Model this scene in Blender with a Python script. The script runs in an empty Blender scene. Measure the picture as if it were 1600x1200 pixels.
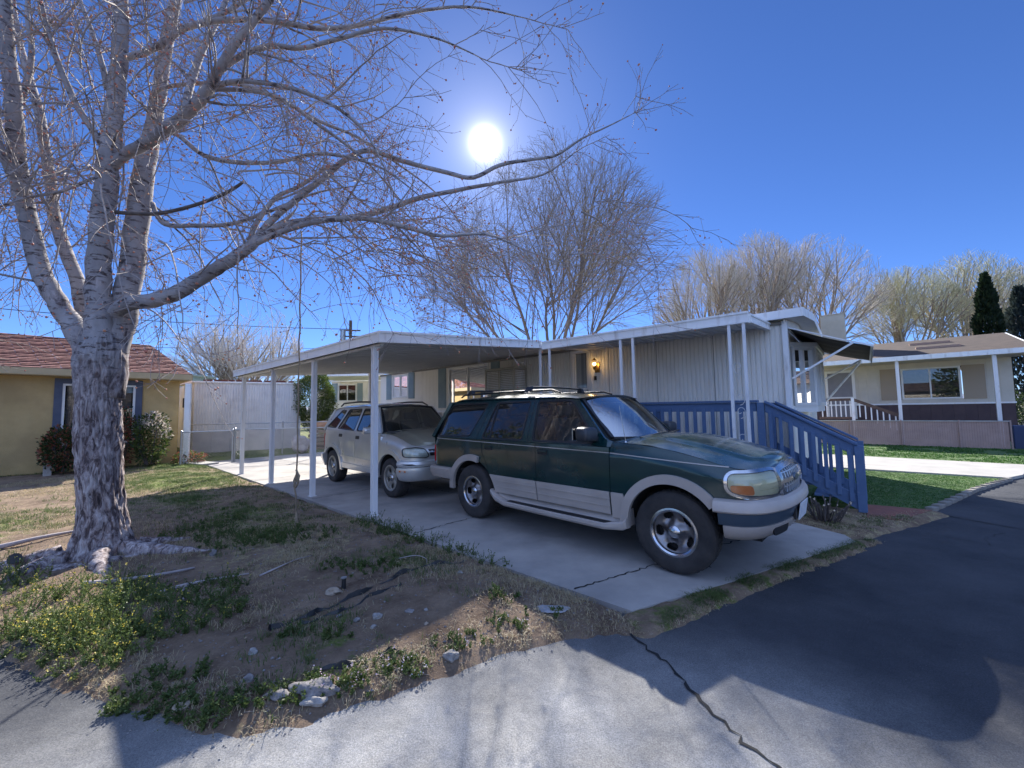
import bpy, bmesh, math, random
from mathutils import Vector, Matrix, noise
from mathutils.geometry import tessellate_polygon
S = bpy.context.scene
R = math.radians
C = bpy.data.collections.new("scene"); S.collection.children.link(C)

# ---------------------------------------------------------------- camera
cam = bpy.data.objects.new("camera", bpy.data.cameras.new("camera")); C.objects.link(cam)
CH, PITCH, ROLL, FPX = 1.4955, .0667, -.0163, 620.8
c_, s_, cr_, sr_ = math.cos(PITCH), math.sin(PITCH), math.cos(ROLL), math.sin(ROLL)
F0 = Vector((0, c_, s_)); U0 = Vector((0, -s_, c_)); R0 = Vector((1, 0, 0))
RR = cr_*R0 + sr_*U0; UU = -sr_*R0 + cr_*U0
M = Matrix.Identity(4)
for i in range(3):
    M[i][0] = RR[i]; M[i][1] = UU[i]; M[i][2] = -F0[i]
M[0][3], M[1][3], M[2][3] = 0, 0, CH
cam.matrix_world = M
cam.data.sensor_width = 36; cam.data.lens = FPX/1600*36
cam.data.clip_start = .05; cam.data.clip_end = 5000
S.camera = cam
S.render.resolution_x, S.render.resolution_y = 1024, 768

# ---------------------------------------------------------------- sky and sun
SUN_EL, SUN_AZ = R(35.0), R(-3.44)          # azimuth from +Y towards +X
sdir = Vector((math.cos(SUN_EL)*math.sin(SUN_AZ), math.cos(SUN_EL)*math.cos(SUN_AZ), math.sin(SUN_EL)))
W = bpy.data.worlds.new("World"); S.world = W; W.use_nodes = True
nt = W.node_tree; nt.nodes.clear()
def wn(t, **k):
    n = nt.nodes.new(t)
    for a, b in k.items(): setattr(n, a, b)
    return n
sky = wn('ShaderNodeTexSky', sky_type='NISHITA', sun_disc=False)
sky.sun_elevation = SUN_EL; sky.sun_rotation = SUN_AZ
sky.altitude = 1300; sky.air_density = .85; sky.dust_density = .15; sky.ozone_density = 3.5
hs = wn('ShaderNodeHueSaturation'); hs.inputs['Saturation'].default_value = 1.03
bg = wn('ShaderNodeBackground'); bg.inputs['Strength'].default_value = .050
geo = wn('ShaderNodeTexCoord')
dot = wn('ShaderNodeVectorMath', operation='DOT_PRODUCT'); dot.inputs[1].default_value = sdir
mx = wn('ShaderNodeMath', operation='MAXIMUM'); mx.inputs[1].default_value = 0
add = None
nt.links.new(geo.outputs['Generated'], dot.inputs[0]); nt.links.new(dot.outputs['Value'], mx.inputs[0])
tint = wn('ShaderNodeMix', data_type='RGBA', blend_type='MULTIPLY'); tint.inputs[0].default_value = 1; tint.inputs[7].default_value = (.78,.96,1.38,1)
nt.links.new(sky.outputs[0], tint.inputs[6]); nt.links.new(tint.outputs[2], hs.inputs['Color']); nt.links.new(hs.outputs[0], bg.inputs['Color'])
last = bg.outputs[0]
for p, st in ((40, .05), (260, .10), (1500, .35), (7000, 6.0)):      # the glow of air around the sun
    pw = wn('ShaderNodeMath', operation='POWER'); pw.inputs[1].default_value = p
    ml = wn('ShaderNodeMath', operation='MULTIPLY'); ml.inputs[1].default_value = st
    b2 = wn('ShaderNodeBackground'); b2.inputs['Color'].default_value = (1, .97, .93, 1)
    ad = wn('ShaderNodeAddShader')
    nt.links.new(mx.outputs[0], pw.inputs[0]); nt.links.new(pw.outputs[0], ml.inputs[0]); nt.links.new(ml.outputs[0], b2.inputs['Strength'])
    nt.links.new(last, ad.inputs[0]); nt.links.new(b2.outputs[0], ad.inputs[1]); last = ad.outputs[0]
# added bluish fill light overhead and behind the camera, lifts the shaded sides
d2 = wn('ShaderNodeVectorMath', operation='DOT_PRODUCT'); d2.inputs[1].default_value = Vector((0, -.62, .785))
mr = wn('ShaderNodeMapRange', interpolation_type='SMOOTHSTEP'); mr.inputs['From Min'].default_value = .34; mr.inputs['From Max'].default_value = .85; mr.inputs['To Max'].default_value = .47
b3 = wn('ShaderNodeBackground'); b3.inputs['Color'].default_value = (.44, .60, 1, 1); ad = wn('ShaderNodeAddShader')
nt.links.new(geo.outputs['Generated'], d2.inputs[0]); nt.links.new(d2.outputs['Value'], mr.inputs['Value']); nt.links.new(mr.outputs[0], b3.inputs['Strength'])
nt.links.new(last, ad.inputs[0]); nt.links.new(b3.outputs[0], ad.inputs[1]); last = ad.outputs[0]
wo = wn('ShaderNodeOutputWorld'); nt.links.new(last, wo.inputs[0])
sl = bpy.data.lights.new("sun", 'SUN'); sl.energy = 5.0; sl.angle = R(.5); sl.color = (1, .95, .87)
so = bpy.data.objects.new("sun", sl); C.objects.link(so)
so.rotation_euler = sdir.to_track_quat('Z', 'Y').to_euler(); so.location = (0, 0, 30)
S.view_settings.view_transform = 'Standard'; S.view_settings.look = 'None'
S.view_settings.gamma = 1; S.view_settings.exposure = 1.32
S.cycles.max_bounces = 8; S.cycles.transparent_max_bounces = 24
S.cycles.use_denoising = True

# ---------------------------------------------------------------- frames
TH = R(-41.5)
HF = Matrix.Translation((-2.05, 5.92, 0)) @ Matrix.Rotation(TH, 4, 'Z')     # house frame: a towards the street, w to the right-back
WF = Matrix.Identity(4)

# ---------------------------------------------------------------- materials
def srgb(r, g, b):
    f = lambda c: (c/255/12.92) if c/255 <= .04045 else ((c/255+.055)/1.055)**2.4
    return (f(r), f(g), f(b))
MATS = {}
def pm(name, col, col2=None, scale=6, rough=.7, bump=.0, bscale=60, metal=0, detail=6, contrast=(.35, .65), spec=.5,
       coat=0, stretch=(1, 1, 1), col3=None, scale3=40, amt3=.5, c3=(.5, .7), emit=None, estr=1, bdist=.01):
    m = bpy.data.materials.new(name); m.use_nodes = True; t = m.node_tree; b = t.nodes['Principled BSDF']
    b.inputs['Roughness'].default_value = rough; b.inputs['Metallic'].default_value = metal
    b.inputs['Specular IOR Level'].default_value = spec; b.inputs['Coat Weight'].default_value = coat
    b.inputs['Base Color'].default_value = (*col, 1)
    tc = t.nodes.new('ShaderNodeTexCoord'); mp = t.nodes.new('ShaderNodeMapping'); mp.inputs['Scale'].default_value = stretch
    t.links.new(tc.outputs['Object'], mp.inputs[0]); V = mp.outputs[0]
    outc = None
    if col2 is not None:
        n = t.nodes.new('ShaderNodeTexNoise'); n.inputs['Scale'].default_value = scale; n.inputs['Detail'].default_value = detail
        n.inputs['Roughness'].default_value = .62
        t.links.new(V, n.inputs['Vector']); r = t.nodes.new('ShaderNodeValToRGB')
        r.color_ramp.elements[0].position, r.color_ramp.elements[1].position = contrast
        r.color_ramp.elements[0].color = (*col, 1); r.color_ramp.elements[1].color = (*col2, 1)
        t.links.new(n.outputs[0], r.inputs[0]); outc = r.outputs[0]
        if col3 is not None:
            n3 = t.nodes.new('ShaderNodeTexNoise'); n3.inputs['Scale'].default_value = scale3; n3.inputs['Detail'].default_value = 4
            t.links.new(V, n3.inputs['Vector']); r3 = t.nodes.new('ShaderNodeValToRGB')
            r3.color_ramp.elements[0].position, r3.color_ramp.elements[1].position = c3
            r3.color_ramp.elements[0].color = (0, 0, 0, 1); r3.color_ramp.elements[1].color = (amt3,)*3+(1,)
            t.links.new(n3.outputs[0], r3.inputs[0]); mix = t.nodes.new('ShaderNodeMix'); mix.data_type = 'RGBA'
            t.links.new(r3.outputs[0], mix.inputs[0]); t.links.new(outc, mix.inputs[6]); mix.inputs[7].default_value = (*col3, 1)
            outc = mix.outputs[2]
        t.links.new(outc, b.inputs['Base Color'])
    if bump:
        nb = t.nodes.new('ShaderNodeTexNoise'); nb.inputs['Scale'].default_value = bscale; nb.inputs['Detail'].default_value = 6
        t.links.new(V, nb.inputs['Vector']); bp = t.nodes.new('ShaderNodeBump'); bp.inputs['Strength'].default_value = bump
        bp.inputs['Distance'].default_value = bdist
        t.links.new(nb.outputs[0], bp.inputs['Height']); t.links.new(bp.outputs[0], b.inputs['Normal'])
    if emit:
        b.inputs['Emission Color'].default_value = (*emit, 1); b.inputs['Emission Strength'].default_value = estr
    MATS[name] = m
    return m
def glass(name, tint=(.75, .8, .8), refl=1.0, rough=.0, film=None):
    m = bpy.data.materials.new(name); m.use_nodes = True; t = m.node_tree; t.nodes.clear()
    o = t.nodes.new('ShaderNodeOutputMaterial'); tr = t.nodes.new('ShaderNodeBsdfTransparent'); tr.inputs[0].default_value = (*tint, 1)
    gl = t.nodes.new('ShaderNodeBsdfGlossy'); gl.inputs['Roughness'].default_value = rough; gl.inputs[0].default_value = (.95, .95, .95, 1)
    fr = t.nodes.new('ShaderNodeFresnel'); fr.inputs[0].default_value = 1.5
    ml = t.nodes.new('ShaderNodeMath'); ml.operation = 'MULTIPLY'; ml.inputs[1].default_value = refl; ml.use_clamp = True
    mx_ = t.nodes.new('ShaderNodeMixShader')
    t.links.new(fr.outputs[0], ml.inputs[0]); t.links.new(ml.outputs[0], mx_.inputs[0])
    src = tr.outputs[0]
    if film:                                                             # a thin coat of dust on the pane
        df = t.nodes.new('ShaderNodeBsdfDiffuse'); df.inputs[0].default_value = (.6, .58, .55, 1)
        nz = t.nodes.new('ShaderNodeTexNoise'); nz.inputs['Scale'].default_value = 3
        m2 = t.nodes.new('ShaderNodeMath'); m2.operation = 'MULTIPLY'; m2.inputs[1].default_value = film*2
        t.links.new(nz.outputs[0], m2.inputs[0])
        mxx = t.nodes.new('ShaderNodeMixShader'); t.links.new(m2.outputs[0], mxx.inputs[0]); t.links.new(src, mxx.inputs[1]); t.links.new(df.outputs[0], mxx.inputs[2]); src = mxx.outputs[0]
    t.links.new(src, mx_.inputs[1]); t.links.new(gl.outputs[0], mx_.inputs[2]); t.links.new(mx_.outputs[0], o.inputs[0])
    MATS[name] = m
    return m

# ---------------------------------------------------------------- mesh helpers
class MB:
    def __init__(s): s.v = []; s.f = []
    def add(s, vs, fs):
        n = len(s.v); s.v += [tuple(v) for v in vs]; s.f += [tuple(i+n for i in f) for f in fs]; return s
    def box(s, x0, x1, y0, y1, z0, z1):
        return s.hexa([(x0,y0,z0),(x1,y0,z0),(x1,y1,z0),(x0,y1,z0),(x0,y0,z1),(x1,y0,z1),(x1,y1,z1),(x0,y1,z1)])
    def hexa(s, p):
        return s.add(p, [(0,3,2,1),(4,5,6,7),(0,1,5,4),(1,2,6,5),(2,3,7,6),(3,0,4,7)])
    def bar(s, p, q, w, h, up=(0,0,1)):        # box from p to q, width w, height h
        p, q = Vector(p), Vector(q); d = (q-p).normalized(); up = Vector(up)
        sd = d.cross(up)
        if sd.length < 1e-4: sd = d.cross(Vector((1,0,0)))
        sd.normalize(); u = sd.cross(d).normalized()
        a, b = sd*w/2, u*h/2
        return s.hexa([p-a-b, p+a-b, q+a-b, q-a-b, p-a+b, p+a+b, q+a+b, q-a+b])
    def tube(s, pts, rad, n=8, cap=True):
        pts = [Vector(p) for p in pts]
        if not hasattr(rad, '__len__'): rad = [rad]*len(pts)
        ref = None; base = len(s.v); N = len(pts)
        for i, p in enumerate(pts):
            d = (pts[min(i+1, N-1)]-pts[max(i-1, 0)])
            d = d.normalized() if d.length > 1e-9 else Vector((0,0,1))
            if ref is None:
                ref = d.cross(Vector((0,0,1)))
                if ref.length < .05: ref = d.cross(Vector((1,0,0)))
            ref = (ref - d*ref.dot(d)); ref.normalize(); o = d.cross(ref)
            for k in range(n):
                a = 2*math.pi*k/n
                s.v.append(tuple(p+(ref*math.cos(a)+o*math.sin(a))*rad[i]))
        for i in range(N-1):
            for k in range(n):
                a = base+i*n+k; b = base+i*n+(k+1) % n
                s.f.append((a, b, b+n, a+n))
        if cap:
            s.f.append(tuple(base+k for k in reversed(range(n)))); s.f.append(tuple(base+(N-1)*n+k for k in range(n)))
        return s
    def prism(s, poly, z0, z1):                # poly list of (x,y)
        n = len(poly); vs = [(x,y,z0) for x,y in poly]+[(x,y,z1) for x,y in poly]
        area = sum(poly[i][0]*poly[(i+1)%n][1]-poly[(i+1)%n][0]*poly[i][1] for i in range(n))
        if area < 0: vs = [(x,y,z0) for x,y in reversed(poly)]+[(x,y,z1) for x,y in reversed(poly)]
        tri = tessellate_polygon([[Vector((v[0],v[1],0)) for v in vs[:n]]])
        fs = []
        for t in tri:
            a, b, c = (Vector(vs[i]) for i in t)
            if (b-a).cross(c-a).z < 0: t = (t[0], t[2], t[1])
            fs.append(tuple(i+n for i in t)); fs.append((t[0], t[2], t[1]))
        fs += [(i, (i+1) % n, (i+1) % n+n, i+n) for i in range(n)]
        return s.add(vs, fs)
    def lathe(s, prof, axis_p, axis_d, n=32):  # prof list of (r, t along axis)
        p = Vector(axis_p); d = Vector(axis_d).normalized(); a = d.cross(Vector((0,0,1)))
        if a.length < .05: a = d.cross(Vector((1,0,0)))
        a.normalize(); b = d.cross(a); base = len(s.v)
        for r, t in prof:
            for k in range(n):
                an = 2*math.pi*k/n; s.v.append(tuple(p+d*t+(a*math.cos(an)+b*math.sin(an))*r))
        for i in range(len(prof)-1):
            for k in range(n):
                q = base+i*n+k; w = base+i*n+(k+1) % n; s.f.append((q, w, w+n, q+n))
        return s
    def grid(s, fn, nu, nv, flip=False):
        base = len(s.v)
        for j in range(nv+1):
            for i in range(nu+1): s.v.append(tuple(fn(i/nu, j/nv)))
        for j in range(nv):
            for i in range(nu):
                a = base+j*(nu+1)+i; q = (a, a+1, a+nu+2, a+nu+1)
                s.f.append(q[::-1] if flip else q)
        return s
    def blob(s, c, r, seed=0, sub=2, rough=.25, squash=(1,1,1)):
        bm = bmesh.new(); bmesh.ops.create_icosphere(bm, subdivisions=sub, radius=1)
        c = Vector(c); vs = []
        for v in bm.verts:
            k = 1+rough*noise.noise(v.co*1.3+Vector((seed*7.1, seed*3.3, 0)))*2
            vs.append(c+Vector((v.co.x*squash[0], v.co.y*squash[1], v.co.z*squash[2]))*r*k)
        fs = [tuple(v.index for v in f.verts) for f in bm.faces]; bm.free()
        return s.add(vs, fs)
    def build(s, name, mat, parent=None, frame=WF, smooth=None, bevel=0, kind=None, label=None, solid=0):
        me = bpy.data.meshes.new(name)
        vs = [frame @ Vector(v) for v in s.v]
        o = bpy.data.objects.new(name, me); C.objects.link(o)
        if parent is not None:
            PM = parent['_m']; inv = XF[PM].inverted()
            vs = [inv @ v for v in vs]; o.parent = parent; o['_m'] = PM
        else:
            n = max(1, len(vs))
            cx = sum(v.x for v in vs)/n; cy = sum(v.y for v in vs)/n; cz = min(v.z for v in vs)
            if kind == 'structure': cx = cy = cz = 0
            org = Vector((cx, cy, cz)); vs = [v-org for v in vs]; o.location = org
            XF.append(Matrix.Translation(org)); o['_m'] = len(XF)-1
        me.from_pydata([tuple(v) for v in vs], [], s.f); me.update()
        if smooth is not None:
            me.polygons.foreach_set('use_smooth', [True]*len(me.polygons))
            if smooth < 180:
                me.set_sharp_from_angle(angle=R(smooth))
        mats = mat if isinstance(mat, (list, tuple)) else [mat]
        for m in mats: me.materials.append(m)
        if bevel:
            b = o.modifiers.new('bevel', 'BEVEL'); b.width = bevel; b.segments = 2; b.limit_method = 'ANGLE'; b.angle_limit = R(40)
        if solid:
            b = o.modifiers.new('solid', 'SOLIDIFY'); b.thickness = solid; b.offset = -1
        if kind: o['kind'] = kind
        if label: o['label'] = label
        return o
XF = []
def thing(name, label, cat, loc, rot=0, group=None, frame=WF):
    o = bpy.data.objects.new(name, None); C.objects.link(o); o.empty_display_size = .2
    m = frame @ Matrix.Translation(loc) @ Matrix.Rotation(rot, 4, 'Z'); o.matrix_world = m
    XF.append(m.copy()); o['_m'] = len(XF)-1
    o['label'] = label; o['category'] = cat
    if group: o['group'] = group
    return o
def tag(o, label, cat, group=None, kind=None):
    o['label'] = label; o['category'] = cat
    if group: o['group'] = group
    if kind: o['kind'] = kind
    return o
def copy_tree(o, parent=None, top=True):
    c = o.copy(); C.objects.link(c)
    if parent is not None: c.parent = parent
    for ch in list(o.children): copy_tree(ch, c, False)
    return c
def lerp(a, b, t): return a+(b-a)*t
def HP(a, w, z=0): return HF @ Vector((a, w, z))
# ================================================================= MATERIALS
white_siding = pm('white_siding', (.80,.77,.70), (.85,.82,.75), 1.3, .6, .05, 30, col3=(.42,.38,.33), scale3=3, amt3=.35, c3=(.55,.8), stretch=(1,1,.35))
tan_skirt = pm('tan_skirting', (.40,.35,.27), (.47,.42,.34), 2, .8)
white_paint = pm('white_paint', (.76,.76,.75), (.82,.82,.80), 3, .45, .03, 80, col3=(.30,.24,.18), scale3=9, amt3=.5, c3=(.55,.78), stretch=(1,1,.25))
post_paint = pm('post_paint', (.66,.66,.67), (.76,.75,.74), 5, .42, .03, 60, col3=(.35,.31,.27), scale3=14, amt3=.45, c3=(.6,.78), stretch=(1,1,.3))
pan_metal = pm('pan_metal', (.58,.58,.57), (.66,.66,.65), 2.5, .38, .05, 20, spec=.6)
blue_wood = pm('blue_wood', (.062,.115,.225), (.080,.14,.26), 5, .55, .25, 40, col3=(.16,.19,.26), scale3=25, amt3=.5, c3=(.6,.75), stretch=(.5,1,1))
shutter_m = pm('shutter_teal', (.20,.27,.30), (.25,.32,.34), 4, .6)
frame_w = pm('window_frame', (.68,.68,.66), None, rough=.4)
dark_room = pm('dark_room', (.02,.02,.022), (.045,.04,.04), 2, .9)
curtain_m = pm('curtain', (.50,.46,.40), (.33,.30,.27), 9, .9, stretch=(4,4,.2))
stripe_m = pm('reflective_blind', (.10,.075,.06), (.20,.15,.11), 3, .7, stretch=(.4,.4,7))
win_glass = glass('window_glass', (.62,.65,.66), 1.5)
shingle_red = pm('red_shingles', (.13,.05,.038), (.30,.125,.09), 9, .85, .6, 60, col3=(.06,.03,.025), scale3=22, amt3=.5, stretch=(.35,1,1))
shingle_br = pm('brown_shingles', (.042,.028,.021), (.08,.055,.040), 9, .85, .5, 60, stretch=(.4,1,1))
stucco = pm('yellow_stucco', (.42,.30,.13), (.50,.36,.165), 2.2, .9, .9, 70, col3=(.30,.21,.10), scale3=1.2, amt3=.5)
fascia_y = pm('yellow_fascia', (.40,.31,.17), (.45,.35,.2), 3, .7)
bluegrey = pm('blue_grey_trim', (.06,.075,.115), (.08,.095,.14), 6, .7)
concrete = pm('concrete', (.25,.235,.22), (.38,.35,.32), 1.1, .85, .35, 90, col3=(.16,.15,.145), scale3=1.7, amt3=.55, c3=(.52,.72), bdist=.004)
concrete_b = pm('concrete_walk', (.30,.285,.26), (.38,.36,.33), 2, .85, .25, 90, col3=(.3,.28,.26), scale3=6, amt3=.3)
block_m = pm('grey_block', (.30,.28,.26), (.38,.36,.33), 8, .9, .4, 60)
metal_g = pm('galvanised_metal', (.32,.33,.34), (.42,.43,.44), 6, .4, metal=.7)
slat_m = pm('beige_slats', (.32,.225,.20), (.38,.27,.24), 3, .8)
brown_wall = pm('brown_lower_wall', (.07,.045,.05), (.09,.06,.06), 3, .8)
black_pl = pm('black_plastic', (.012,.012,.014), (.03,.03,.03), 10, .5, .3, 40)
canvas_d = pm('dark_canvas', (.02,.016,.018), (.032,.026,.028), 5, .9, .2, 100)
brick_m = pm('red_brick', (.24,.09,.06), (.16,.07,.055), 9, .9, .4, 60)
beige_m = pm('beige_metal', (.40,.37,.30), (.46,.43,.36), 3, .55)

def ground_mat():
    m = bpy.data.materials.new('yard_soil'); m.use_nodes = True; t = m.node_tree; b = t.nodes['Principled BSDF']; b.inputs['Roughness'].default_value = .95
    b.inputs['Specular IOR Level'].default_value = .15
    tc = t.nodes.new('ShaderNodeTexCoord'); at = t.nodes.new('ShaderNodeAttribute'); at.attribute_name = 'cover'
    sp = t.nodes.new('ShaderNodeSeparateColor'); t.links.new(at.outputs['Color'], sp.inputs[0])
    def nz(sc, det=8, ro=.65):
        n = t.nodes.new('ShaderNodeTexNoise'); n.inputs['Scale'].default_value = sc; n.inputs['Detail'].default_value = det; n.inputs['Roughness'].default_value = ro
        t.links.new(tc.outputs['Object'], n.inputs['Vector']); return n.outputs[0]
    def ramp(x, p0, p1, c0, c1):
        r = t.nodes.new('ShaderNodeValToRGB'); r.color_ramp.elements[0].position = p0; r.color_ramp.elements[1].position = p1
        r.color_ramp.elements[0].color = (*c0, 1); r.color_ramp.elements[1].color = (*c1, 1); t.links.new(x, r.inputs[0]); return r.outputs[0]
    def mix(f, a, c):
        x = t.nodes.new('ShaderNodeMix'); x.data_type = 'RGBA'; t.links.new(f, x.inputs[0]); t.links.new(a, x.inputs[6]); t.links.new(c, x.inputs[7]); return x.outputs[2]
    def math_(op, a, v):
        x = t.nodes.new('ShaderNodeMath'); x.operation = op; x.use_clamp = True; t.links.new(a, x.inputs[0])
        if isinstance(v, (int, float)): x.inputs[1].default_value = v
        else: t.links.new(v, x.inputs[1])
        return x.outputs[0]
    soil = ramp(nz(2.6, 10, .72), .34, .66, (.13,.088,.062), (.32,.235,.165))
    soil = mix(ramp(nz(34, 5), .58, .72, (0,0,0), (.7,.7,.7)), soil, ramp(nz(60, 2), .4, .6, (.36,.30,.24), (.11,.085,.065)))
    straw = ramp(nz(55, 6), .35, .65, (.22,.17,.09), (.46,.38,.22))
    green = ramp(nz(45, 6), .35, .65, (.085,.12,.03), (.17,.20,.055))
    def masked(ch, sc):
        s = t.nodes.new('ShaderNodeMath'); s.operation = 'ADD'; t.links.new(sp.outputs[ch], s.inputs[0])
        q = t.nodes.new('ShaderNodeMath'); q.operation = 'MULTIPLY_ADD'; t.links.new(nz(sc, 8, .75), q.inputs[0]); q.inputs[1].default_value = 1.6; q.inputs[2].default_value = -.8
        t.links.new(q.outputs[0], s.inputs[1]); return ramp(s.outputs[0], .42, .62, (0,0,0), (1,1,1))
    col = mix(masked('Blue', 9), soil, straw); col = mix(masked('Green', 7), col, green)
    t.links.new(col, b.inputs['Base Color'])
    bp = t.nodes.new('ShaderNodeBump'); bp.inputs['Strength'].default_value = .9; bp.inputs['Distance'].default_value = .04
    t.links.new(nz(24, 12, .8), bp.inputs['Height']); t.links.new(bp.outputs[0], b.inputs['Normal'])
    return m
soil_m = ground_mat()

def asphalt_mat():
    m = bpy.data.materials.new('asphalt'); m.use_nodes = True; t = m.node_tree; b = t.nodes['Principled BSDF']; b.inputs['Roughness'].default_value = .88
    b.inputs['Specular IOR Level'].default_value = .3
    tc = t.nodes.new('ShaderNodeTexCoord')
    def nz(sc, det=6, ro=.6):
        n = t.nodes.new('ShaderNodeTexNoise'); n.inputs['Scale'].default_value = sc; n.inputs['Detail'].default_value = det; n.inputs['Roughness'].default_value = ro
        t.links.new(tc.outputs['Object'], n.inputs['Vector']); return n.outputs[0]
    def ramp(x, *st):
        r = t.nodes.new('ShaderNodeValToRGB'); e = r.color_ramp.elements
        e[0].position, e[1].position = st[0][0], st[1][0]; e[0].color = (*st[0][1], 1); e[1].color = (*st[1][1], 1)
        for p, c in st[2:]: q = e.new(p); q.color = (*c, 1)
        t.links.new(x, r.inputs[0]); return r.outputs[0]
    def mix(f, a, c, bt='MIX'):
        x = t.nodes.new('ShaderNodeMix'); x.data_type = 'RGBA'; x.blend_type = bt
        if isinstance(f, float): x.inputs[0].default_value = f
        else: t.links.new(f, x.inputs[0])
        t.links.new(a, x.inputs[6]); t.links.new(c, x.inputs[7]); return x.outputs[2]
    def ramp2(x, lo, hi):
        r = t.nodes.new('ShaderNodeMapRange'); r.inputs['From Min'].default_value = lo; r.inputs['From Max'].default_value = hi; r.inputs['To Min'].default_value = 1; r.inputs['To Max'].default_value = 0
        r.interpolation_type = 'SMOOTHSTEP'; t.links.new(x, r.inputs['Value']); return r.outputs[0]
    base = ramp(nz(.9, 8, .68), (.32, (.026,.029,.036)), (.68, (.060,.062,.070)))
    old = ramp(nz(1.3, 9, .7), (.34, (.17,.168,.166)), (.66, (.36,.356,.35)))
    vd = t.nodes.new('ShaderNodeVectorMath'); vd.operation = 'DISTANCE'; t.links.new(tc.outputs['Object'], vd.inputs[0]); vd.inputs[1].default_value = (-.2,.2,-.03)
    wv = t.nodes.new('ShaderNodeMath'); wv.operation = 'MULTIPLY_ADD'; t.links.new(nz(1.6, 6), wv.inputs[0]); wv.inputs[1].default_value = 1.2; t.links.new(vd.outputs['Value'], wv.inputs[2])
    base = mix(ramp2(wv.outputs[0], 2.2, 4.0), base, old)
    g = ramp(nz(150, 3, .8), (.30, (.55,.55,.55)), (.72, (1.5,1.5,1.48)))
    col = mix(1.0, base, g, 'MULTIPLY')
    vo = t.nodes.new('ShaderNodeTexVoronoi'); vo.inputs['Scale'].default_value = 75; t.links.new(tc.outputs['Object'], vo.inputs['Vector'])
    sp_ = ramp(vo.outputs['Distance'], (.10, (1,1,1)), (.2, (0,0,0)))
    sel = ramp(nz(14, 4, .8), (.52, (0,0,0)), (.66, (.75,.75,.75)))
    col = mix(mix(1.0, sp_, sel, 'MULTIPLY'), col, ramp(nz(40), (.3, (.17,.165,.155)), (.7, (.26,.255,.24))))
    t.links.new(col, b.inputs['Base Color'])
    bp = t.nodes.new('ShaderNodeBump'); bp.inputs['Strength'].default_value = .8; bp.inputs['Distance'].default_value = .006
    t.links.new(nz(130, 5, .8), bp.inputs['Height'])
    bp2 = t.nodes.new('ShaderNodeBump'); bp2.inputs['Strength'].default_value = .5; bp2.inputs['Distance'].default_value = .05
    t.links.new(nz(2.5, 5), bp2.inputs['Height']); t.links.new(bp.outputs[0], bp2.inputs['Normal']); t.links.new(bp2.outputs[0], b.inputs['Normal'])
    return m
asphalt = asphalt_mat()
asphalt_d = pm('crack_tar', (.012,.012,.013), None, rough=.9)
lawn_soil = pm('lawn_turf', (.03,.075,.015), (.075,.13,.03), 5, .95, .6, 80, col3=(.16,.15,.06), scale3=9, amt3=.5)

# ================================================================= GROUND
def inpoly(x, y, P):
    r = False; n = len(P)
    for i in range(n):
        x1, y1 = P[i]; x2, y2 = P[(i+1) % n]
        if (y1 > y) != (y2 > y) and x < (x2-x1)*(y-y1)/(y2-y1)+x1: r = not r
    return r
def sdist(x, y, P):
    d = 1e9; n = len(P)
    for i in range(n):
        x1, y1 = P[i]; x2, y2 = P[(i+1) % n]; dx, dy = x2-x1, y2-y1
        t = max(0, min(1, ((x-x1)*dx+(y-y1)*dy)/(dx*dx+dy*dy+1e-12))); e = (x-x1-t*dx)**2+(y-y1-t*dy)**2
        if e < d: d = e
    d = math.sqrt(d); return d if inpoly(x, y, P) else -d
# far ground, one sheet to the horizon
gm = pm('far_ground', (.17,.14,.09), (.12,.14,.05), .25, .95, .4, 20)
MB().add([(-1500,-1500,-.12),(1500,-1500,-.12),(1500,1500,-.12),(-1500,1500,-.12)], [(0,1,2,3)]).build('ground', gm, kind='structure')
# distant hills behind the houses
def hills():
    mb = MB(); n = 120
    for i in range(n):
        an = R(-75+150*i/(n-1)); 
        for j, k in enumerate((0, .5, 1, 1.4)):
            rr = 900+260*k; h = (0, .75, 1, .2)[j]*(22+30*noise.noise(Vector((an*4, 1, 0)))+8*noise.noise(Vector((an*22, j, 0))))
            mb.v.append((math.sin(an)*rr, math.cos(an)*rr, max(-2, h)-1))
    for i in range(n-1):
        for j in range(3):
            a = i*4+j; mb.f.append((a, a+4, a+5, a+1))
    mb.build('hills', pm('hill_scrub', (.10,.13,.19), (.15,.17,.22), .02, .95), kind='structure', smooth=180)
hills()
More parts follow.
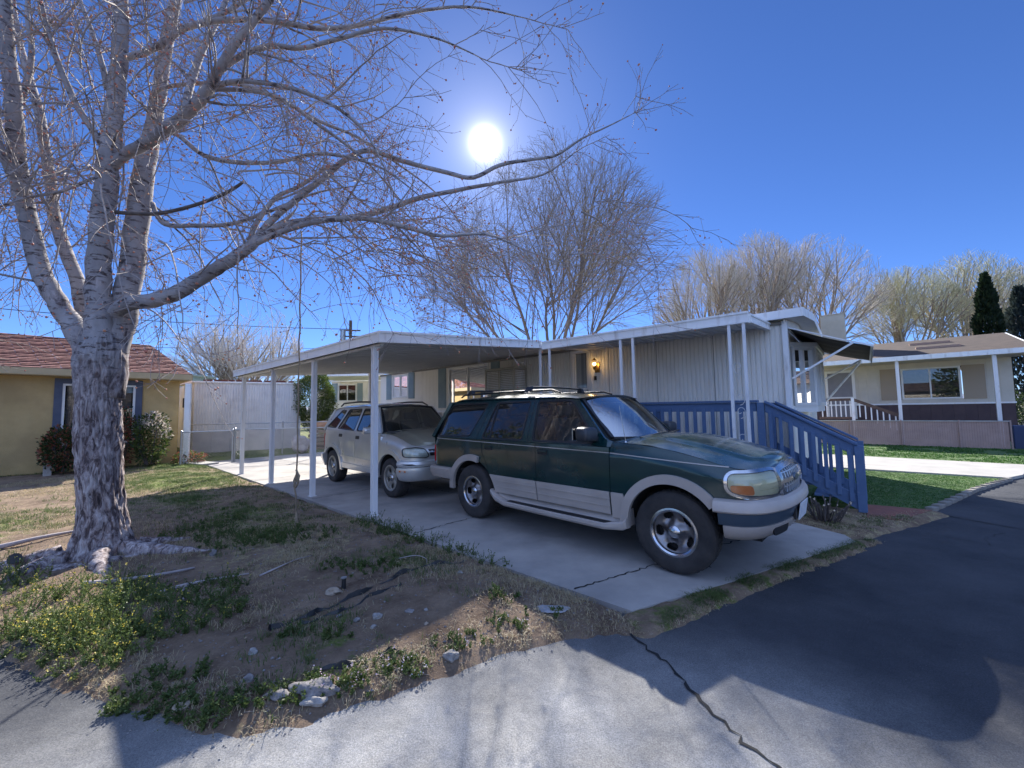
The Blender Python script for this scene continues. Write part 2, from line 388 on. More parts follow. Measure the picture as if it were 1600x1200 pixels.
# road sheet (world): everything towards the camera of the yard / driveway / lawn edge
RE = [(7.77+3,9.79+8.2),(7.77,9.79),(6.9,7.6),(6.1,4.9),(5.29,2.91),(4.7,.4),(4.24,-.43),(3.83,-.82),(3.55,-1.53),(3.31,-2.15),(3.13,-2.52),(2.58,-2.75),(1.61,-3.16),(1.33,-3.27),(-.5,-4.3),(-4,-6.5),(-9,-9)]
MB().prism([(-60,-60),(60,-60),(60,60),(11.3,60),(10.77,30)]+[(a-.35 if w > -3 else a-.15, w+(.3 if w < -1 else 0)) for a, w in RE]+[(-14,-14),(-60,-16)], -.16, -.035).build('road', asphalt, frame=HF, kind='structure')
def strip(name, pts, wd, z, mat, frame=HF, jit=.3, seed=1):
    rnd = random.Random(seed); P = []
    for i in range(len(pts)-1):
        a, b = Vector((*pts[i], 0)), Vector((*pts[i+1], 0)); n = max(2, int((b-a).length/.04))
        for k in range(n):
            q = a.lerp(b, k/n); P.append(q+Vector((rnd.uniform(-1,1), rnd.uniform(-1,1), 0))*.018)
    P.append(Vector((*pts[-1], 0))); mb = MB()
    for i, q in enumerate(P):
        d = (P[min(i+1, len(P)-1)]-P[max(i-1, 0)]).normalized(); s = Vector((-d.y, d.x, 0))*wd*.5*(1+jit*rnd.uniform(-1,1))
        mb.v += [tuple(q-s+Vector((0,0,z))), tuple(q+s+Vector((0,0,z)))]
    for i in range(len(P)-1): mb.f.append((2*i, 2*i+1, 2*i+3, 2*i+2))
    return mb.build(name, mat, frame=frame, kind='structure')
strip('road_crack', [(4.19,-.47),(4.47,-.6),(4.74,-.8),(4.96,-.96),(5.13,-1.02),(5.6,-1.4)], .014, -.030, asphalt_d, jit=.8)
strip('road_crack', [(6.2,5.0),(6.38,4.86),(6.81,4.65),(7.6,4.5)], .02, -.030, asphalt_d, jit=.8)
rc_ = random.Random(12)
for i in range(9):                                   # hairline cracks in the paving
    a, w = rc_.uniform(4.6,8.5), rc_.uniform(-2.5,4.5); an = rc_.uniform(0,6.28); pts = [(a, w)]
    for k in range(rc_.randint(3,6)): an += rc_.uniform(-.7,.7); a += .28*math.cos(an); w += .28*math.sin(an); pts.append((a, w))
    strip('road_crack', pts, .005, -.031, asphalt_d, jit=.8, seed=40+i)
# driveway slab
MB().prism([(-10.6,-.1),(4.08,-.22),(4.5,.75),(5.3,2.75),(5.2,2.98),(4.73,3.22),(3.9,3.6),(-10.6,5.4)], -.14, 0).build('driveway', concrete, frame=HF, kind='structure')
for i, (p, q) in enumerate([((3.55,-.2),(4.72,3.2)),((1.2,-.12),(1.35,4.4)),((-1.9,-.12),(-1.9,5.0)),((-5,-.12),(-5,5.0)),((-8,-.12),(-8,5.0)),((-10.5,1.75),(3.9,1.75)),((4.02,1.1),(4.3,1.0))]):
    strip('driveway_joint', [p, q], .014, .004, asphalt_d, jit=.6, seed=i)
# yard
YP = [(4.22,-.38),(3.85,-.80),(3.57,-1.5),(3.33,-2.12),(3.15,-2.5),(2.6,-2.75),(1.6,-3.12),(1.3,-3.25),(-.5,-4.3),(-4,-6.5),(-12,-12),(-40,-14),(-40,.6),(-10.6,.5),(-10.6,-.12),(4.1,-.22)]
GREEN = [(-6.5,-1.2,2.6,1.2,.78),(-9.6,-.6,1.5,1.2,.8),(-1.2,-1.2,2.2,.9,.55),(1.9,-.7,.9,.45,.5),(-3.5,-3.6,2,.8,.5),(.9,-2.9,.8,.5,.55),(-3.6,-1.6,1.2,.8,.6),(2.7,-1.9,.7,.4,.45)]
def cover(a, w):
    g = 0
    for ga, gw, ra, rw, k in GREEN: g = max(g, k*math.exp(-((a-ga)/ra)**2-((w-gw)/rw)**2))
    if a < -10.6: g = max(g, .6)
    s = .55*math.exp(-((a-.2)/2.2)**2-((w+1.4)/1.2)**2); s = max(s, .35 if -9 < a < -2.5 else .12, .3 if w < -3.2 else 0)
    d = sdist(a, w, YP) if -5 < a else 9
    if d < .2: s = max(s, .3)
    return g, s
def yard_h(a, w):
    d = sdist(a, w, YP); n = noise.noise(Vector((a*.9, w*.9, 0)))*.03+noise.noise(Vector((a*4, w*4, 3)))*.014+noise.noise(Vector((a*13, w*13, 7)))*.010
    e = d-.07+.10*noise.noise(Vector((a*3.1, w*3.1, 9)))+.05*noise.noise(Vector((a*11, w*11, 5)))
    return max(-.09, min(.0, e*.35-.01))+max(0, min(1, (d-.05)*2))*(n+.035) + (0 if d > 0 else 0)
def terrain(name, A, Wd, hfn, cfn, mat):
    na, nw = len(A), len(Wd); vs = [(a, w, hfn(a, w)) for a in A for w in Wd]; mb = MB(); mb.v = vs
    for i in range(na-1):
        for j in range(nw-1):
            q = i*nw+j; mb.f.append((q, q+nw, q+nw+1, q+1))
    o = mb.build(name, mat, frame=HF, kind='structure', smooth=180)
    ca = o.data.color_attributes.new('cover', 'FLOAT_COLOR', 'POINT')
    buf = []
    for a, w, z in vs:
        g, s = cfn(a, w); buf += [0, g, s, 1]
    ca.data.foreach_set('color', buf); return o
def steps(a, segs):
    L = [a]
    for end, st in segs:
        n = max(1, round(abs(end-L[-1])/st)); b = L[-1]; L += [b+(end-b)*(k+1)/n for k in range(n)]
    return L
terrain('yard', steps(-40, [(-14,1.2),(-8,.2),(-2,.1),(4.6,.045)]), steps(-15, [(-8,.7),(-4.6,.2),(-3.6,.1),(.02,.045)]), yard_h, cover, soil_m)
def bh(a, w):
    return -.03+.05*max(0, min(1, (-a-10.55)*2))+noise.noise(Vector((a*1.5, w*1.5, 0)))*.02+ .04*max(0,-a-11)*.3
terrain('back_lawn', steps(-40, [(-15,1.0),(-10.4,.1)]), steps(0, [(7,.1),(24,1.0)]), bh, lambda a, w: (.62, .4 if a > -11 else .25), soil_m)
# soil strip between slab, steps and road
SP = [(4.4,3.4),(4.8,3.25),(5.28,2.98),(5.45,3.4),(5.75,4.05),(6.15,5.0),(6.05,5.1),(5.5,4.2),(4.9,4.3),(2.0,4.4),(2.0,3.95)]
def sh(a, w):
    d = sdist(a, w, SP); return max(-.09, min(.01, d*.4))+noise.noise(Vector((a*6, w*6, 3)))*.012
terrain('garden_bed', steps(1.9, [(6.3,.05)]), steps(2.9, [(5.2,.05)]), sh, lambda a, w: (.18, .45), soil_m)
# right-hand lawn, walk, grass strip
LP = [(5.45,5.0),(6.02,5.12),(6.75,7.4),(7.45,9.25),(5.2,9.1),(4.6,9.2),(4.6,5.0)]
def lawn(name, P, z):
    mb = MB(); mb.prism(P, -.1, z); return mb.build(name, lawn_soil, frame=HF, kind='structure')
lawn('lawn', LP, .0)
lawn('lawn', [(2,12.5),(8.4,12.1),(9.2,16.98),(2,16.98)], .01)
MB().prism([(3.5,9.2),(7.5,9.34),(7.8,10.0),(8.3,12.1),(2,12.5),(2,9.2)], -.1, .02).build('path', concrete_b, frame=HF, kind='structure')
MB().prism([(5.4,4.0),(5.72,4.1),(6.08,5.05),(5.4,4.95)], -.1, .012).build('brick_path', brick_m, frame=HF, kind='structure')
rk = random.Random(4)
dim_stone = pm('dim_stone', (.17,.155,.135), (.25,.23,.20), 8, .9, .4, 60)
kb = thing('lawn_curb', 'low kerb of small stones along the green lawn edge', 'curb', (6.1,5.1,0), 0, frame=HF)
pts = [(6.05,5.1),(6.42,6.25),(6.78,7.4),(7.15,8.4),(7.5,9.3)]
for i in range(len(pts)-1):
    for k in range(4):
        p = [lerp(pts[i][j], pts[i+1][j], (k+.04)/4) for j in (0,1)]; q = [lerp(pts[i][j], pts[i+1][j], (k+.96)/4) for j in (0,1)]
        MB().bar((*p, .0), (*q, -.02+rk.uniform(-.008,.008)), .09, .07).build('kerb_stone', dim_stone, kb, HF, bevel=.012)

# ================================================================= WALL BUILDERS
def rib_wall(mp, t0, t1, z0, z1, holes=(), period=.082, depth=.02, groove=.03):
    """ribbed sheet; mp(t, z, d) maps to the frame; holes (ta, tb, za, zb)"""
    ts = []
    t = t0
    while t < t1-1e-6:
        ts += [(t, 0), (t+period-groove, 0), (t+period-groove*.75, -depth), (t+period-groove*.25, -depth)]; t += period
    ts = [(x, d) for x, d in ts if x < t1]+[(t1, 0)]
    def dep(x):
        for i in range(len(ts)-1):
            if ts[i][0] <= x <= ts[i+1][0]:
                k = (x-ts[i][0])/max(1e-9, ts[i+1][0]-ts[i][0]); return lerp(ts[i][1], ts[i+1][1], k)
        return 0
    for h in holes: ts += [(h[0], dep(h[0])), (h[1], dep(h[1]))]
    ts.sort(); mb = MB()
    for i in range(len(ts)-1):
        (a, da), (b, db) = ts[i], ts[i+1]
        if b-a < 1e-6: continue
        m = (a+b)/2; segs = [(z0, z1)]
        for h in holes:
            if h[0] < m < h[1]:
                segs = [s for g in segs for s in ((g[0], min(g[1], h[2])), (max(g[0], h[3]), g[1])) if s[1]-s[0] > 1e-4]
        for s0, s1 in segs:
            mb.add([mp(a,s0,da), mp(b,s0,db), mp(b,s1,db), mp(a,s1,da)], [(0,1,2,3)])
    return mb
def mpbox(mb, mp, t0, t1, z0, z1, d0, d1):
    return mb.hexa([mp(t0,z0,d0), mp(t1,z0,d0), mp(t1,z0,d1), mp(t0,z0,d1), mp(t0,z1,d0), mp(t1,z1,d0), mp(t1,z1,d1), mp(t0,z1,d1)])
def window(parent, mp, t0, t1, z0, z1, fm, fw=.05, mull=(.5,), back=dark_room, backd=-.10, gl=win_glass, frame=HF, curtains=()):
    f = MB()
    mpbox(f, mp, t0, t1, z0, z0+fw, -.06, .025); mpbox(f, mp, t0, t1, z1-fw, z1, -.06, .025)
    mpbox(f, mp, t0, t0+fw, z0+fw, z1-fw, -.06, .025); mpbox(f, mp, t1-fw, t1, z0+fw, z1-fw, -.06, .025)
    for k in mull:
        c = lerp(t0, t1, k); mpbox(f, mp, c-fw*.35, c+fw*.35, z0+fw, z1-fw, -.05, .018)
    wf = f.build('window', fm, parent, frame)
    g = MB(); mpbox(g, mp, t0+fw, t1-fw, z0+fw, z1-fw, -.026, -.022); g.build('pane', gl, wf, frame)
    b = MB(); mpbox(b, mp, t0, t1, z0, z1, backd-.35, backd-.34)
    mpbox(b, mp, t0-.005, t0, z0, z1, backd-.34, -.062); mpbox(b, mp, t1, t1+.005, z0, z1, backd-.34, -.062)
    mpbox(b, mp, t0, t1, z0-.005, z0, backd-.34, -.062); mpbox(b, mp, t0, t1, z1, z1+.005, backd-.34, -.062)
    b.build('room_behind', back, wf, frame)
    for (ca, cb, cm) in curtains:
        c = MB(); n = 24
        def cf(u_, v_): return mp(lerp(t0+fw, t1-fw, lerp(ca, cb, u_)), lerp(z0+fw, z1-fw, v_), -.10+.015*math.sin(u_*n))
        c.grid(cf, 60, 1); c.build('curtain', cm, wf, frame, smooth=180)
    return wf

# ================================================================= MOBILE HOME
home = thing('mobile_home', 'long white ribbed mobile home with grey shutters and a front door under the porch', 'mobile home', (-2.3,5.5,0), 0, frame=HF)
mpL = lambda t, z, d: (t, 5.5-d, z)
holes = [(-8.43,-7.33,2.05,2.92), (-4.97,-3.05,1.66,2.96), (-.06,.46,1.0,2.94)]
rib_wall(mpL, -9.3, 4.46, 1.5, 3.02, holes).build('siding', white_siding, home, HF)
rib_wall(mpL, -9.3, -.4, .25, 1.5, holes, .4, .01).build('skirting', tan_skirt, home, HF)
rib_wall(mpL, -.4, 4.46, .45, 1.5, holes).build('lower_siding', white_siding, home, HF)
mb = MB(); mpbox(mb, mpL, -9.3, -.4, 1.47, 1.54, 0, .03); mb.build('wall_trim', white_paint, home, HF)
mb = MB()
for a in (.95, 2.1, 3.25): mpbox(mb, mpL, a, a+.012, .46, 3.0, .001, .004)
mpbox(mb, mpL, -9.3, 4.46, 2.965, 3.02, .012, .03)
mb.build('seam_strip', pm('seam', (.25,.24,.22), None, rough=.7), home, HF)
blind = pm('blind', (.55,.52,.50), (.42,.38,.36), 8, .8, stretch=(1,1,6))
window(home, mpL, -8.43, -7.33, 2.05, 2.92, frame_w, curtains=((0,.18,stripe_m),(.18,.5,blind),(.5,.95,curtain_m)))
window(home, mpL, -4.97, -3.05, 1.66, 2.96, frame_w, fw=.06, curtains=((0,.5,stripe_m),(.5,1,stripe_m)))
for a0, a1, z0, z1 in ((-8.82,-8.47,2.0,2.96),(-7.29,-6.92,2.0,2.96),(-5.5,-5.1,1.62,2.97),(-2.95,-2.6,1.9,2.97)):
    f = MB(); mpbox(f, mpL, a0, a1, z0, z1, .005, .03)
    n = int((z1-z0)/.06)
    for k in range(n): 
        z = z0+.04+k*.06; f.hexa([mpL(a0+.04,z,.03), mpL(a1-.04,z,.03), mpL(a1-.04,z,.045), mpL(a0+.04,z,.045), mpL(a0+.04,z+.045,.03), mpL(a1-.04,z+.045,.03), mpL(a1-.04,z+.045,.032), mpL(a0+.04,z+.045,.032)])
    f.build('shutter', shutter_m, home, HF)
# door
f = MB()
mpbox(f, mpL, -.09, -.01, 1.0, 2.97, -.02, .05); mpbox(f, mpL, .41, .49, 1.0, 2.97, -.02, .05); mpbox(f, mpL, -.01, .41, 2.9, 2.97, -.02, .05)
mpbox(f, mpL, -.01, .41, 1.0, 1.12, -.03, .03); mpbox(f, mpL, -.01, .41, 1.9, 2.02, -.03, .03); mpbox(f, mpL, -.01, .035, 1.12, 2.9, -.03, .03); mpbox(f, mpL, .365, .41, 1.12, 2.9, -.03, .03)
dr = f.build('door', frame_w, home, HF)
f = MB(); mpbox(f, mpL, .035, .365, 2.02, 2.9, -.01, -.005); mpbox(f, mpL, .035, .365, 1.12, 1.9, -.01, -.005); f.build('door_pane', glass('door_glass', (.95,.96,.96), 1.0, .05), dr, HF)
f = MB(); mpbox(f, mpL, .0, .4, 1.02, 2.92, -.028, -.02); f.build('curtain', pm('door_curtain', (.62,.62,.60), (.34,.35,.36), 3, .9, stretch=(3,3,.05), contrast=(.45,.55)), dr, HF)
f = MB(); f.lathe([(0,.0),(.025,.0),(.03,.02),(.018,.045),(0,.05)], mpL(.39,1.95,.03), (0,-1,0), 12); f.build('handle', metal_g, dr, HF, smooth=40)
# end wall with bay
mpE = lambda t, z, d: (4.46+d, t, z)
rib_wall(mpE, 5.5, 9.2, .35, 3.0, [(6.02,8.7,1.5,2.62)], .1).build('end_siding', white_siding, home, HF)
f = MB(); f.box(4.42,4.50,5.44,5.54,.4,3.02); f.box(4.4,4.5,5.54,6.1,1.36,1.46); f.build('corner_trim', white_paint, home, HF)
MB().box(4.42,4.5,9.16,9.24,.0,3.0).build('corner_trim', white_paint, home, HF)
# bay: angled sides and a front with two windows
by = MB(); yb0, yb1, xb = 6.02, 8.7, .33
P0, P1, P2, P3 = (4.46,yb0), (4.46+xb,yb0+.45), (4.46+xb,yb1-.45), (4.46,yb1)
by.prism([P0,P1,P2,P3], 1.38, 1.5); by.prism([(4.4,yb0-.06),(4.46,yb0-.06),(4.46+xb+.05,yb0+.40),(4.46+xb+.05,yb1-.40),(4.46,yb1+.06),(4.4,yb1+.06)], 2.62, 2.70)
for (p, q) in ((P2,P3),): by.bar((*p,2.06),(*q,2.06),.03,1.12)
bl = math.hypot(xb,.45)
def mpA(t, z, d): k = t/bl; return (4.46+xb*k+d*.45/bl, yb0+.45*k-d*xb/bl, z)
by.build('bay', frame_w, home, HF)
mpB = lambda t, z, d: (4.46+xb+d, t, z)
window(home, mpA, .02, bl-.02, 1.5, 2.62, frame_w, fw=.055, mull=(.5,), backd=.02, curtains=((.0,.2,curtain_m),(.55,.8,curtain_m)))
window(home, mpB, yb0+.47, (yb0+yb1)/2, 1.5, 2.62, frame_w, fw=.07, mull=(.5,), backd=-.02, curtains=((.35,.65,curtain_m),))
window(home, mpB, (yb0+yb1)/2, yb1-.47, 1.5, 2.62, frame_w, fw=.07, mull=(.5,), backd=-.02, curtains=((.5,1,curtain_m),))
MB().box(4.5,4.58,8.95,9.05,0,1.38).build('bay_post', white_paint, home, HF)
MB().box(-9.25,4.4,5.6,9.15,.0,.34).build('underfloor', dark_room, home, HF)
MB().box(-9.3,-9.28,5.52,9.2,.3,3.0).build('back_wall', white_siding, home, HF)
MB().box(-9.28,4.44,9.17,9.19,.3,3.0).build('rear_wall', white_siding, home, HF)
# roof: low slab with front overhang, corner at a=4.75
rf = MB()
prof = [(5.28,3.04),(7.4,3.28),(9.5,3.14)]
for i in range(2):
    (w0,z0),(w1,z1) = prof[i], prof[i+1]
    rf.hexa([(-9.6,w0,z0),(4.76,w0,z0),(4.76,w1,z1),(-9.6,w1,z1),(-9.6,w0,z0+.15),(4.76,w0,z0+.15),(4.76,w1,z1+.15),(-9.6,w1,z1+.15)])
rf.build('roof', white_paint, home, HF)
MB().prism([(5.28,3.03),(9.3,3.02),(9.3,3.10),(7.4,3.28)], 0, .02).v
g_ = MB(); g_.add([(4.47,5.3,2.98),(4.47,9.3,2.98),(4.47,9.3,3.12),(4.47,7.4,3.27),(4.47,5.3,3.03)], [(0,1,2,3,4)]); g_.build('gable', white_siding, home, HF)

# evaporative cooler hung on the wall
ec = thing('window_cooler', 'boxy beige louvred window cooler hung on the carport wall', 'cooler', (-2.1,5.2,1.98), 0, frame=HF)
f = MB(); f.box(-2.66,-1.55,4.93,5.47,2.02,2.06); f.box(-2.66,-1.55,4.93,5.47,2.62,2.68); 
for a in (-2.66,-2.13,-1.6): f.box(a,a+.05,4.93,4.98,2.06,2.62)
f.box(-1.6,-1.55,5.42,5.47,2.06,2.62); f.box(-2.6,-1.62,5.0,5.44,2.06,2.62)
f.build('casing', beige_m, ec, HF, bevel=.006)
f = MB()
for k in range(11):
    z = 2.09+k*.048
    f.hexa([(-2.61,4.95,z),(-2.13,4.95,z),(-2.13,4.985,z+.03),(-2.61,4.985,z+.03),(-2.61,4.95,z+.006),(-2.13,4.95,z+.006),(-2.13,4.985,z+.036),(-2.61,4.985,z+.036)])
    f.hexa([(-2.08,4.95,z),(-1.6,4.95,z),(-1.6,4.985,z+.03),(-2.08,4.985,z+.03),(-2.08,4.95,z+.006),(-1.6,4.95,z+.006),(-1.6,4.985,z+.036),(-2.08,4.985,z+.036)])
    f.box(-1.565,-1.548,5.0,5.4,z,z+.025)
f.build('louvres', white_paint, ec, HF)
# wall lantern, lit
wl = thing('wall_lantern', 'small lit brass lantern on the wall beside the front door', 'lamp', (.66,5.48,2.5), 0, frame=HF)
brass = pm('brass', (.35,.22,.08), None, rough=.35, metal=.9)
f = MB(); f.box(.60,.72,5.46,5.49,2.38,2.62); f.tube([(.66,5.46,2.45),(.66,5.40,2.42),(.66,5.34,2.45)], .012, 8); f.tube([(.66,5.34,2.45),(.66,5.34,2.50)], [.03,.045], 12); f.tube([(.66,5.34,2.66),(.66,5.34,2.72)], [.06,.01], 12)
for k in range(6): f.tube([(.66+.045*math.cos(k*1.047),5.34+.045*math.sin(k*1.047),2.5),(.66+.055*math.cos(k*1.047),5.34+.055*math.sin(k*1.047),2.66)], .003, 4)
f.build('lantern_body', brass, wl, HF, smooth=40)
MB().blob((.66,5.34,2.58), .038, 0, 2, 0).build('bulb', pm('lit_bulb', (1,.8,.5), None, emit=(1,.62,.22), estr=9), wl, HF, smooth=180)
pl_ = bpy.data.lights.new('lantern_light', 'POINT'); pl_.energy = .4; pl_.color = (1,.6,.25); pl_.shadow_soft_size = .04
po = bpy.data.objects.new('lantern_light', pl_); C.objects.link(po); po.location = HP(.66,5.26,2.58)
f = MB(); mpbox(f, mpL, .56,.62,2.2,2.3,.0,.02); f.build('door_number_plate', black_pl, home, HF)

# ================================================================= CARPORT + PORCH ROOF
def roof_z(w): return 2.52+.084*w
cp = thing('carport', 'white metal carport with ribbed grey underside over the parked cars', 'carport', (-3,2.6,0), 0, frame=HF)
# decking pans (ribs run along w)
def pans(a0, a1, w0, w1, zf, mat, name, parent, per=.3):
    mb = MB(); a = a0
    while a < a1-1e-4:
        b = min(a1, a+per); g = .03
        for (x0, x1, dz) in ((a, b-g, 0.0), (b-g, b, -.035)):
            mb.hexa([(x0,w0,zf(w0)+dz),(x1,w0,zf(w0)+dz),(x1,w1,zf(w1)+dz),(x0,w1,zf(w1)+dz),(x0,w0,zf(w0)+.03),(x1,w0,zf(w0)+.03),(x1,w1,zf(w1)+.03),(x0,w1,zf(w1)+.03)])
        a = b
    return mb.build(name, mat, parent, HF)
pans(-6.95, .27, -.06, 5.42, lambda w: roof_z(w)+.07, pan_metal, 'roof_pans', cp)
def fascia(mb, p, q, h=.17, t=.05):
    mb.bar((p[0],p[1],p[2]+h/2), (q[0],q[1],q[2]+h/2), t, h)
    mb.bar((p[0],p[1],p[2]+h-.02), (q[0],q[1],q[2]+h-.02), t+.03, .03)
    mb.bar((p[0],p[1],p[2]+.015), (q[0],q[1],q[2]+.015), t+.02, .03)
mb = MB(); fascia(mb, (.3,-.115,2.50), (.3,3.70,roof_z(3.72)-.01)); fascia(mb, (-6.98,-.09,2.50), (.275,-.09,2.50)); fascia(mb, (-6.98,-.12,2.50), (-6.98,5.4,roof_z(5.4)-.01))
mb.build('fascia', white_paint, cp, HF)
def cpost(a, w, z1, t=.078):
    f = MB(); h = t/2; g = .012
    poly = [(-h,-h),(-g,-h),(-g,-h+.01),(g,-h+.01),(g,-h),(h,-h),(h,-g),(h-.01,-g),(h-.01,g),(h,g),(h,h),(g,h),(g,h-.01),(-g,h-.01),(-g,h),(-h,h),(-h,g),(-h+.01,g),(-h+.01,-g),(-h,-g)]
    f.prism([(a+x, w+y) for x, y in poly], 0.002, z1); f.box(a-.065,a+.065,w-.055,w+.055,.0,.008); f.box(a-.05,a+.05,w-.05,w+.05,z1-.06,z1)
    return f
for k in range(4): cpost(-2.165*k, 0, 2.515).build('post', post_paint, cp, HF)
cpost(-6.9, 3.72, roof_z(3.72)).build('post', post_paint, cp, HF)
mb = MB(); mb.bar((.2,0,2.50),(-6.9,0,2.50),.06,.04); mb.build('beam', white_paint, cp, HF)
# porch
pc = thing('porch_cover', 'white flat porch roof on slim paired posts along the front of the home', 'porch roof', (2.3,4.6,0), 0, frame=HF)
pz = lambda w: lerp(2.80, 2.90, (w-3.72)/1.78)
pans(.30, 4.18, 3.76, 5.46, lambda w: pz(w)+.05, pan_metal, 'roof_pans', pc, .2)
mb = MB(); fascia(mb, (.34,3.72,2.79), (4.22,3.72,2.76), .175); fascia(mb, (4.22,3.745,2.76), (4.22,5.44,2.88), .14); mb.build('fascia', white_paint, pc, HF)
scroll_m = pm('scroll_iron', (.6,.6,.6), None, rough=.5)
for a0, a1 in ((.27,.52),(2.14,2.38),(3.95,4.15)):
    for a in (a0, a1):
        f = MB(); f.box(a-.02,a+.02,3.70,3.74,.0,2.80); f.build('post', post_paint, pc, HF)
    c = (a0+a1)/2; r = (a1-a0)/2-.02
    for zc in ([.9,1.25,1.6,2.0,2.4] if a0 < 1 else [1.02,1.42,1.62]+([2.1] if a0 > 3 else [])):
        pts = []
        for k in range(34):
            an = -math.pi*.5+k*.22; rr = r*(1-k/38); pts.append((c+rr*math.cos(an)*(1 if zc*10 % 2 < 1 else -1), 3.72, zc+rr*math.sin(an)*1.25))
        MB().tube(pts, .0055, 5).build('scrollwork', scroll_m, pc, HF, smooth=60)
# deck
dk = thing('wooden_deck', 'blue painted wooden deck with railings and steps down to the driveway', 'deck', (3.2,4.9,0), 0, frame=HF)
f = MB(); a = .9
while a < 4.18: f.box(a, a+.135, 4.34, 5.46, .62, .66); a += .145
f.build('deck_boards', blue_wood, dk, HF)
f = MB(); f.box(.9,4.2,4.36,4.40,.42,.619); f.box(4.16,4.2,4.41,5.46,.42,.619); f.box(.9,.94,4.41,5.46,.42,.619); f.build('deck_rim', blue_wood, dk, HF)
def railing(pts0, pts1, w, n, name, hb=.024):
    """sloped or level rail between (a,z) ends: top board, flat cap, lower board and balusters"""
    (a0, z0), (a1, z1) = pts0, pts1
    hd = .145
    f = MB(); 
    f.hexa([(a0,w-.02,z0-hd),(a1,w-.02,z1-hd),(a1,w+.02,z1-hd),(a0,w+.02,z0-hd),(a0,w-.02,z0),(a1,w-.02,z1),(a1,w+.02,z1),(a0,w+.02,z0)])
    f.build('rail_board', blue_wood, dk, HF, bevel=.004)
    f = MB(); f.hexa([(a0,w-.06,z0+.002),(a1+.03,w-.06,z1+.002),(a1+.03,w+.06,z1+.002),(a0,w+.06,z0+.002),(a0,w-.06,z0+.04),(a1+.03,w-.06,z1+.04),(a1+.03,w+.06,z1+.04),(a0,w+.06,z0+.04)])
    f.build('rail_cap', blue_wood, dk, HF, bevel=.004)
    lo = .70
    f = MB(); f.hexa([(a0,w-.02,z0-lo-.20),(a1,w-.02,z1-lo-.20),(a1,w+.02,z1-lo-.20),(a0,w+.02,z0-lo-.20),(a0,w-.02,z0-lo),(a1,w-.02,z1-lo),(a1,w+.02,z1-lo),(a0,w+.02,z0-lo)])
    if a1 > 4.4: f.build('stringer', blue_wood, dk, HF, bevel=.004)
    for k in range(n):
        t = (k+.5)/n; a = lerp(a0, a1, t); z = lerp(z0, z1, t)
        MB().box(a-hb,a+hb,w-.055,w-.022,z-lo-.12,z-hd+.05).build('baluster', blue_wood, dk, HF, bevel=.003)
railing((.95,1.58),(4.14,1.56), 4.40, 22, 'front', .029)
railing((4.26,1.55),(5.32,.92), 4.40, 8, 'stair')
railing((4.26,1.55),(5.32,.92), 5.40, 8, 'stair')
for a, w, z0, z1 in ((4.2,4.40,0,1.56),(4.2,5.40,0,1.56),(5.36,4.40,0,.92),(5.36,5.40,0,.92),(.93,4.40,0,1.58),(2.5,4.46,0,1.5)):
    MB().box(a-.05,a+.05,w-.05,w+.05,z0,z1).build('newel_post', blue_wood, dk, HF, bevel=.005)
for k in range(3):
    z = .62-.155*(k+1); a = 4.22+.30*k
    MB().box(a,a+.31,4.43,5.37,z,z+.04).build('step', blue_wood, dk, HF, bevel=.004)
# awning over the bay window
aw = thing('window_awning', 'dark canvas awning on white arms over the bay window of the white home', 'awning', (4.5,7,1.9), 0, frame=HF)
A0, A1, A2, A3 = (4.50,5.5,2.90), (5.60,5.5,2.44), (5.60,8.3,2.44), (4.50,8.9,2.90)
f = MB(); n = 14
f.grid(lambda u_, v_: tuple(Vector(A0).lerp(Vector(A3), v_).lerp(Vector(A1).lerp(Vector(A2), v_), u_)+Vector((0,0,-.035*math.sin(math.pi*u_)*(1+.3*math.sin(v_*25))))), 10, 40)
f.build('canvas', canvas_d, aw, HF, smooth=180, solid=.004)
f = MB(); f.bar(A0, A3, .035, .035); f.bar(A1, A2, .035, .03); f.bar(A0, A1, .02, .02); f.bar(A3, A2, .02, .02)
f.build('frame_bar', white_paint, aw, HF)
f = MB(); f.grid(lambda u_, v_: (5.605, lerp(5.5,8.3,u_), 2.43-.13*v_*(1+.1*math.sin(u_*40))), 60, 2); f.build('valance', pm('valance_cloth', (.5,.5,.48), (.35,.35,.34), 6, .9), aw, HF, solid=.003)
for p, q in (((4.52,5.5,1.98),(5.37,5.5,2.52)), ((4.52,8.8,1.95),(5.45,8.35,2.46)), ((4.8,8.75,1.60),(5.45,8.4,2.44))):
    f = MB(); f.bar(p, q, .035, .03); f.build('support_arm', white_paint, aw, HF)
# roof cooler
rc = thing('rooftop_cooler', 'large beige box cooler standing on the roof of the neighbour house', 'cooler', (4.6,20.5,3.6), 0, frame=HF)
f = MB(); f.box(4.15,5.0,20.0,21.0,3.6,5.6); f.box(4.12,5.03,19.97,21.03,5.6,5.64)
f.build('cooler_box', beige_m, rc, HF, bevel=.01)
f = MB()
for k in range(18): f.box(4.2,4.95,19.985,19.998,3.95+k*.08,3.97+k*.08)
f.build('louvres', beige_m, rc, HF)

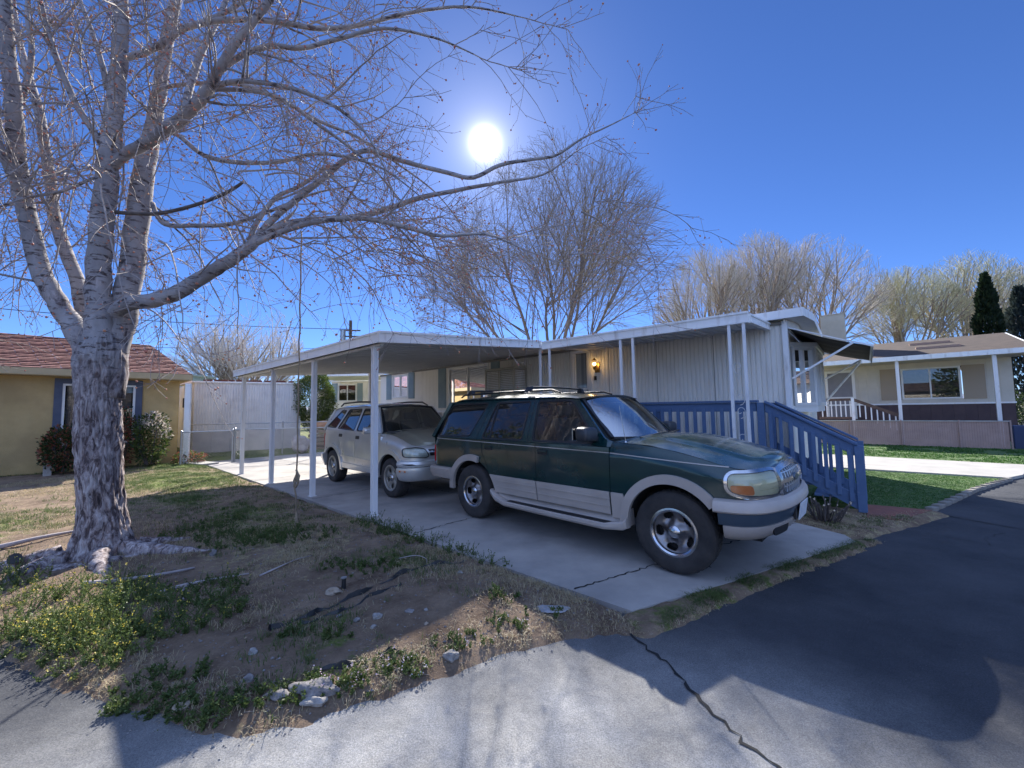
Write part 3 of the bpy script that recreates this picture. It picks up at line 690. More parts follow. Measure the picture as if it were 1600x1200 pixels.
# ================================================================= RIGHT NEIGHBOUR HOUSE
nh = thing('neighbour_house', 'white and brown neighbour house with brown shingled roof behind the beige fence', 'house', (7,19,0), 0, frame=HF)
mpN = lambda t, z, d: (t, 19.5-d, z)
ivory = pm('ivory_wall', (.52,.48,.40), (.58,.54,.46), 2, .8)
rib_wall(mpN, 3.2, 9.5, 1.5, 3.35, [(6.3,8.7,1.68,2.92),(4.2,5.2,.9,3.0)], .3, .006, .02).build('upper_wall', ivory, nh, HF)
rib_wall(mpN, 3.2, 9.5, .1, 1.5, [(4.2,5.2,.9,3.0)], .3, .006, .02).build('lower_wall', brown_wall, nh, HF)
rib_wall(lambda t, z, d: (9.5+d, t, z), 19.5, 25, .1, 3.35, (), .3, .006, .02).build('side_wall', ivory, nh, HF)
f = MB(); mpbox(f, mpN, 3.2, 9.52, 1.47, 1.53, .003, .04); f.build('belt_trim', white_paint, nh, HF)
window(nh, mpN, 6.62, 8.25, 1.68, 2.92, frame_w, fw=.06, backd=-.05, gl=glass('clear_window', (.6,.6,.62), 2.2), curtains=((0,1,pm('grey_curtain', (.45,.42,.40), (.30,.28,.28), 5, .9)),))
tanp = pm('tan_shutter', (.36,.29,.21), None, rough=.8)
for a0, a1 in ((6.0,6.6),(8.28,8.85)):
    f = MB(); mpbox(f, mpN, a0, a1, 1.66, 2.94, .004, .03); f.build('shutter', tanp, nh, HF)
f = MB(); mpbox(f, mpN, 4.2, 4.28, .9, 3.0, -.02, .04); mpbox(f, mpN, 5.1, 5.2, .9, 3.0, -.02, .04); mpbox(f, mpN, 4.28, 5.1, 2.9, 3.0, -.02, .04); mpbox(f, mpN, 4.28, 5.1, 1.75, 1.85, -.02, .03)
ndr = f.build('door', frame_w, nh, HF)
f = MB(); mpbox(f, mpN, 4.28, 5.1, .9, 1.75, -.02, .0); mpbox(f, mpN, 4.28, 5.1, 1.85, 2.9, -.02, .0); f.build('door_panel', pm('grey_screen', (.17,.17,.19), (.2,.2,.22), 3, .6), ndr, HF)
# roof (eave at w=18, ridge at w=21.5)
rr_ = MB()
rr_.hexa([(2.6,17.9,3.22),(9.75,17.9,3.22),(9.75,21.6,4.18),(2.6,21.6,4.18),(2.6,17.9,3.30),(9.75,17.9,3.30),(9.75,21.6,4.27),(2.6,21.6,4.27)])
rr_.hexa([(2.6,21.605,4.18),(9.75,21.605,4.18),(9.75,25.3,3.22),(2.6,25.3,3.22),(2.6,21.605,4.27),(9.75,21.605,4.27),(9.75,25.3,3.30),(2.6,25.3,3.30)])
rr_.build('roof', shingle_br, nh, HF)
f = MB(); f.bar((2.6,17.86,3.22),(9.78,17.86,3.22),.05,.17); f.bar((9.79,17.9,3.22),(9.79,21.6,4.18),.05,.16); f.bar((9.79,25.3,3.22),(9.79,21.62,4.18),.05,.16); f.build('fascia', white_paint, nh, HF)
f = MB(); f.box(2.8,9.7,18.0,19.48,3.13,3.15); f.build('soffit', ivory, nh, HF)
f = MB(); f.add([(9.51,19.5,3.35),(9.51,23.7,3.35),(9.51,21.6,4.15)], [(0,1,2)]); f.build('gable', ivory, nh, HF)
for a in (6.46,8.86): MB().box(a-.05,a+.05,17.95,18.05,0,3.13).build('post', post_paint, nh, HF)
for (a0,w0,a1,w1) in ((7.0,20.3,8.15,20.42),(7.1,19.2,8.3,19.32)):
    z0 = 3.30+(w0-17.9)*.262
    MB().hexa([(a0,w0,z0),(a1,w0,z0),(a1,w1+.1,z0+.05),(a0,w1+.1,z0+.05),(a0,w0,z0+.08),(a1,w0,z0+.08),(a1,w1+.1,z0+.10),(a0,w1+.1,z0+.10)]).build('roof_vent', pm('rust_vent', (.35,.22,.16), None, rough=.6), nh, HF)
# its porch rail
np_ = thing('porch_steps', 'brown and white railed porch with steps down the front of the neighbour house', 'porch', (5,18,0), 0, frame=HF)
br_w = pm('brown_wood', (.10,.06,.045), (.14,.085,.06), 5, .7)
f = MB(); f.bar((4.0,18.05,1.72),(5.1,18.05,1.72),.08,.10); f.bar((5.1,18.05,1.72),(6.5,18.05,1.02),.08,.12); f.bar((4.0,18.05,.98),(5.1,18.05,.98),.05,.08); f.build('handrail', br_w, np_, HF)
MB().box(3.3,5.1,18.05,19.4,.72,.86).build('porch_floor', br_w, np_, HF)
for k in range(7): MB().box(4.1+k*.15,4.14+k*.15,18.03,18.07,.99,1.68).build('baluster', white_paint, np_, HF)
for k in range(7):
    a = 5.28+k*.17; z = 1.72-(a-5.1)*.5; MB().box(a,a+.04,18.03,18.07,z-.62,z-.03).build('baluster', white_paint, np_, HF)
MB().box(5.05,5.15,18.0,18.1,0,1.78).build('newel_post', white_paint, np_, HF); MB().box(6.4,6.5,18.0,18.1,0,1.1).build('newel_post', white_paint, np_, HF)
for k in range(4): MB().box(5.15+.3*k,5.45+.3*k,18.12,19.2,.55-.18*k,.6-.18*k).build('step', br_w, np_, HF)
# slatted chain link fence
sf = thing('slatted_fence', 'low beige slatted chain link fence in front of the neighbour house', 'fence', (6.4,17,0), 0, frame=HF)
f = MB(); a = 3.6; k = 0
while a < 8.86: f.box(a,a+.052,17.0,17.006+.005*(k%2),.02,.89); a += .056; k += 1
f.build('slat_panel', slat_m, sf, HF)
f = MB(); f.bar((3.6,16.98,.9),(8.9,16.98,.9),.03,.03)
f.build('top_rail', metal_g, sf, HF)
for a in (3.6,5.0,6.4,7.8,8.9): MB().tube([(a,16.975,0),(a,16.975,.93)], .02, 8).build('post', slat_m, sf, HF)
# chain link gate and post at the right edge
def chain_fence(name, label, p, q, h, zb=0, parent_post=True, sp=.085, cat='fence', rail=True):
    t = thing(name, label, cat, (p[0], p[1], zb), 0)
    p = Vector((*p, zb)); q = Vector((*q, zb)); L = (q-p).length; d = (q-p)/L
    m = MB(); n = int((L+h)/sp)
    for sg in (1,-1):
        for k in range(n):
            s = k*sp - (h if sg > 0 else 0)
            # wire from (s,0) to (s+h,h) (sg>0) or (s,0) to (s-h,h)
            t0, t1 = (s, s+h) if sg > 0 else (s, s-h)
            z0, z1 = 0.0, h
            def clip(t0, t1, z0, z1):
                if t0 > t1: return [*clip(t1, t0, z1, z0)]
                if t1 < 0 or t0 > L: return None, None, None, None
                if t0 < 0: z0 = z0+(z1-z0)*(0-t0)/(t1-t0); t0 = 0
                if t1 > L: z1 = z0+(z1-z0)*(L-t0)/(t1-t0); t1 = L
                return t0, t1, z0, z1
            r = clip(t0, t1, z0, z1)
            if r[0] is None or r[1]-r[0] < .01: continue
            m.bar(p+d*r[0]+Vector((0,0,.03+r[2]*.95)), p+d*r[1]+Vector((0,0,.03+r[3]*.95)), .0022, .0022)
    m.build('wire_mesh', metal_g, t)
    f = MB(); f.tube([p+Vector((0,0,h)), q+Vector((0,0,h))], .018, 8); f.build('top_rail', metal_g, t, smooth=60)
    n = max(1, round(L/2.4))
    for k in range(n+1):
        x = p+d*(L*k/n); f = MB(); f.tube([x, x+Vector((0,0,h+.03))], .028, 10); f.tube([x+Vector((0,0,h+.03)), x+Vector((0,0,h+.07))], [.034,.005], 10); f.build('post', metal_g, t, smooth=60)
    return t
g1, g2 = HP(9.25,17), HP(11.5,17)
chain_fence('chain_link_gate', 'grey chain link gate beside the right end of the beige slatted fence', (g1.x,g1.y), (g2.x,g2.y), .95, cat='gate')
MB().box(9.0,9.3,17.3,17.6,0,.75).build('bin', pm('blue_bin_plastic', (.03,.05,.12), None, rough=.5), thing('rubbish_bin', 'dark blue bin standing behind the gate at the right', 'bin', (9.15,17.45,0), 0, frame=HF), HF, bevel=.02)

# ================================================================= YELLOW HOUSE (left)
yh = thing('yellow_house', 'yellow stucco house with red shingled hip roof behind the big tree', 'house', (-12.5,-4,0), 0, frame=HF)
X0 = -10.75
mpY = lambda t, z, d: (X0+d, t, z)
def flat_wall(mp, t0, t1, z0, z1, holes): return rib_wall(mp, t0, t1, z0, z1, holes, 50, 0, .02)
flat_wall(mpY, -12, -.65, -.1, 2.6, [(-3.10,-1.66,.75,2.42)]).build('wall', stucco, yh, HF)
MB().box(-20,X0,-.67,-.65,-.1,2.6).build('side_wall', stucco, yh, HF)
window(yh, mpY, -3.10, -1.66, .75, 2.42, frame_w, fw=.05, backd=-.05, curtains=((.02,.98,blind),))
f = MB(); mpbox(f, mpY, -3.25, -3.10, .62, 2.56, .0, .04); mpbox(f, mpY, -1.66, -1.51, .62, 2.56, .0, .04); mpbox(f, mpY, -3.10, -1.66, 2.42, 2.56, .0, .04); mpbox(f, mpY, -3.10, -1.66, .62, .75, .0, .04)
f.build('window_surround', bluegrey, yh, HF)
# hip roof
e0, e1 = 2.78, 4.1
rf = MB(); ea, eb = X0+.42, -.42
rf.add([(ea,eb,e0),(ea,-14,e0),(-14,-14,e1),(-14,-4.6,e1)], [(0,3,2,1)])
rf.add([(ea,eb,e0),(-14,-1.6,e1-.12),(-14,-4.6,e1)], [(0,1,2)])
rf.v.clear(); rf.f.clear()
rows = 22
def hip(u_, v_):   # u along w, v up the slope, stepped shingles
    a = lerp(ea, -14, v_); w = lerp(-14, lerp(eb, -1.05, v_), u_); return (a, w, lerp(e0, e1, v_))
for r_ in range(rows):
    v0, v1 = r_/rows, (r_+1)/rows; lift = .022
    for k in range(40):
        u0, u1 = k/40, (k+1)/40
        jit = .004*((k*7+r_*13) % 5)
        p = [hip(u0,v0), hip(u1,v0), hip(u1,v1), hip(u0,v1)]
        q = [(p[0][0],p[0][1],p[0][2]+lift+jit),(p[1][0],p[1][1],p[1][2]+lift+jit),p[2],p[3]]
        rf.add(q+[p[0],p[1]], [(0,1,2,3),(4,5,1,0)])
for r_ in range(rows):
    v0, v1 = r_/rows, (r_+1)/rows
    p0 = hip(1,v0); p1 = hip(1,v1); rf.add([(p0[0],p0[1],p0[2]+.02),(-20,p0[1],p0[2]+.02),(-20,p1[1],p1[2]),(p1[0],p1[1],p1[2])], [(0,1,2,3)])
rf.build('roof', shingle_red, yh, HF)
f = MB(); f.bar((ea,eb,2.70),(ea,-12,2.70),.04,.17); f.bar((ea,eb,2.70),(-20,eb,2.70),.04,.17); f.build('fascia', fascia_y, yh, HF)
f = MB(); f.box(-20,ea,-.65,eb,2.60,2.62); f.box(X0,ea,-12,-.65,2.60,2.62); f.build('soffit', fascia_y, yh, HF)
f = MB(); f.add([(ea-.8,-4.6,3.12),(ea-.5,-5.2,3.0),(ea-.5,-4.0,3.0),(ea-1.2,-4.6,3.14)], [(0,1,2),(0,2,3),(0,3,1)]); f.build('roof_vent', shingle_br, yh, HF)
MB().box(-10.3,-10.1,-3.35,-3.2,0,.34).build('post_stub', block_m, None, HF, bevel=.01).name = 'concrete_block'
o = bpy.data.objects['concrete_block']; tag(o, 'small pale concrete block standing by the yellow house wall', 'block')

# ================================================================= LEFT BACKGROUND
sh_m = pm('shed_siding', (.62,.61,.60), (.70,.69,.67), 1.5, .6, col3=(.3,.28,.28), scale3=2, amt3=.3)
sd = thing('storage_shed', 'pale ribbed metal shed with rusty red roof edge behind the chain link fence', 'shed', (-10.5,16,0))
sA, sB, sC = Vector((-12.3,15.35,0)), Vector((-9.15,17.2,0)), Vector((-15.1,18.0,0))
def mp2(A, B, off=1):
    d = (B-A).normalized(); n = Vector((d.y,-d.x,0))*off
    return lambda t, z, dd: tuple(A+d*t+n*dd+Vector((0,0,z)))
rib_wall(mp2(sA, sB), 0, (sB-sA).length, .9, 2.78, (), .09, .015).build('front_wall', sh_m, sd)
rib_wall(mp2(sA, sB), 0, (sB-sA).length, -.05, .9, (), .6, .01).build('lower_wall', pm('shed_base', (.36,.34,.34), (.46,.44,.43), 2, .8), sd)
rib_wall(mp2(sC, sA), 0, (sA-sC).length, -.05, 2.78, (), .09, .015).build('side_wall', sh_m, sd)
f = MB(); n_ = (sB-sA).normalized(); bk = Vector((-n_.y, n_.x, 0))
P = [sA-n_*.05-bk*.05, sB+n_*.05-bk*.05, sB+n_*.05+bk*2.5, sA+bk*2.5-n_*1.1]
f.hexa([tuple(p+Vector((0,0,2.78))) for p in P]+[tuple(p+Vector((0,0,2.84+(.14 if i > 1 else 0)))) for i, p in enumerate(P)]); f.build('roof', white_paint, sd)
f = MB(); rk = random.Random(3); t = .25
while t < 3.2:
    L = rk.uniform(.2,.6); p = sA+n_*t+bk*.15; f.bar(p+Vector((0,0,2.88)), p+n_*L+Vector((0,0,2.88+rk.uniform(-.01,.02))), .1, .07); t += L+rk.uniform(.02,.12)
f.build('roof_edge', pm('rusty_roof', (.19,.055,.035), (.10,.04,.03), 6, .9), sd)
f = MB(); m2 = mp2(sC, sA); mpbox(f, m2, 1.2, 1.55, 1.85, 2.25, .005, .02); f.build('hatch', dark_room, sd)
wp = thing('white_door_post', 'tall white board standing at the corner of the yellow house', 'post', (-9.9,12.2,0))
f = MB(); f.box(-10.15,-9.98,12.30,12.36,0,2.5); f.build('board', white_paint, wp)
f = MB(); f.prism([(-10.2,12.35),(-9.3,12.0),(-9.1,12.4),(-10.1,12.9)], -.02, .05); f.build('paving_slab', concrete_b, wp)
gs = thing('green_shed', 'pale green shed roof peeking over the metal shed', 'shed', (-17.8,21,0))
MB().box(-18.6,-17.0,21,22.5,0,3.6).build('walls', pm('pale_green', (.38,.47,.45), None, rough=.7), gs)
MB().prism([(-18.7,20.9),(-16.9,20.9),(-16.9,22.6),(-18.7,22.6)], 3.6, 3.7).build('roof', pm('pale_green_roof', (.42,.5,.48), None, rough=.6), gs)
# fences
chain_fence('chain_link_fence', 'grey chain link fence running behind the carport from its gate post', (-8.9,12.8), (-4.6,13.9), 1.03)
chain_fence('chain_link_gate', 'sagging chain link gate between the yellow house and the fence post', (-9.95,12.0), (-8.93,12.75), 1.0, cat='gate')
chain_fence('chain_link_fence', 'farther chain link fence in front of the metal shed', (-11.4,14.0), (-6.0,16.2), 1.18, sp=.08)
# second white mobile home and its patio cover
h2 = thing('mobile_home', 'smaller white mobile home with one shuttered window behind the silver car', 'mobile home', (-9,22,0))
mpS = lambda t, z, d: (t, 22-d, z)
rib_wall(mpS, -10.0, -6.2, 1.65, 3.25, [(-9.65,-8.62,2.15,3.1)], .15).build('siding', white_siding, h2)
rib_wall(mpS, -10.0, -6.2, 0, 1.65, (), .4).build('skirting', pm('dark_skirting', (.10,.11,.13), None, rough=.8), h2)
window(h2, mpS, -9.65, -8.62, 2.15, 3.1, frame_w, frame=WF, fw=.06)
for a in (-9.98,-8.58):
    f = MB(); mpbox(f, mpS, a, a+.3, 2.1, 3.15, .005, .03); f.build('shutter', shutter_m, h2)
MB().box(-10.1,-6.0,21.9,26,3.25,3.4).build('roof', white_paint, h2)
MB().box(-10.02,-10.0,22,26,0,3.25).build('side_wall', white_siding, h2)
pcv = thing('patio_cover', 'white patio cover on a single post behind the silver car', 'patio cover', (-8.2,19,0))
MB().box(-9.7,-6.4,19.0,21.8,3.28,3.40).build('roof', white_paint, pcv)
MB().box(-9.45,-9.3,19.05,19.2,0,3.28).build('post', post_paint, pcv)
bh2 = thing('beige_house', 'small beige house far behind the juniper bush', 'house', (-13.5,34,0))
MB().box(-16.5,-12.2,34,38,0,3.0).build('walls', ivory, bh2)
f = MB(); f.add([(-17,33.5,2.95),(-11.9,33.5,2.95),(-11.9,36,3.9),(-17,36,3.9),(-17,38.5,2.95),(-11.9,38.5,2.95)], [(0,1,2,3),(3,2,5,4),(1,5,2),(0,3,4)]); f.build('roof', shingle_br, bh2)
MB().box(-13.6,-12.9,33.96,34.0,1.3,2.4).build('window', dark_room, bh2)
# log pile and orange cover beyond fence
lp = thing('wood_pile', 'stack of weathered boards beyond the chain link fence', 'wood pile', (-8.0,17,0))
rk = random.Random(9)
wood = pm('weathered_wood', (.30,.20,.13), (.20,.14,.10), 8, .9)
for k in range(14):
    z = .08+(k//3)*.17; x = -8.5+(k % 3)*.05; MB().bar((x+rk.uniform(-.1,.1),16.6+(k%3)*.28,z),(x+1.7+rk.uniform(-.3,.3),16.7+(k%3)*.28,z+rk.uniform(-.03,.03)),.2,.12).build('board', wood, lp)
MB().blob((-8.0,16.9,1.02), .34, 3, 3, .15, (1.3,.8,.5)).build('orange_cover', pm('orange_tarp', (.50,.26,.12), (.42,.2,.1), 5, .7), None, WF, smooth=60)
tag(bpy.data.objects['orange_cover'], 'lumpy orange cloth lying on the stacked boards', 'cover')
MB().blob((-8.05,15.2,.35), .3, 5, 3, .3, (1,.7,1.1)).build('rock', pm('pale_rock', (.42,.38,.36), (.3,.27,.26), 6, .9), None, WF)
o = bpy.data.objects['rock']; tag(o, 'pale boulder leaning by the base of the metal shed', 'rock')
MB().blob((-5.4,16.5,.75), .35, 8, 3, .3, (1.4,.8,.8)).build('bundle', pm('red_cloth', (.45,.16,.12), (.6,.55,.5), 5, .9, contrast=(.45,.55)), None, WF)
tag(bpy.data.objects['bundle'], 'red and white bundle piled behind the silver car', 'bundle')
# utility pole and wires
up = thing('utility_pole', 'brown utility pole top with two crossarms above the carport roof', 'utility pole', (-18.6,45,0))
pw_ = pm('pole_wood', (.11,.075,.05), (.08,.055,.04), 6, .9)
f = MB(); f.tube([(-18.4,45,0),(-18.4,45,12.1)], [.2,.16], 10); f.build('pole', pw_, up)
MB().bar((-19.6,45,11.0),(-17.4,45.4,11.0),.12,.14).build('crossarm', pw_, up); MB().bar((-19.6,45,10.3),(-17.4,45.4,10.3),.12,.14).build('crossarm', pw_, up)
MB().tube([(-19.3,45.1,9.8),(-19.3,45.1,11.0)], .3, 10).build('transformer', metal_g, up)
def wire(lab, a, b, sag, r=.02):
    pts = []
    for k in range(25):
        t = k/24; p = Vector(a).lerp(Vector(b), t); p.z -= sag*4*t*(1-t); pts.append(p)
    o = MB().tube(pts, r, 5).build('power_line', pm('cable', (.02,.02,.025), None, rough=.6) if 'cable' not in MATS else MATS['cable']); tag(o, lab, 'cable')
wire('upper black power line running to the utility pole', (-60,30,12.6), (-18.4,45,11.1), .8, .035)
wire('lower thin power line passing left of the utility pole', (-60,32,9.0), (-17.4,45.4,9.0), .6, .022)
# ================================================================= CARS
def paint(name, c, c2, rough=.28, metal=.35, dust=None, dz=.12, coat=.8):
    m = pm(name, c, c2, 1.5, rough, 0, metal=metal, coat=coat, col3=dust, scale3=2.3, amt3=dz, c3=(.45,.75)); b = m.node_tree.nodes['Principled BSDF']
    b.inputs['Coat Roughness'].default_value = .08
    t = m.node_tree; n = t.nodes.new('ShaderNodeTexNoise'); n.inputs['Scale'].default_value = 5; n.inputs['Detail'].default_value = 5
    tc = t.nodes.new('ShaderNodeTexCoord'); t.links.new(tc.outputs['Object'], n.inputs['Vector'])
    r = t.nodes.new('ShaderNodeMapRange'); r.inputs['To Min'].default_value = max(.03, rough-.08); r.inputs['To Max'].default_value = rough+.22
    t.links.new(n.outputs[0], r.inputs[0]); t.links.new(r.outputs[0], b.inputs['Roughness'])
    return m
green_p = paint('green_paint', (.002,.024,.027), (.003,.034,.037), .16, .2, (.05,.06,.06), .06)
hood_p = paint('worn_green_hood', (.006,.040,.036), (.012,.050,.045), .22, .25, (.38,.37,.33), .55)
clad_p = paint('taupe_cladding', (.37,.32,.285), (.45,.395,.355), .42, .1, (.24,.21,.19), .35, coat=.15)
slate_p = paint('slate_band', (.045,.07,.10), (.065,.09,.12), .35, .2, None, 0, coat=.3)
silver_p = paint('champagne_paint', (.60,.59,.56), (.68,.67,.64), .26, .55, (.3,.28,.25), .25)
hoodv_p = paint('champagne_hood', (.36,.345,.26), (.42,.40,.31), .32, .5, (.3,.28,.25), .3)
chrome = pm('chrome', (.60,.61,.63), (.38,.38,.40), 8, .2, metal=1)
wheel_m = pm('dull_alloy', (.16,.145,.145), (.30,.28,.27), 9, .34, metal=.9)
wheel_v = pm('silver_wheel', (.30,.28,.25), (.42,.40,.36), 6, .4, metal=.6)
tyre_m = pm('tyre_rubber', (.022,.020,.020), (.045,.040,.038), 7, .85, .3, 60)
blackp = pm('black_trim', (.012,.012,.014), (.022,.022,.024), 8, .45)
under_m = pm('underbody', (.012,.012,.012), (.03,.027,.025), 6, .9)
car_glass = glass('car_glass', (.42,.47,.46), 1.7, film=.02)
tint_glass = glass('tinted_glass', (.10,.11,.12), 1.9, film=.02)
wind_glass = glass('windscreen_glass', (.50,.58,.54), .5)
lamp_glass = glass('lamp_glass', (.9,.92,.85), 1.6, .05, film=.03)
red_lens = pm('red_lens', (.45,.015,.02), (.5,.02,.03), 3, .12, coat=1)
amber_lens = pm('amber_lens', (.70,.20,.03), (.75,.25,.05), 5, .12, coat=1)
refl_m = pm('lamp_reflector', (.66,.63,.48), (.74,.71,.56), 4, .25, metal=0)
seat_m = pm('grey_seat', (.08,.08,.085), (.11,.11,.115), 5, .9)
plate_m = pm('licence_plate', (.72,.74,.78), (.6,.62,.66), 20, .4)

def catmull(P, n=10):
    out = []; P = [P[0]]+list(P)+[P[-1]]
    for i in range(1, len(P)-2):
        for k in range(n):
            t = k/n; p0, p1, p2, p3 = (Vector(P[i+j]) for j in (-1,0,1,2))
            out.append(.5*((2*p1)+(-p0+p2)*t+(2*p0-5*p1+4*p2-p3)*t*t+(-p0+3*p1-3*p2+p3)*t**3))
    out.append(Vector(P[-1])); return out
def interp(T, x):
    if x <= T[0][0]: return T[0][1]
    for i in range(len(T)-1):
        if x <= T[i+1][0]:
            k = (x-T[i][0])/(T[i+1][0]-T[i][0]); return T[i][1]+(T[i+1][1]-T[i][1])*k
    return T[-1][1]
def arc(cx, cz, r, a0, a1, n=14): return [(cx+r*math.cos(R(a0+(a1-a0)*k/n)), cz+r*math.sin(R(a0+(a1-a0)*k/n))) for k in range(n+1)]
def roundpoly(P, r, n=5):
    out = []; m = len(P)
    for i in range(m):
        p = Vector(P[i]); a = Vector(P[i-1])-p; b = Vector(P[(i+1) % m])-p
        rr = min(r, a.length*.45, b.length*.45); A = p+a.normalized()*rr; B = p+b.normalized()*rr
        for k in range(n+1):
            t = k/n; q = A*(1-t)**2+p*2*t*(1-t)+B*t*t; out.append((q.x, q.y))
    return out
def grow(P, d):
    m = len(P); area = sum(P[i][0]*P[(i+1)%m][1]-P[(i+1)%m][0]*P[i][1] for i in range(m)); sg = 1 if area > 0 else -1; out = []
    for i in range(m):
        a = Vector(P[i-1]); p = Vector(P[i]); b = Vector(P[(i+1) % m]); t = (b-a)
        if t.length < 1e-9: out.append(P[i]); continue
        t.normalize(); nn = Vector((t.y, -t.x))*sg; out.append((p.x+nn.x*d, p.y+nn.y*d))
    return out

class Car:
    def __init__(s, root, front, rear, inset):
        s.t = root
        F = catmull(front, 10); L = [0]
        for i in range(1, len(F)): L.append(L[-1]+(F[i]-F[i-1]).length)
        s.F = F; s.FL = L; s.f0 = front[0][0]; s.smax = s.f0+L[-1]
        B = catmull(rear, 8); L = [0]
        for i in range(1, len(B)): L.append(L[-1]+(B[i]-B[i-1]).length)
        s.B = B; s.BL = L; s.b0 = rear[0][0]; s.smin = s.b0-L[-1]; s.inset = inset; s.hw = front[0][1]
    def plan(s, q):
        if q > s.f0 or q < s.b0:
            P, L, d = (s.F, s.FL, q-s.f0) if q > s.f0 else (s.B, s.BL, s.b0-q)
            d = min(d, L[-1]-1e-6); i = 0
            while i < len(L)-2 and L[i+1] < d: i += 1
            k = (d-L[i])/(L[i+1]-L[i]); p = P[i].lerp(P[i+1], k)
            def tang(j):
                j0 = max(0, j-1); j1 = min(len(P)-1, j+1); return (P[j1]-P[j0]).normalized()
            t = tang(i).lerp(tang(i+1), k).normalized()
            n = Vector((-t.y, t.x)) if q > s.f0 else Vector((t.y, -t.x))
            if (n.y < 0 and abs(n.y) > .05) or (abs(n.y) <= .05 and n.x*(1 if q > s.f0 else -1) < 0): n = -n
            return p, n
        return Vector((q, s.hw)), Vector((0, 1))
    def P(s, q, z, off=0, side=1):          # side=1: right side of the car (local -y)
        p, n = s.plan(q); d = off-s.inset(q, z); p = p+n*d
        return Vector((p.x, max(p.y, -.02)*-side if abs(q-s.smax) > 1e-4 and abs(q-s.smin) > 1e-4 else 0, z))
    def panel(s, name, pts, mat, off=0, thick=.02, res=.07, parent=None, holes=(), sides=(1,-1), smooth=35, label=None):
        outs = []
        loops = [[Vector((x, 0, z)) for x, z in pts]]+[[Vector((x, 0, z)) for x, z in h] for h in holes]
        flat = [v for l in loops for v in l]; tris = tessellate_polygon(loops)
        for sd in sides:
            bm = bmesh.new(); vs = [bm.verts.new(v) for v in flat]
            for t in tris:
                try: bm.faces.new([vs[i] for i in t])
                except ValueError: pass
            xs = [v.x for v in flat]; zs = [v.z for v in flat]
            for lo, hi, nrm in ((min(xs), max(xs), (1,0,0)), (min(zs), max(zs), (0,0,1))):
                q = math.floor(lo/res)*res+res
                while q < hi:
                    bmesh.ops.bisect_plane(bm, geom=bm.verts[:]+bm.edges[:]+bm.faces[:], plane_co=(q,0,0) if nrm[0] else (0,0,q), plane_no=nrm); q += res
            bmesh.ops.remove_doubles(bm, verts=bm.verts, dist=1e-5)
            if thick:
                be = [e for e in bm.edges if e.is_boundary]
                r = bmesh.ops.extrude_edge_only(bm, edges=be); new = {v for v in r['geom'] if isinstance(v, bmesh.types.BMVert)}
            else: new = set()
            for v in bm.verts: v.co = s.P(v.co.x, v.co.z, off-(thick if v in new else 0), sd)
            bmesh.ops.recalc_face_normals(bm, faces=bm.faces)
            mb = MB(); mb.v = [tuple(v.co) for v in bm.verts]; bm.verts.index_update(); mb.f = [tuple(v.index for v in f.verts) for f in bm.faces]
            # point the outer faces outwards
            test = max(bm.faces, key=lambda f: f.calc_area()); c = test.calc_center_median(); cen = Vector((0, 0, c.z)); 
            pl = Vector((c.x*.35, c.y, 0)) if abs(c.x) < 1.6 else Vector((c.x, c.y, 0))
            if test.normal.dot(pl) < 0: mb.f = [f[::-1] for f in mb.f]
            bm.free(); outs.append(mb.build(name, mat, parent or s.t, XF[s.t['_m']], smooth=smooth, label=label))
        return outs
    def part(s, mb, name, mat, parent=None, **k): return mb.build(name, mat, parent or s.t, XF[s.t['_m']], **k)

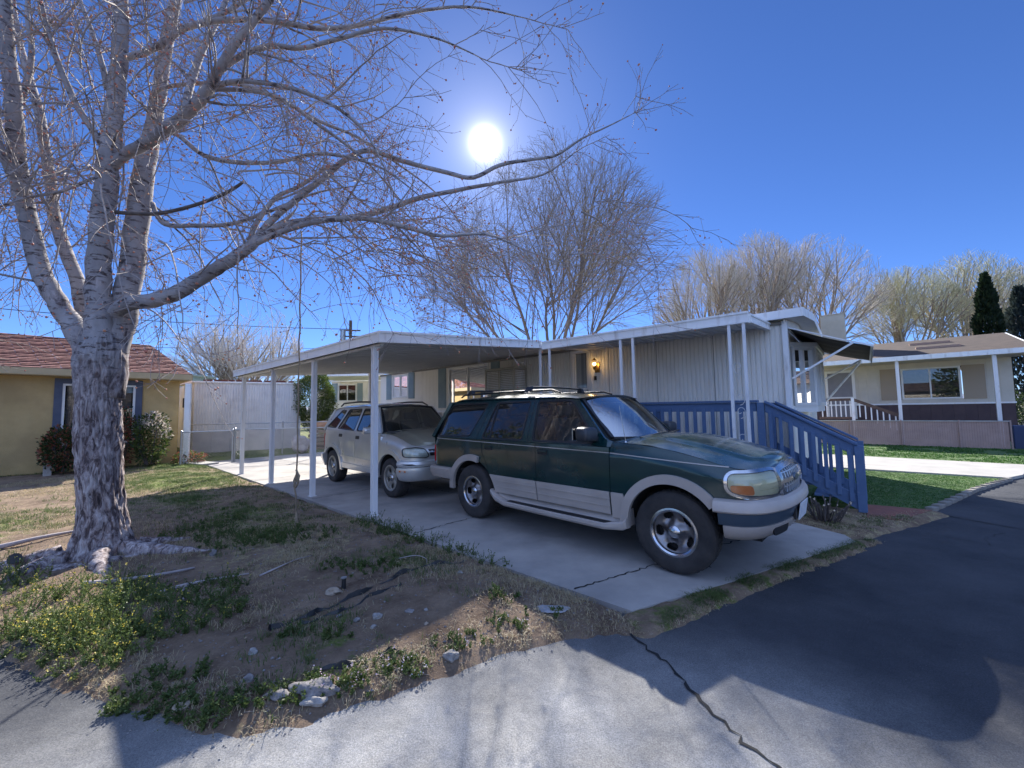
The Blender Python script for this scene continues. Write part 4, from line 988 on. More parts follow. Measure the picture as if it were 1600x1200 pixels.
def wheel(car, x, y, r, w, rimr, style, side, steer=0, mat=wheel_m):
    """side: -1 => right side (local -y)"""
    pr = XF[car.t['_m']]; o = Vector((x, y, r)); dx = Vector((math.sin(steer)*-side*1.0, side*math.cos(steer), 0)); dx = Vector((-math.sin(steer), math.cos(steer), 0))*side
    T = MB(); hw = w/2
    prof = [(rimr-.005,-hw*.55),(rimr,-hw*.85),(r*.80,-hw*1.0),(r*.90,-hw*.98),(r*.97,-hw*.86),(r*.995,-hw*.7),(r,-hw*.3),(r,hw*.3),(r*.995,hw*.7),(r*.97,hw*.86),(r*.90,hw*.98),(r*.80,hw*1.0),(rimr+.015,hw*.92),(rimr,hw*.85),(rimr-.006,hw*.6)]
    T.lathe(prof, o, dx, 56)
    # tread blocks
    up = Vector((0,0,1)); fw = dx.cross(up)
    for k in range(48):
        a = 2*math.pi*k/48; d = up*math.cos(a)+fw*math.sin(a); tg = dx.cross(d)
        for q0, q1, ph in ((-.86,-.52,0), (-.44,-.04,.5), (.04,.44,0), (.52,.86,.5)):
            aa = 2*math.pi*(k+ph)/48; d = up*math.cos(aa)+fw*math.sin(aa); tg = dx.cross(d)
            c = o+d*(r-.004-(.012 if abs(q0+q1) > 1 else 0)); A = c+dx*hw*q0; B = c+dx*hw*q1
            T.hexa([A-tg*.016-d*.01, A+tg*.016-d*.01, B+tg*.016-d*.01, B-tg*.016-d*.01, A-tg*.013+d*.008, A+tg*.013+d*.008, B+tg*.013+d*.008, B-tg*.013+d*.008])
    root = car.part(T, 'wheel', tyre_m, smooth=40)
    L = MB(); L.lathe([(rimr+.014,hw*.84),(rimr+.012,hw*.93),(rimr-.004,hw*.95),(rimr-.018,hw*.86),(rimr-.022,hw*.5),(rimr-.03,-hw*.6)], o, dx, 56)
    car.part(L, 'rim', chrome if style == 'ex' else mat, root, smooth=40)
    D = MB(); N = 120; K = 16; R1 = rimr-.016; R0 = .052
    nh = 5; 
    def dep(rr, th):
        t = (rr-R0)/(R1-R0)
        if style == 'ex':
            sw = th*nh+1.5*t; sp = .5+.5*math.cos(sw); return hw*(.62-.42*math.sin(math.pi*min(1, t*1.05))*(1-.45*sp))
        sp = .5+.5*math.cos(th*nh); return hw*(.62-.2*math.sin(math.pi*t)*(1-.8*sp))
    def hole(rr, th):
        t = (rr-R0)/(R1-R0)
        if style == 'ex':
            sw = (th*nh+1.5*t) % (2*math.pi)-math.pi; return ((t-.70)/.20)**2+(sw/1.65)**2 < 1
        sw = (th*nh) % (2*math.pi)-math.pi; return ((t-.62)/.27)**2+(sw/1.5)**2 < 1
    base = 0
    for j in range(K+1):
        rr = lerp(R0, R1, j/K)
        for k in range(N):
            th = 2*math.pi*k/N; D.v.append(tuple(o+(up*math.cos(th)+fw*math.sin(th))*rr+dx*dep(rr, th)))
    for j in range(K):
        for k in range(N):
            rr = lerp(R0, R1, (j+.5)/K); th = 2*math.pi*(k+.5)/N
            if not hole(rr, th): D.f.append((j*N+k, j*N+(k+1) % N, (j+1)*N+(k+1) % N, (j+1)*N+k))
    if side < 0: D.f = [f[::-1] for f in D.f]
    car.part(D, 'wheel_disc', mat, root, smooth=180, solid=.008)
    H = MB(); H.lathe([(.056,hw*.55),(.056,hw*.70),(.045,hw*.80),(.03,hw*.86),(.0,hw*.88)], o, dx, 24); car.part(H, 'hub_cap', chrome, root, smooth=30)
    G = MB(); G.lathe([(0,-hw*.2),(rimr-.02,-hw*.2)], o, dx, 40); G.lathe([(0,hw*.02),(.11,hw*.02),(.11,-hw*.2)], o, dx, 24); car.part(G, 'brake', under_m, root)
    return root

def windscreen(car, B, T, n=16):
    """B, T: bottom/top curve functions of v in -1..1"""
    mb = MB(); mb.grid(lambda u_, v_: Vector(B(u_*2-1)).lerp(Vector(T(u_*2-1)), v_)+Vector((.035, 0, .015))*math.sin(math.pi*v_)*(1-(u_*2-1)**2*.6), n, 10)
    return mb
def window_set(car, nm, P, gmat, off=-.006, r=.05, sides=(1,-1), parent=None):
    rp = roundpoly(P, r); seal = grow(rp, .014)
    outs = car.panel('window_seal', seal, blackp, off=.004, thick=.012, holes=[grow(rp, -.008)], sides=sides, parent=parent)
    g = car.panel(nm, grow(rp, .004), gmat, off=off, thick=0, res=.12, sides=sides, parent=parent, smooth=180)
    return outs+g

def suv_ex():
    ph = R(-44.9); t = thing('parked_suv', 'dark green and taupe SUV parked at the front of the driveway, wheels near the road', 'SUV', (1.032, 5.297, 0), ph, frame=WF)
    AX = 1.42; wr = .367; hz = [(.7,1.155),(1.2,1.135),(1.5,1.085),(1.7,1.04),(1.85,1.0),(2.0,.972),(2.3,.962),(3,.965)]
    def inset(q, z):
        d = .0
        if z < .62: d += .03*(.62-z)/.25
        if z > 1.0: d += .12*(z-1.0)**1.3
        if z > 1.10 and q < .95: d += .24*(z-1.10)
        if q > .8:
            zh = interp(hz, q)
            if z > zh-.13: d += .055*((z-zh+.13)/.13)**2
        if q < -2.2 and z > 1.0: d += max(0, (-2.2-q))/.4*(z-1.0)*.6 if q > -2.6 else (z-1.0)*.6
        return d
    c = Car(t, [(1.62,.87),(1.80,.868),(1.93,.845),(2.02,.79),(2.085,.70),(2.13,.57),(2.165,.40),(2.185,.2),(2.19,0)], [(-2.22,.87),(-2.33,.855),(-2.39,.80),(-2.42,.65),(-2.43,0)], inset)
    E0 = c.smax-.001; B0 = c.smin+.001; G = .46
    # side panels
    c.panel('rear_quarter', [(-2.52,.6)]+[(-1.80,.6)]+arc(-AX,wr,G,150,41,12)+[(-1.10,.75),(-1.20,.92),(-1.225,1.10),(-2.52,1.10)], green_p)
    rd = c.panel('rear_door', [(-1.217,1.10),(-1.192,.92),(-1.09,.745)]+arc(-AX,wr,G,38,7,6)+[(-.955,.42),(-.208,.42),(-.222,1.10)], green_p)
    fd = c.panel('front_door', [(-.215,1.10),(-.20,.42),(.795,.42),(.795,1.10)], green_p)
    top = [(q, interp(hz, q)) for q in (E0, 2.75, 2.5, 2.3, 2.15, 2.0, 1.9, 1.8, 1.7, 1.6, 1.45, 1.3, 1.1, .95, .803)]
    c.panel('front_fender', [(.803,.42),(.963,.42)]+arc(AX,wr,G,173,44,16)+[(1.80,.70),(2.0,.715),(2.4,.72),(E0,.72)]+top, green_p, res=.05)
    # greenhouse side frame with window openings
    qg = [(-2.06,1.595),(-1.24,1.605),(-1.49,1.14),(-2.37,1.12)]; rg = [(-1.06,1.60),(-.425,1.605),(-.455,1.13),(-1.21,1.12)]; fg = [(-.295,1.605),(.235,1.60),(.60,1.19),(.585,1.135),(-.27,1.13)]
    rnd = [roundpoly(p, .05) for p in (qg, rg, fg)]
    c.panel('window_frame', [(-2.47,1.105),(-1.0,1.105),(0,1.105),(.80,1.105),(.80,1.155),(.72,1.20),(.30,1.625),(.1,1.645),(-1.9,1.665),(-2.07,1.64),(-2.13,1.60)], green_p, off=.002, holes=rnd, thick=.03)
    window_set(c, 'rear_quarter_window', qg, tint_glass); window_set(c, 'rear_door_window', rg, tint_glass); window_set(c, 'front_door_window', fg, car_glass)
    c.panel('window_divider', [(-1.045,1.595),(-1.02,1.595),(-1.045,1.135),(-1.07,1.135)], blackp, off=.002, thick=.01)
    c.panel('pillar_seam', [(-.365,1.61),(-.357,1.61),(-.357,1.11),(-.365,1.11)], blackp, off=.0035, thick=.003)
    c.panel('pillar_seam', [(-1.155,1.60),(-1.147,1.60),(-1.33,1.11),(-1.338,1.11)], blackp, off=.0035, thick=.003)
    # pin stripe / belt moulding
    for a, b in ((-2.42,-1.225),(-1.215,-.225),(-.21,.793),(.805,1.92)):
        z = lambda q: interp([(-2.4,1.085),(.8,1.045),(1.9,.99)], q)
        pts = [(lerp(a,b,k/8), z(lerp(a,b,k/8))) for k in range(9)]
        c.panel('pinstripe', [(x, y-.004) for x, y in pts]+[(x, y+.005) for x, y in reversed(pts)], clad_p, off=.003, thick=.003)
    # lower cladding
    cl = [(-1.0,.60,-.215),(-.195,.42,.79)]
    c.panel('door_cladding', arc(-AX,wr,.475,31,8,5)+[(-.945,.425),(-.207,.425),(-.214,.648),(-1.035,.648)], clad_p, off=.014, thick=.014)
    c.panel('door_cladding', [(-.193,.425),(.790,.425),(.790,.652),(-.198,.648)], clad_p, off=.014, thick=.014)
    c.panel('door_cladding', [(.81,.40),(.95,.40),(.965,.60),(.94,.652),(.81,.652)], clad_p, off=.014, thick=.014)
    for z in (.50,.575):
        for a, b in ((-.92,-.22),(-.18,.78)):
            c.panel('cladding_rib', [(a,z),(b,z),(b,z+.012),(a,z+.012)], clad_p, off=.022, thick=.01)
    # flares
    def flare(cx, a0, a1, off=.032, w=.085, nm='wheel_arch_flare'):
        A = arc(cx, wr, .435, a0, a1, 30); B = arc(cx, wr, .435+w, a1, a0, 30); c.panel(nm, A+B, clad_p, off=off, thick=.045, res=.05)
    flare(-AX, 178, 72); flare(AX, 186, 38)
    c.panel('wheel_arch_flare', [(-1.94,.36),(-1.855,.36),(-1.852,.385),(-1.94,.385)], clad_p, off=.032, thick=.045)
    # wheel wells
    for sd in (1,-1):
        for cx in (-AX, AX):
            w_ = MB(); w_.grid(lambda u_, v_: (cx+.455*math.cos(math.pi*(.05+.9*u_)), -sd*lerp(.50,.86,v_), wr+.455*math.sin(math.pi*(.05+.9*u_))), 24, 1)
            w_.add([(cx-.45,-sd*.5,.44),(cx+.45,-sd*.5,.44),(cx+.46,-sd*.5,.85),(cx-.46,-sd*.5,.85)], [(0,1,2,3)]); c.part(w_, 'wheel_well', under_m)
    # running boards
    for sd in (1,-1):
        b = MB(); Q = [(-1.03,.44,.02,.03),(-.99,.42,.06,.07),(-.88,.36,.09,.07),(-.70,.325,.105,.06),(.0,.32,.105,.055),(.75,.32,.105,.06),(.95,.34,.07,.10),(.985,.36,.05,.14)]
        pr_ = []
        for x, z, o_, h in Q:
            y1 = .855+o_; pr_.append([(x,-sd*.72,z-.02),(x,-sd*(y1-.02),z-.035),(x,-sd*y1,z-.01),(x,-sd*y1,z+h*.35),(x,-sd*(y1-.015),z+h*.5),(x,-sd*(y1-.10),z+h*.45),(x,-sd*.78,z+h*1.9)])
        for p in pr_: b.v += p
        for i in range(len(Q)-1):
            for k in range(7):
                q = i*7+k; r_ = i*7+(k+1) % 7; b.f.append((q, r_, r_+7, q+7))
        b.f += [tuple(range(7)), tuple(7*(len(Q)-1)+k for k in range(7))]
        c.part(b, 'running_board', clad_p, smooth=35)
        b = MB(); b.hexa([(-.66,-sd*.865,.352),(.80,-sd*.865,.352),(.80,-sd*.935,.349),(-.66,-sd*.935,.349),(-.66,-sd*.865,.36),(.80,-sd*.865,.36),(.80,-sd*.935,.357),(-.66,-sd*.935,.357)]); c.part(b, 'step_tread', blackp)
    # bumpers: swept profile across the whole nose
    def sweep(name, mat, prof, s0, front=True, n=60, label=None):
        mb = MB(); e = c.smax if front else c.smin
        L = []
        for k in range(n+1): L.append((lerp(s0, e, k/n), 1))
        L2 = L+[(q, -1) for q, _ in reversed(L[:-1])]
        for q, sd in L2:
            for z, o_ in prof:
                p = c.P(q, z, o_, sd); mb.v.append(tuple(p))
        m = len(prof)
        for i in range(len(L2)-1):
            for j in range(m-1): mb.f.append((i*m+j, (i+1)*m+j, (i+1)*m+j+1, i*m+j+1))
        for base in (0, (len(L2)-1)*m): mb.f.append(tuple(base+j for j in range(m)))
        return c.part(mb, name, mat, smooth=35)
    sweep('front_bumper', clad_p, [(.735,-.03),(.735,.03),(.722,.065),(.69,.085),(.645,.088),(.632,.078),(.630,.05)], 1.80)
    sweep('bumper_band', slate_p, [(.630,.05),(.628,.070),(.57,.062),(.528,.050),(.526,.02)], 1.83)
    sweep('front_valance', clad_p, [(.526,.02),(.524,.058),(.49,.055),(.44,.035),(.405,.0),(.39,-.05),(.40,-.12)], 1.86)
    sweep('rear_bumper', clad_p, [(.66,-.03),(.66,.06),(.64,.085),(.56,.085),(.50,.06),(.48,.0)], -1.86, False)
    c.panel('fog_lamp_opening', roundpoly([(2.28,.425),(2.52,.435),(2.54,.50),(2.26,.495)], .03), blackp, off=.056, thick=.01)
    # plate
    f = MB(); f.hexa([(2.262,-.155,.49),(2.262,.155,.49),(2.252,.155,.49),(2.252,-.155,.49),(2.285,-.155,.635),(2.285,.155,.635),(2.275,.155,.635),(2.275,-.155,.635)]); pt = c.part(f, 'licence_plate', plate_m)
    f = MB(); f.box(2.235,2.25,-.22,.22,.50,.62); c.part(f, 'plate_recess', blackp)
    # headlights: housing, chrome ring, lens, amber marker
    hl = roundpoly([(1.90,.945),(1.90,.80),(2.02,.765),(2.42,.752),(2.47,.80),(2.46,.93),(2.40,.952)], .07, 6)
    hb = c.panel('headlight', grow(hl, .004), refl_m, off=.012, thick=.02, res=.05)
    for k, sd in enumerate((1,-1)):
        c.panel('lamp_gasket', grow(hl, .005), blackp, off=.0265, thick=.01, res=.05, holes=[grow(hl, -.004)], sides=(sd,), parent=hb[k])
        c.panel('chrome_ring', grow(hl, .024), chrome, off=.028, thick=.03, res=.05, holes=[hl], sides=(sd,), parent=hb[k])
        c.panel('lens', hl, lamp_glass, off=.024, thick=0, res=.05, sides=(sd,), parent=hb[k])
        c.panel('turn_signal', roundpoly([(1.915,.85),(1.93,.79),(2.03,.772),(2.10,.772),(2.085,.85)], .03), amber_lens, off=.0205, thick=.006, sides=(sd,), parent=hb[k])
        for j, z in enumerate((.80,.84,.885,.925)):
            c.panel('reflector_rib', [(2.16 if j < 2 else 1.95,z),(2.42,z),(2.42,z+.006),(2.16 if j < 2 else 1.95,z+.006)], refl_m, off=.019, thick=.006, sides=(sd,), parent=hb[k])
    # grille
    g0 = c.smax-.40
    gl_ = [(g0,.80),(g0+.08,.735),(E0,.725)]; 
    gr = c.panel('grille', [(g0,.80),(g0+.07,.745),(E0,.735),(E0,.955),(g0+.15,.95),(g0,.935)], blackp, off=.0, thick=.01, res=.05)
    for k, sd in enumerate((1,-1)):
        o_ = [(g0-.025,.81),(g0,.74),(g0+.07,.708),(E0,.70),(E0,.745),(g0+.08,.752),(g0+.03,.775),(g0+.015,.82),(g0+.02,.915),(g0+.05,.935),(g0+.15,.945),(E0,.952),(E0,.985),(g0+.13,.98),(g0,.965),(g0-.03,.93)]
        c.panel('grille_surround', o_, chrome, off=.04, thick=.05, res=.04, sides=(sd,), parent=gr[k])
        c.panel('grille_bar', [(g0+.02,.832),(E0,.832),(E0,.868),(g0+.02,.868)], chrome, off=.038, thick=.03, res=.05, sides=(sd,), parent=gr[k])
        for j in range(5):
            x = g0+.06+j*.075
            c.panel('grille_rib', [(x,.745),(x+.022,.745),(x+.022,.948),(x,.948)], slate_chrome, off=.024, thick=.03, res=.05, sides=(sd,), parent=gr[k])
        c.panel('grille_rib', [(g0+.02,.785),(E0,.785),(E0,.795),(g0+.02,.795)], slate_chrome, off=.02, thick=.02, res=.05, sides=(sd,), parent=gr[k])
        c.panel('grille_rib', [(g0+.02,.905),(E0,.905),(E0,.915),(g0+.02,.915)], slate_chrome, off=.02, thick=.02, res=.05, sides=(sd,), parent=gr[k])
    # oval badge
    f = MB(); P = c.P(c.smax, .85, .045); f.add([(P.x, .07*math.cos(k*math.pi/12), .85+.032*math.sin(k*math.pi/12)) for k in range(24)]+[(P.x-.02, .075*math.cos(k*math.pi/12), .85+.036*math.sin(k*math.pi/12)) for k in range(24)], [tuple(range(24))]+[(k, (k+1) % 24, (k+1) % 24+24, k+24) for k in range(24)]); c.part(f, 'badge', slate_p)
    # hood
    def hd(u_, v_):
        q = lerp(.803, c.smax-.02, v_**.92); k = u_*2-1; z0 = interp(hz, q)
        p = c.P(q, z0, .0, 1); y = p.y*-1*k
        cx = .17*(1-k*k)*(1-v_)**2
        cr = (.052+.035*min(1,v_*1.6))*(1-abs(k)**2.2)*(1-v_**5)+.016*max(0, min(1, (.66-abs(k))/.06))*min(1, (1-v_)*5)*min(1, .3+v_*4)
        return (p.x+cx, -y, z0+.004+cr)
    f = MB(); f.grid(hd, 60, 40); f.f = [q[::-1] for q in f.f] if False else f.f
    c.part(f, 'bonnet', hood_p, smooth=180)
    f = MB(); f.box(.70,1.02,-.70,.70,1.10,1.15); c.part(f, 'cowl', blackp)
    # windscreen and rear window
    Bf = lambda k: (.74+.24*(1-k*k), -k*.70, 1.185-.012*(1-k*k)+.0)
    Tf = lambda k: (.305+.10*(1-k*k), -k*.615, 1.625+.035*(1-k*k))
    c.part(windscreen(c, Bf, Tf), 'windscreen', wind_glass, smooth=180)
    f = MB()
    for k in range(20):
        a, b = -1+k/10, -1+(k+1)/10
        f.bar(Vector(Bf(a))+Vector((.01,0,.004)), Vector(Bf(b))+Vector((.01,0,.004)), .05, .02); f.bar(Tf(a), Tf(b), .035, .02)
    for k in (-1,1): f.bar(Vector(Bf(k))+Vector((0,.0,0)), Tf(k), .05, .03)
    c.part(f, 'windscreen_seal', blackp)
    f = MB()
    for (p, q) in (((.93,-.52,1.175),(1.0,.05,1.205)), ((.97,.02,1.185),(.93,.55,1.20))):
        f.bar(Vector(p)+Vector((.04,0,.01)), Vector(q)+Vector((0.01,0,.02)), .018, .015)
    c.part(f, 'wiper', blackp)
    zc = [(-2.2,1.60),(-2.12,1.66),(-2.0,1.705),(-1.6,1.725),(-.9,1.735),(-.3,1.72),(.1,1.695),(.30,1.665),(.42,1.645)]
    def rf_(u_, v_):
        k = u_*2-1; x = lerp(-2.12, .33, v_)+.08*(1-k*k)*(2*v_-1); z = interp(zc, x); hwid = .705 if x > -1.9 else .705-.06*(-1.9-x)/.2
        ez = interp([(-2.2,1.585),(-2.07,1.64),(-1.9,1.665),(.1,1.645),(.3,1.625),(.4,1.62)], x)
        return (x, -k*hwid, ez+(z-ez)*(1-abs(k)**3.2))
    f = MB(); f.grid(rf_, 40, 50); c.part(f, 'roof', hood_p if False else green_p, smooth=180)
    # rear: tailgate
    f = MB(); f.grid(lambda u_, v_: (lerp(-2.42,-2.43,v_)-.015*(1-(2*u_-1)**2), lerp(.80,-.80,u_), lerp(.62,1.11,v_)), 12, 6, True); tg = c.part(f, 'tailgate', green_p, smooth=180)
    f = MB(); f.grid(lambda u_, v_: (lerp(-2.43,-2.13,v_)-.02*(1-(2*u_-1)**2), lerp(.78-.10*v_,-.78+.10*v_,u_), lerp(1.11,1.62,v_)), 12, 6, True); c.part(f, 'rear_window', tint_glass, tg, smooth=180)
    for sd in (1,-1): f = MB(); f.bar((-2.44,-.80*sd,1.10),(-2.12,-.67*sd,1.63),.10,.05); c.part(f, 'rear_pillar', green_p)
    c.panel('tail_light', roundpoly([(-2.50,.72),(-2.36,.72),(-2.34,.98),(-2.50,.98)], .02), red_lens, off=.014, thick=.02, res=.04)
    # handles, mirror, fuel door, antenna, rack
    for k, sd in enumerate((1,-1)):
        for d_, (hx, hz_) in ((rd, (-1.06,1.0)), (fd, (-.10,1.0))):
            h = c.panel('handle', roundpoly([(hx-.075,hz_-.03),(hx+.075,hz_-.03),(hx+.075,hz_+.03),(hx-.075,hz_+.03)], .01), blackp, off=.004, thick=.006, sides=(sd,), parent=d_[k])
            c.panel('handle_grip', roundpoly([(hx-.065,hz_),(hx+.065,hz_),(hx+.065,hz_+.022),(hx-.065,hz_+.022)], .006), green_p, off=.02, thick=.012, sides=(sd,), parent=d_[k])
        y = -sd
        f = MB(); f.blob((0,0,0), 1, 0, 3, 0)
        f.v = [((.60+.085*math.copysign(abs(v[0])**.55, v[0])+.03*abs(v[1])), y*(1.0)+.115*math.copysign(abs(v[1])**.5, v[1]), 1.235+.078*math.copysign(abs(v[2])**.5, v[2])) for v in f.v]
        mr = c.part(f, 'wing_mirror', pm('mirror_housing', (.02,.022,.028), (.035,.037,.042), 5, .4) if 'mirror_housing' not in MATS else MATS['mirror_housing'], smooth=180)
        f = MB(); f.bar((.62,y*.80,1.18),(.63,y*.95,1.19),.07,.05); c.part(f, 'mirror_arm', blackp, mr)
        f = MB(); f.box(.500,.512,y*1.0-.09,y*1.0+.09,1.175,1.295); c.part(f, 'mirror_glass', chrome, mr)
    f = MB(); f.tube([(.93,-.76,1.14),(.93,-.76,1.165)], [.02,.012], 10); f.tube([(.93,-.76,1.165),(.87,-.76,1.53)], [.0035,.002], 6); c.part(f, 'aerial', chrome, smooth=60)
    for sd in (1,-1):
        f = MB(); pts = [(-1.98,-sd*.60,1.71),(-1.9,-sd*.60,1.745),(-1.0,-sd*.60,1.755),(-.15,-sd*.60,1.745),(-.02,-sd*.60,1.705)]; f.tube(pts, [.012,.014,.014,.014,.012], 8); c.part(f, 'roof_rail', blackp, smooth=60)
    for x in (-.55,-1.75):
        f = MB(); n_ = 14; f.tube([(x, lerp(-.58,.58,k/n_), 1.80+.012*math.sin(math.pi*k/n_)) for k in range(n_+1)], .013, 8); cb = c.part(f, 'crossbar', blackp, smooth=60)
        for sd in (1,-1): f = MB(); f.hexa([(x-.05,sd*.55,1.735),(x+.05,sd*.55,1.735),(x+.05,sd*.64,1.735),(x-.05,sd*.64,1.735),(x-.025,sd*.54,1.815),(x+.025,sd*.54,1.815),(x+.025,sd*.60,1.81),(x-.025,sd*.60,1.81)]); c.part(f, 'crossbar_foot', blackp, cb)
    # underbody, interior
    f = MB(); f.box(-2.35,2.05,-.52,.52,.34,.62); f.box(-.93,.93,-.80,.80,.38,.60); f.box(-2.3,-1.9,-.78,.78,.45,.62); f.box(1.88,2.02,-.66,.66,.45,.86); f.box(.93,1.9,-.5,.5,.6,.98); f.box(-2.3,.80,-.80,.80,.62,.66); c.part(f, 'underbody', under_m)
    f = MB(); f.box(.62,.96,-.72,.72,.85,1.13); f.bar((.60,-.68,1.10),(.60,.68,1.10),.12,.10); c.part(f, 'dashboard', blackp)
    def seat(x, y, w=.5):
        f = MB(); f.hexa([(x,y-w/2,.72),(x+.5,y-w/2,.76),(x+.5,y+w/2,.76),(x,y+w/2,.72),(x,y-w/2,.86),(x+.5,y-w/2,.9),(x+.5,y+w/2,.9),(x,y+w/2,.86)])
        f.hexa([(x-.05,y-w/2,.85),(x+.08,y-w/2,.85),(x+.08,y+w/2,.85),(x-.05,y+w/2,.85),(x-.20,y-w/2+.03,1.38),(x-.10,y-w/2+.03,1.40),(x-.10,y+w/2-.03,1.40),(x-.20,y+w/2-.03,1.38)])
        f.hexa([(x-.20,y-.11,1.42),(x-.12,y-.11,1.42),(x-.12,y+.11,1.42),(x-.20,y+.11,1.42),(x-.23,y-.1,1.55),(x-.14,y-.1,1.56),(x-.14,y+.1,1.56),(x-.23,y+.1,1.55)])
        c.part(f, 'seat', seat_m, bevel=.02)
    seat(.02,.36); seat(.02,-.36); seat(-.95,.33,.62); seat(-.95,-.33,.62)
    f = MB(); f.tube([(.42+.03*math.cos(a_*.5236), .36+.18*math.cos(a_*.5236), 1.13+.17*math.sin(a_*.5236)) for a_ in range(13)], .014, 6); c.part(f, 'steering_wheel', blackp)
    for x, st in ((-AX, 0), (AX, R(2))):
        for y in (-.745,.745): wheel(c, x, y, wr, .24, .205, 'ex', 1 if y > 0 else -1, st)
    return t
slate_chrome = pm('dull_chrome', (.55,.57,.6), (.4,.42,.46), 6, .3, metal=.6)
suv_ex()

def suv_vit():
    t = thing('parked_suv', 'smaller champagne SUV with a dented side parked under the carport', 'SUV', (-2.51, 8.57, 0), R(-44.0), frame=WF)
    AX = 1.26; wr = .343; hz = [(.8,1.115),(1.1,1.085),(1.4,1.04),(1.6,.985),(1.8,.93),(2.0,.905),(3,.90)]
    def inset(q, z):
        d = 0
        if z < .62: d += .02*(.62-z)/.25
        if z > .92: d += .10*(z-.92)
        if z > 1.12 and q < 1.05: d += .27*(z-1.12)
        if q > .9:
            zh = interp(hz, q)
            if z > zh-.16: d += .10*((z-zh+.16)/.16)**2
        if -.6 < q < -.1: d += .02*math.exp(-((q+.35)/.16)**2-((z-.78)/.16)**2)        # the dent in the doors
        if -1.0 < q < -.3: d -= .008*math.sin(q*16)*math.exp(-((z-.72)/.2)**2)
        return d
    c = Car(t, [(1.45,.83),(1.60,.825),(1.72,.79),(1.80,.72),(1.86,.60),(1.90,.42),(1.915,.2),(1.92,0)], [(-1.65,.83),(-1.76,.80),(-1.81,.72),(-1.83,.5),(-1.835,0)], inset)
    E0 = c.smax-.001; G = .44
    c.panel('rear_quarter', [(-1.95,.58),(-1.62,.58)]+arc(-AX,wr,G,148,50,12)+[(-.92,.86),(-1.02,1.13),(-1.95,1.13)], silver_p)
    rd = c.panel('rear_door', [(-1.01,1.13),(-.912,.86)]+arc(-AX,wr,G,47,4,8)+[(-.80,.36),(-.165,.36),(-.165,1.13)], silver_p, res=.035, label='rear door with a long dent')
    fd = c.panel('front_door', [(-.157,.36),(.80,.36),(.84,.6),(.86,1.10),(-.157,1.13)], silver_p, res=.05)
    top = [(q, interp(hz, q)) for q in (E0,2.2,2.0,1.9,1.8,1.7,1.6,1.5,1.3,1.1,.87)]
    c.panel('front_fender', [(.808,.36),(.815,.36)]+arc(AX,wr,G,176,40,16)+[(1.62,.66),(1.9,.665),(E0,.665)]+top, silver_p, res=.05)
    qg = [(-1.66,1.20),(-1.17,1.18),(-.93,1.555),(-1.18,1.555)]; rg = [(-1.07,1.175),(-.24,1.145),(-.20,1.575),(-.80,1.57)]; fg = [(-.13,1.145),(.74,1.13),(.40,1.56),(-.10,1.575)]
    c.panel('window_frame', [(-1.84,1.135),(-.5,1.135),(.3,1.135),(.88,1.11),(.90,1.15),(.48,1.605),(.2,1.625),(-1.1,1.625),(-1.42,1.60),(-1.52,1.55)], silver_p, off=.002, holes=[roundpoly(p, .05) for p in (qg, rg, fg)], thick=.03)
    for nm, p in (('rear_quarter_window', qg), ('rear_door_window', rg), ('front_door_window', fg)): window_set(c, nm, p, tint_glass)
    c.panel('window_divider', [(-.72,1.57),(-.70,1.57),(-.84,1.16),(-.86,1.16)], blackp, off=.002, thick=.01)
    for k, sd in enumerate((1,-1)):
        for d_, (hx, hz_) in ((rd, (-.86,1.03)), (fd, (-.05,1.01))):
            h = c.panel('handle', roundpoly([(hx-.08,hz_-.035),(hx+.08,hz_-.035),(hx+.08,hz_+.03),(hx-.08,hz_+.03)], .02), blackp, off=.006, thick=.008, sides=(sd,), parent=d_[k])
    c.panel('side_moulding', [(-.90,.60),(.80,.56),(.80,.59),(-.90,.63)], silver_p, off=.016, thick=.016)
    c.panel('sill_cladding', [(-.80,.36),(.80,.36),(.80,.45),(-.80,.47)], silver_p, off=.02, thick=.02)
    for cx, a0, a1 in ((-AX,182,-4),(AX,184,34)):
        c.panel('wheel_arch_flare', arc(cx,wr,.42,a0,a1,30)+arc(cx,wr,.50,a1,a0,30), silver_p, off=.028, thick=.04, res=.05)
    for sd in (1,-1):
        for cx in (-AX, AX):
            w_ = MB(); w_.grid(lambda u_, v_: (cx+.435*math.cos(math.pi*(.05+.9*u_)), -sd*lerp(.48,.82,v_), wr+.435*math.sin(math.pi*(.05+.9*u_))), 24, 1)
            w_.add([(cx-.42,-sd*.48,.42),(cx+.42,-sd*.48,.42),(cx+.44,-sd*.48,.8),(cx-.44,-sd*.48,.8)], [(0,1,2,3)]); c.part(w_, 'wheel_well', under_m)
    def sweep(name, mat, prof, s0, front=True, n=40):
        mb = MB(); e = c.smax if front else c.smin; L = [(lerp(s0, e, k/n), 1) for k in range(n+1)]; L2 = L+[(q, -1) for q, _ in reversed(L[:-1])]
        for q, sd in L2:
            for z, o_ in prof: mb.v.append(tuple(c.P(q, z, o_, sd)))
        m = len(prof)
        for i in range(len(L2)-1):
            for j in range(m-1): mb.f.append((i*m+j, (i+1)*m+j, (i+1)*m+j+1, i*m+j+1))
        for base in (0, (len(L2)-1)*m): mb.f.append(tuple(base+j for j in range(m)))
        return c.part(mb, name, mat, smooth=35)
    fb = sweep('front_bumper', silver_p, [(.675,-.03),(.675,.03),(.66,.07),(.61,.085),(.58,.075),(.565,.055),(.55,.09),(.50,.10),(.42,.085),(.35,.05),(.32,.0)], 1.60)
    c.panel('bumper_groove', [(1.62,.555),(E0,.555),(E0,.572),(1.62,.572)], blackp, off=.062, thick=.01, parent=fb)
    c.panel('scrape', [(1.68,.625),(1.80,.60),(1.9,.605),(1.84,.625)], blackp, off=.088, thick=.006, parent=fb, sides=(1,))
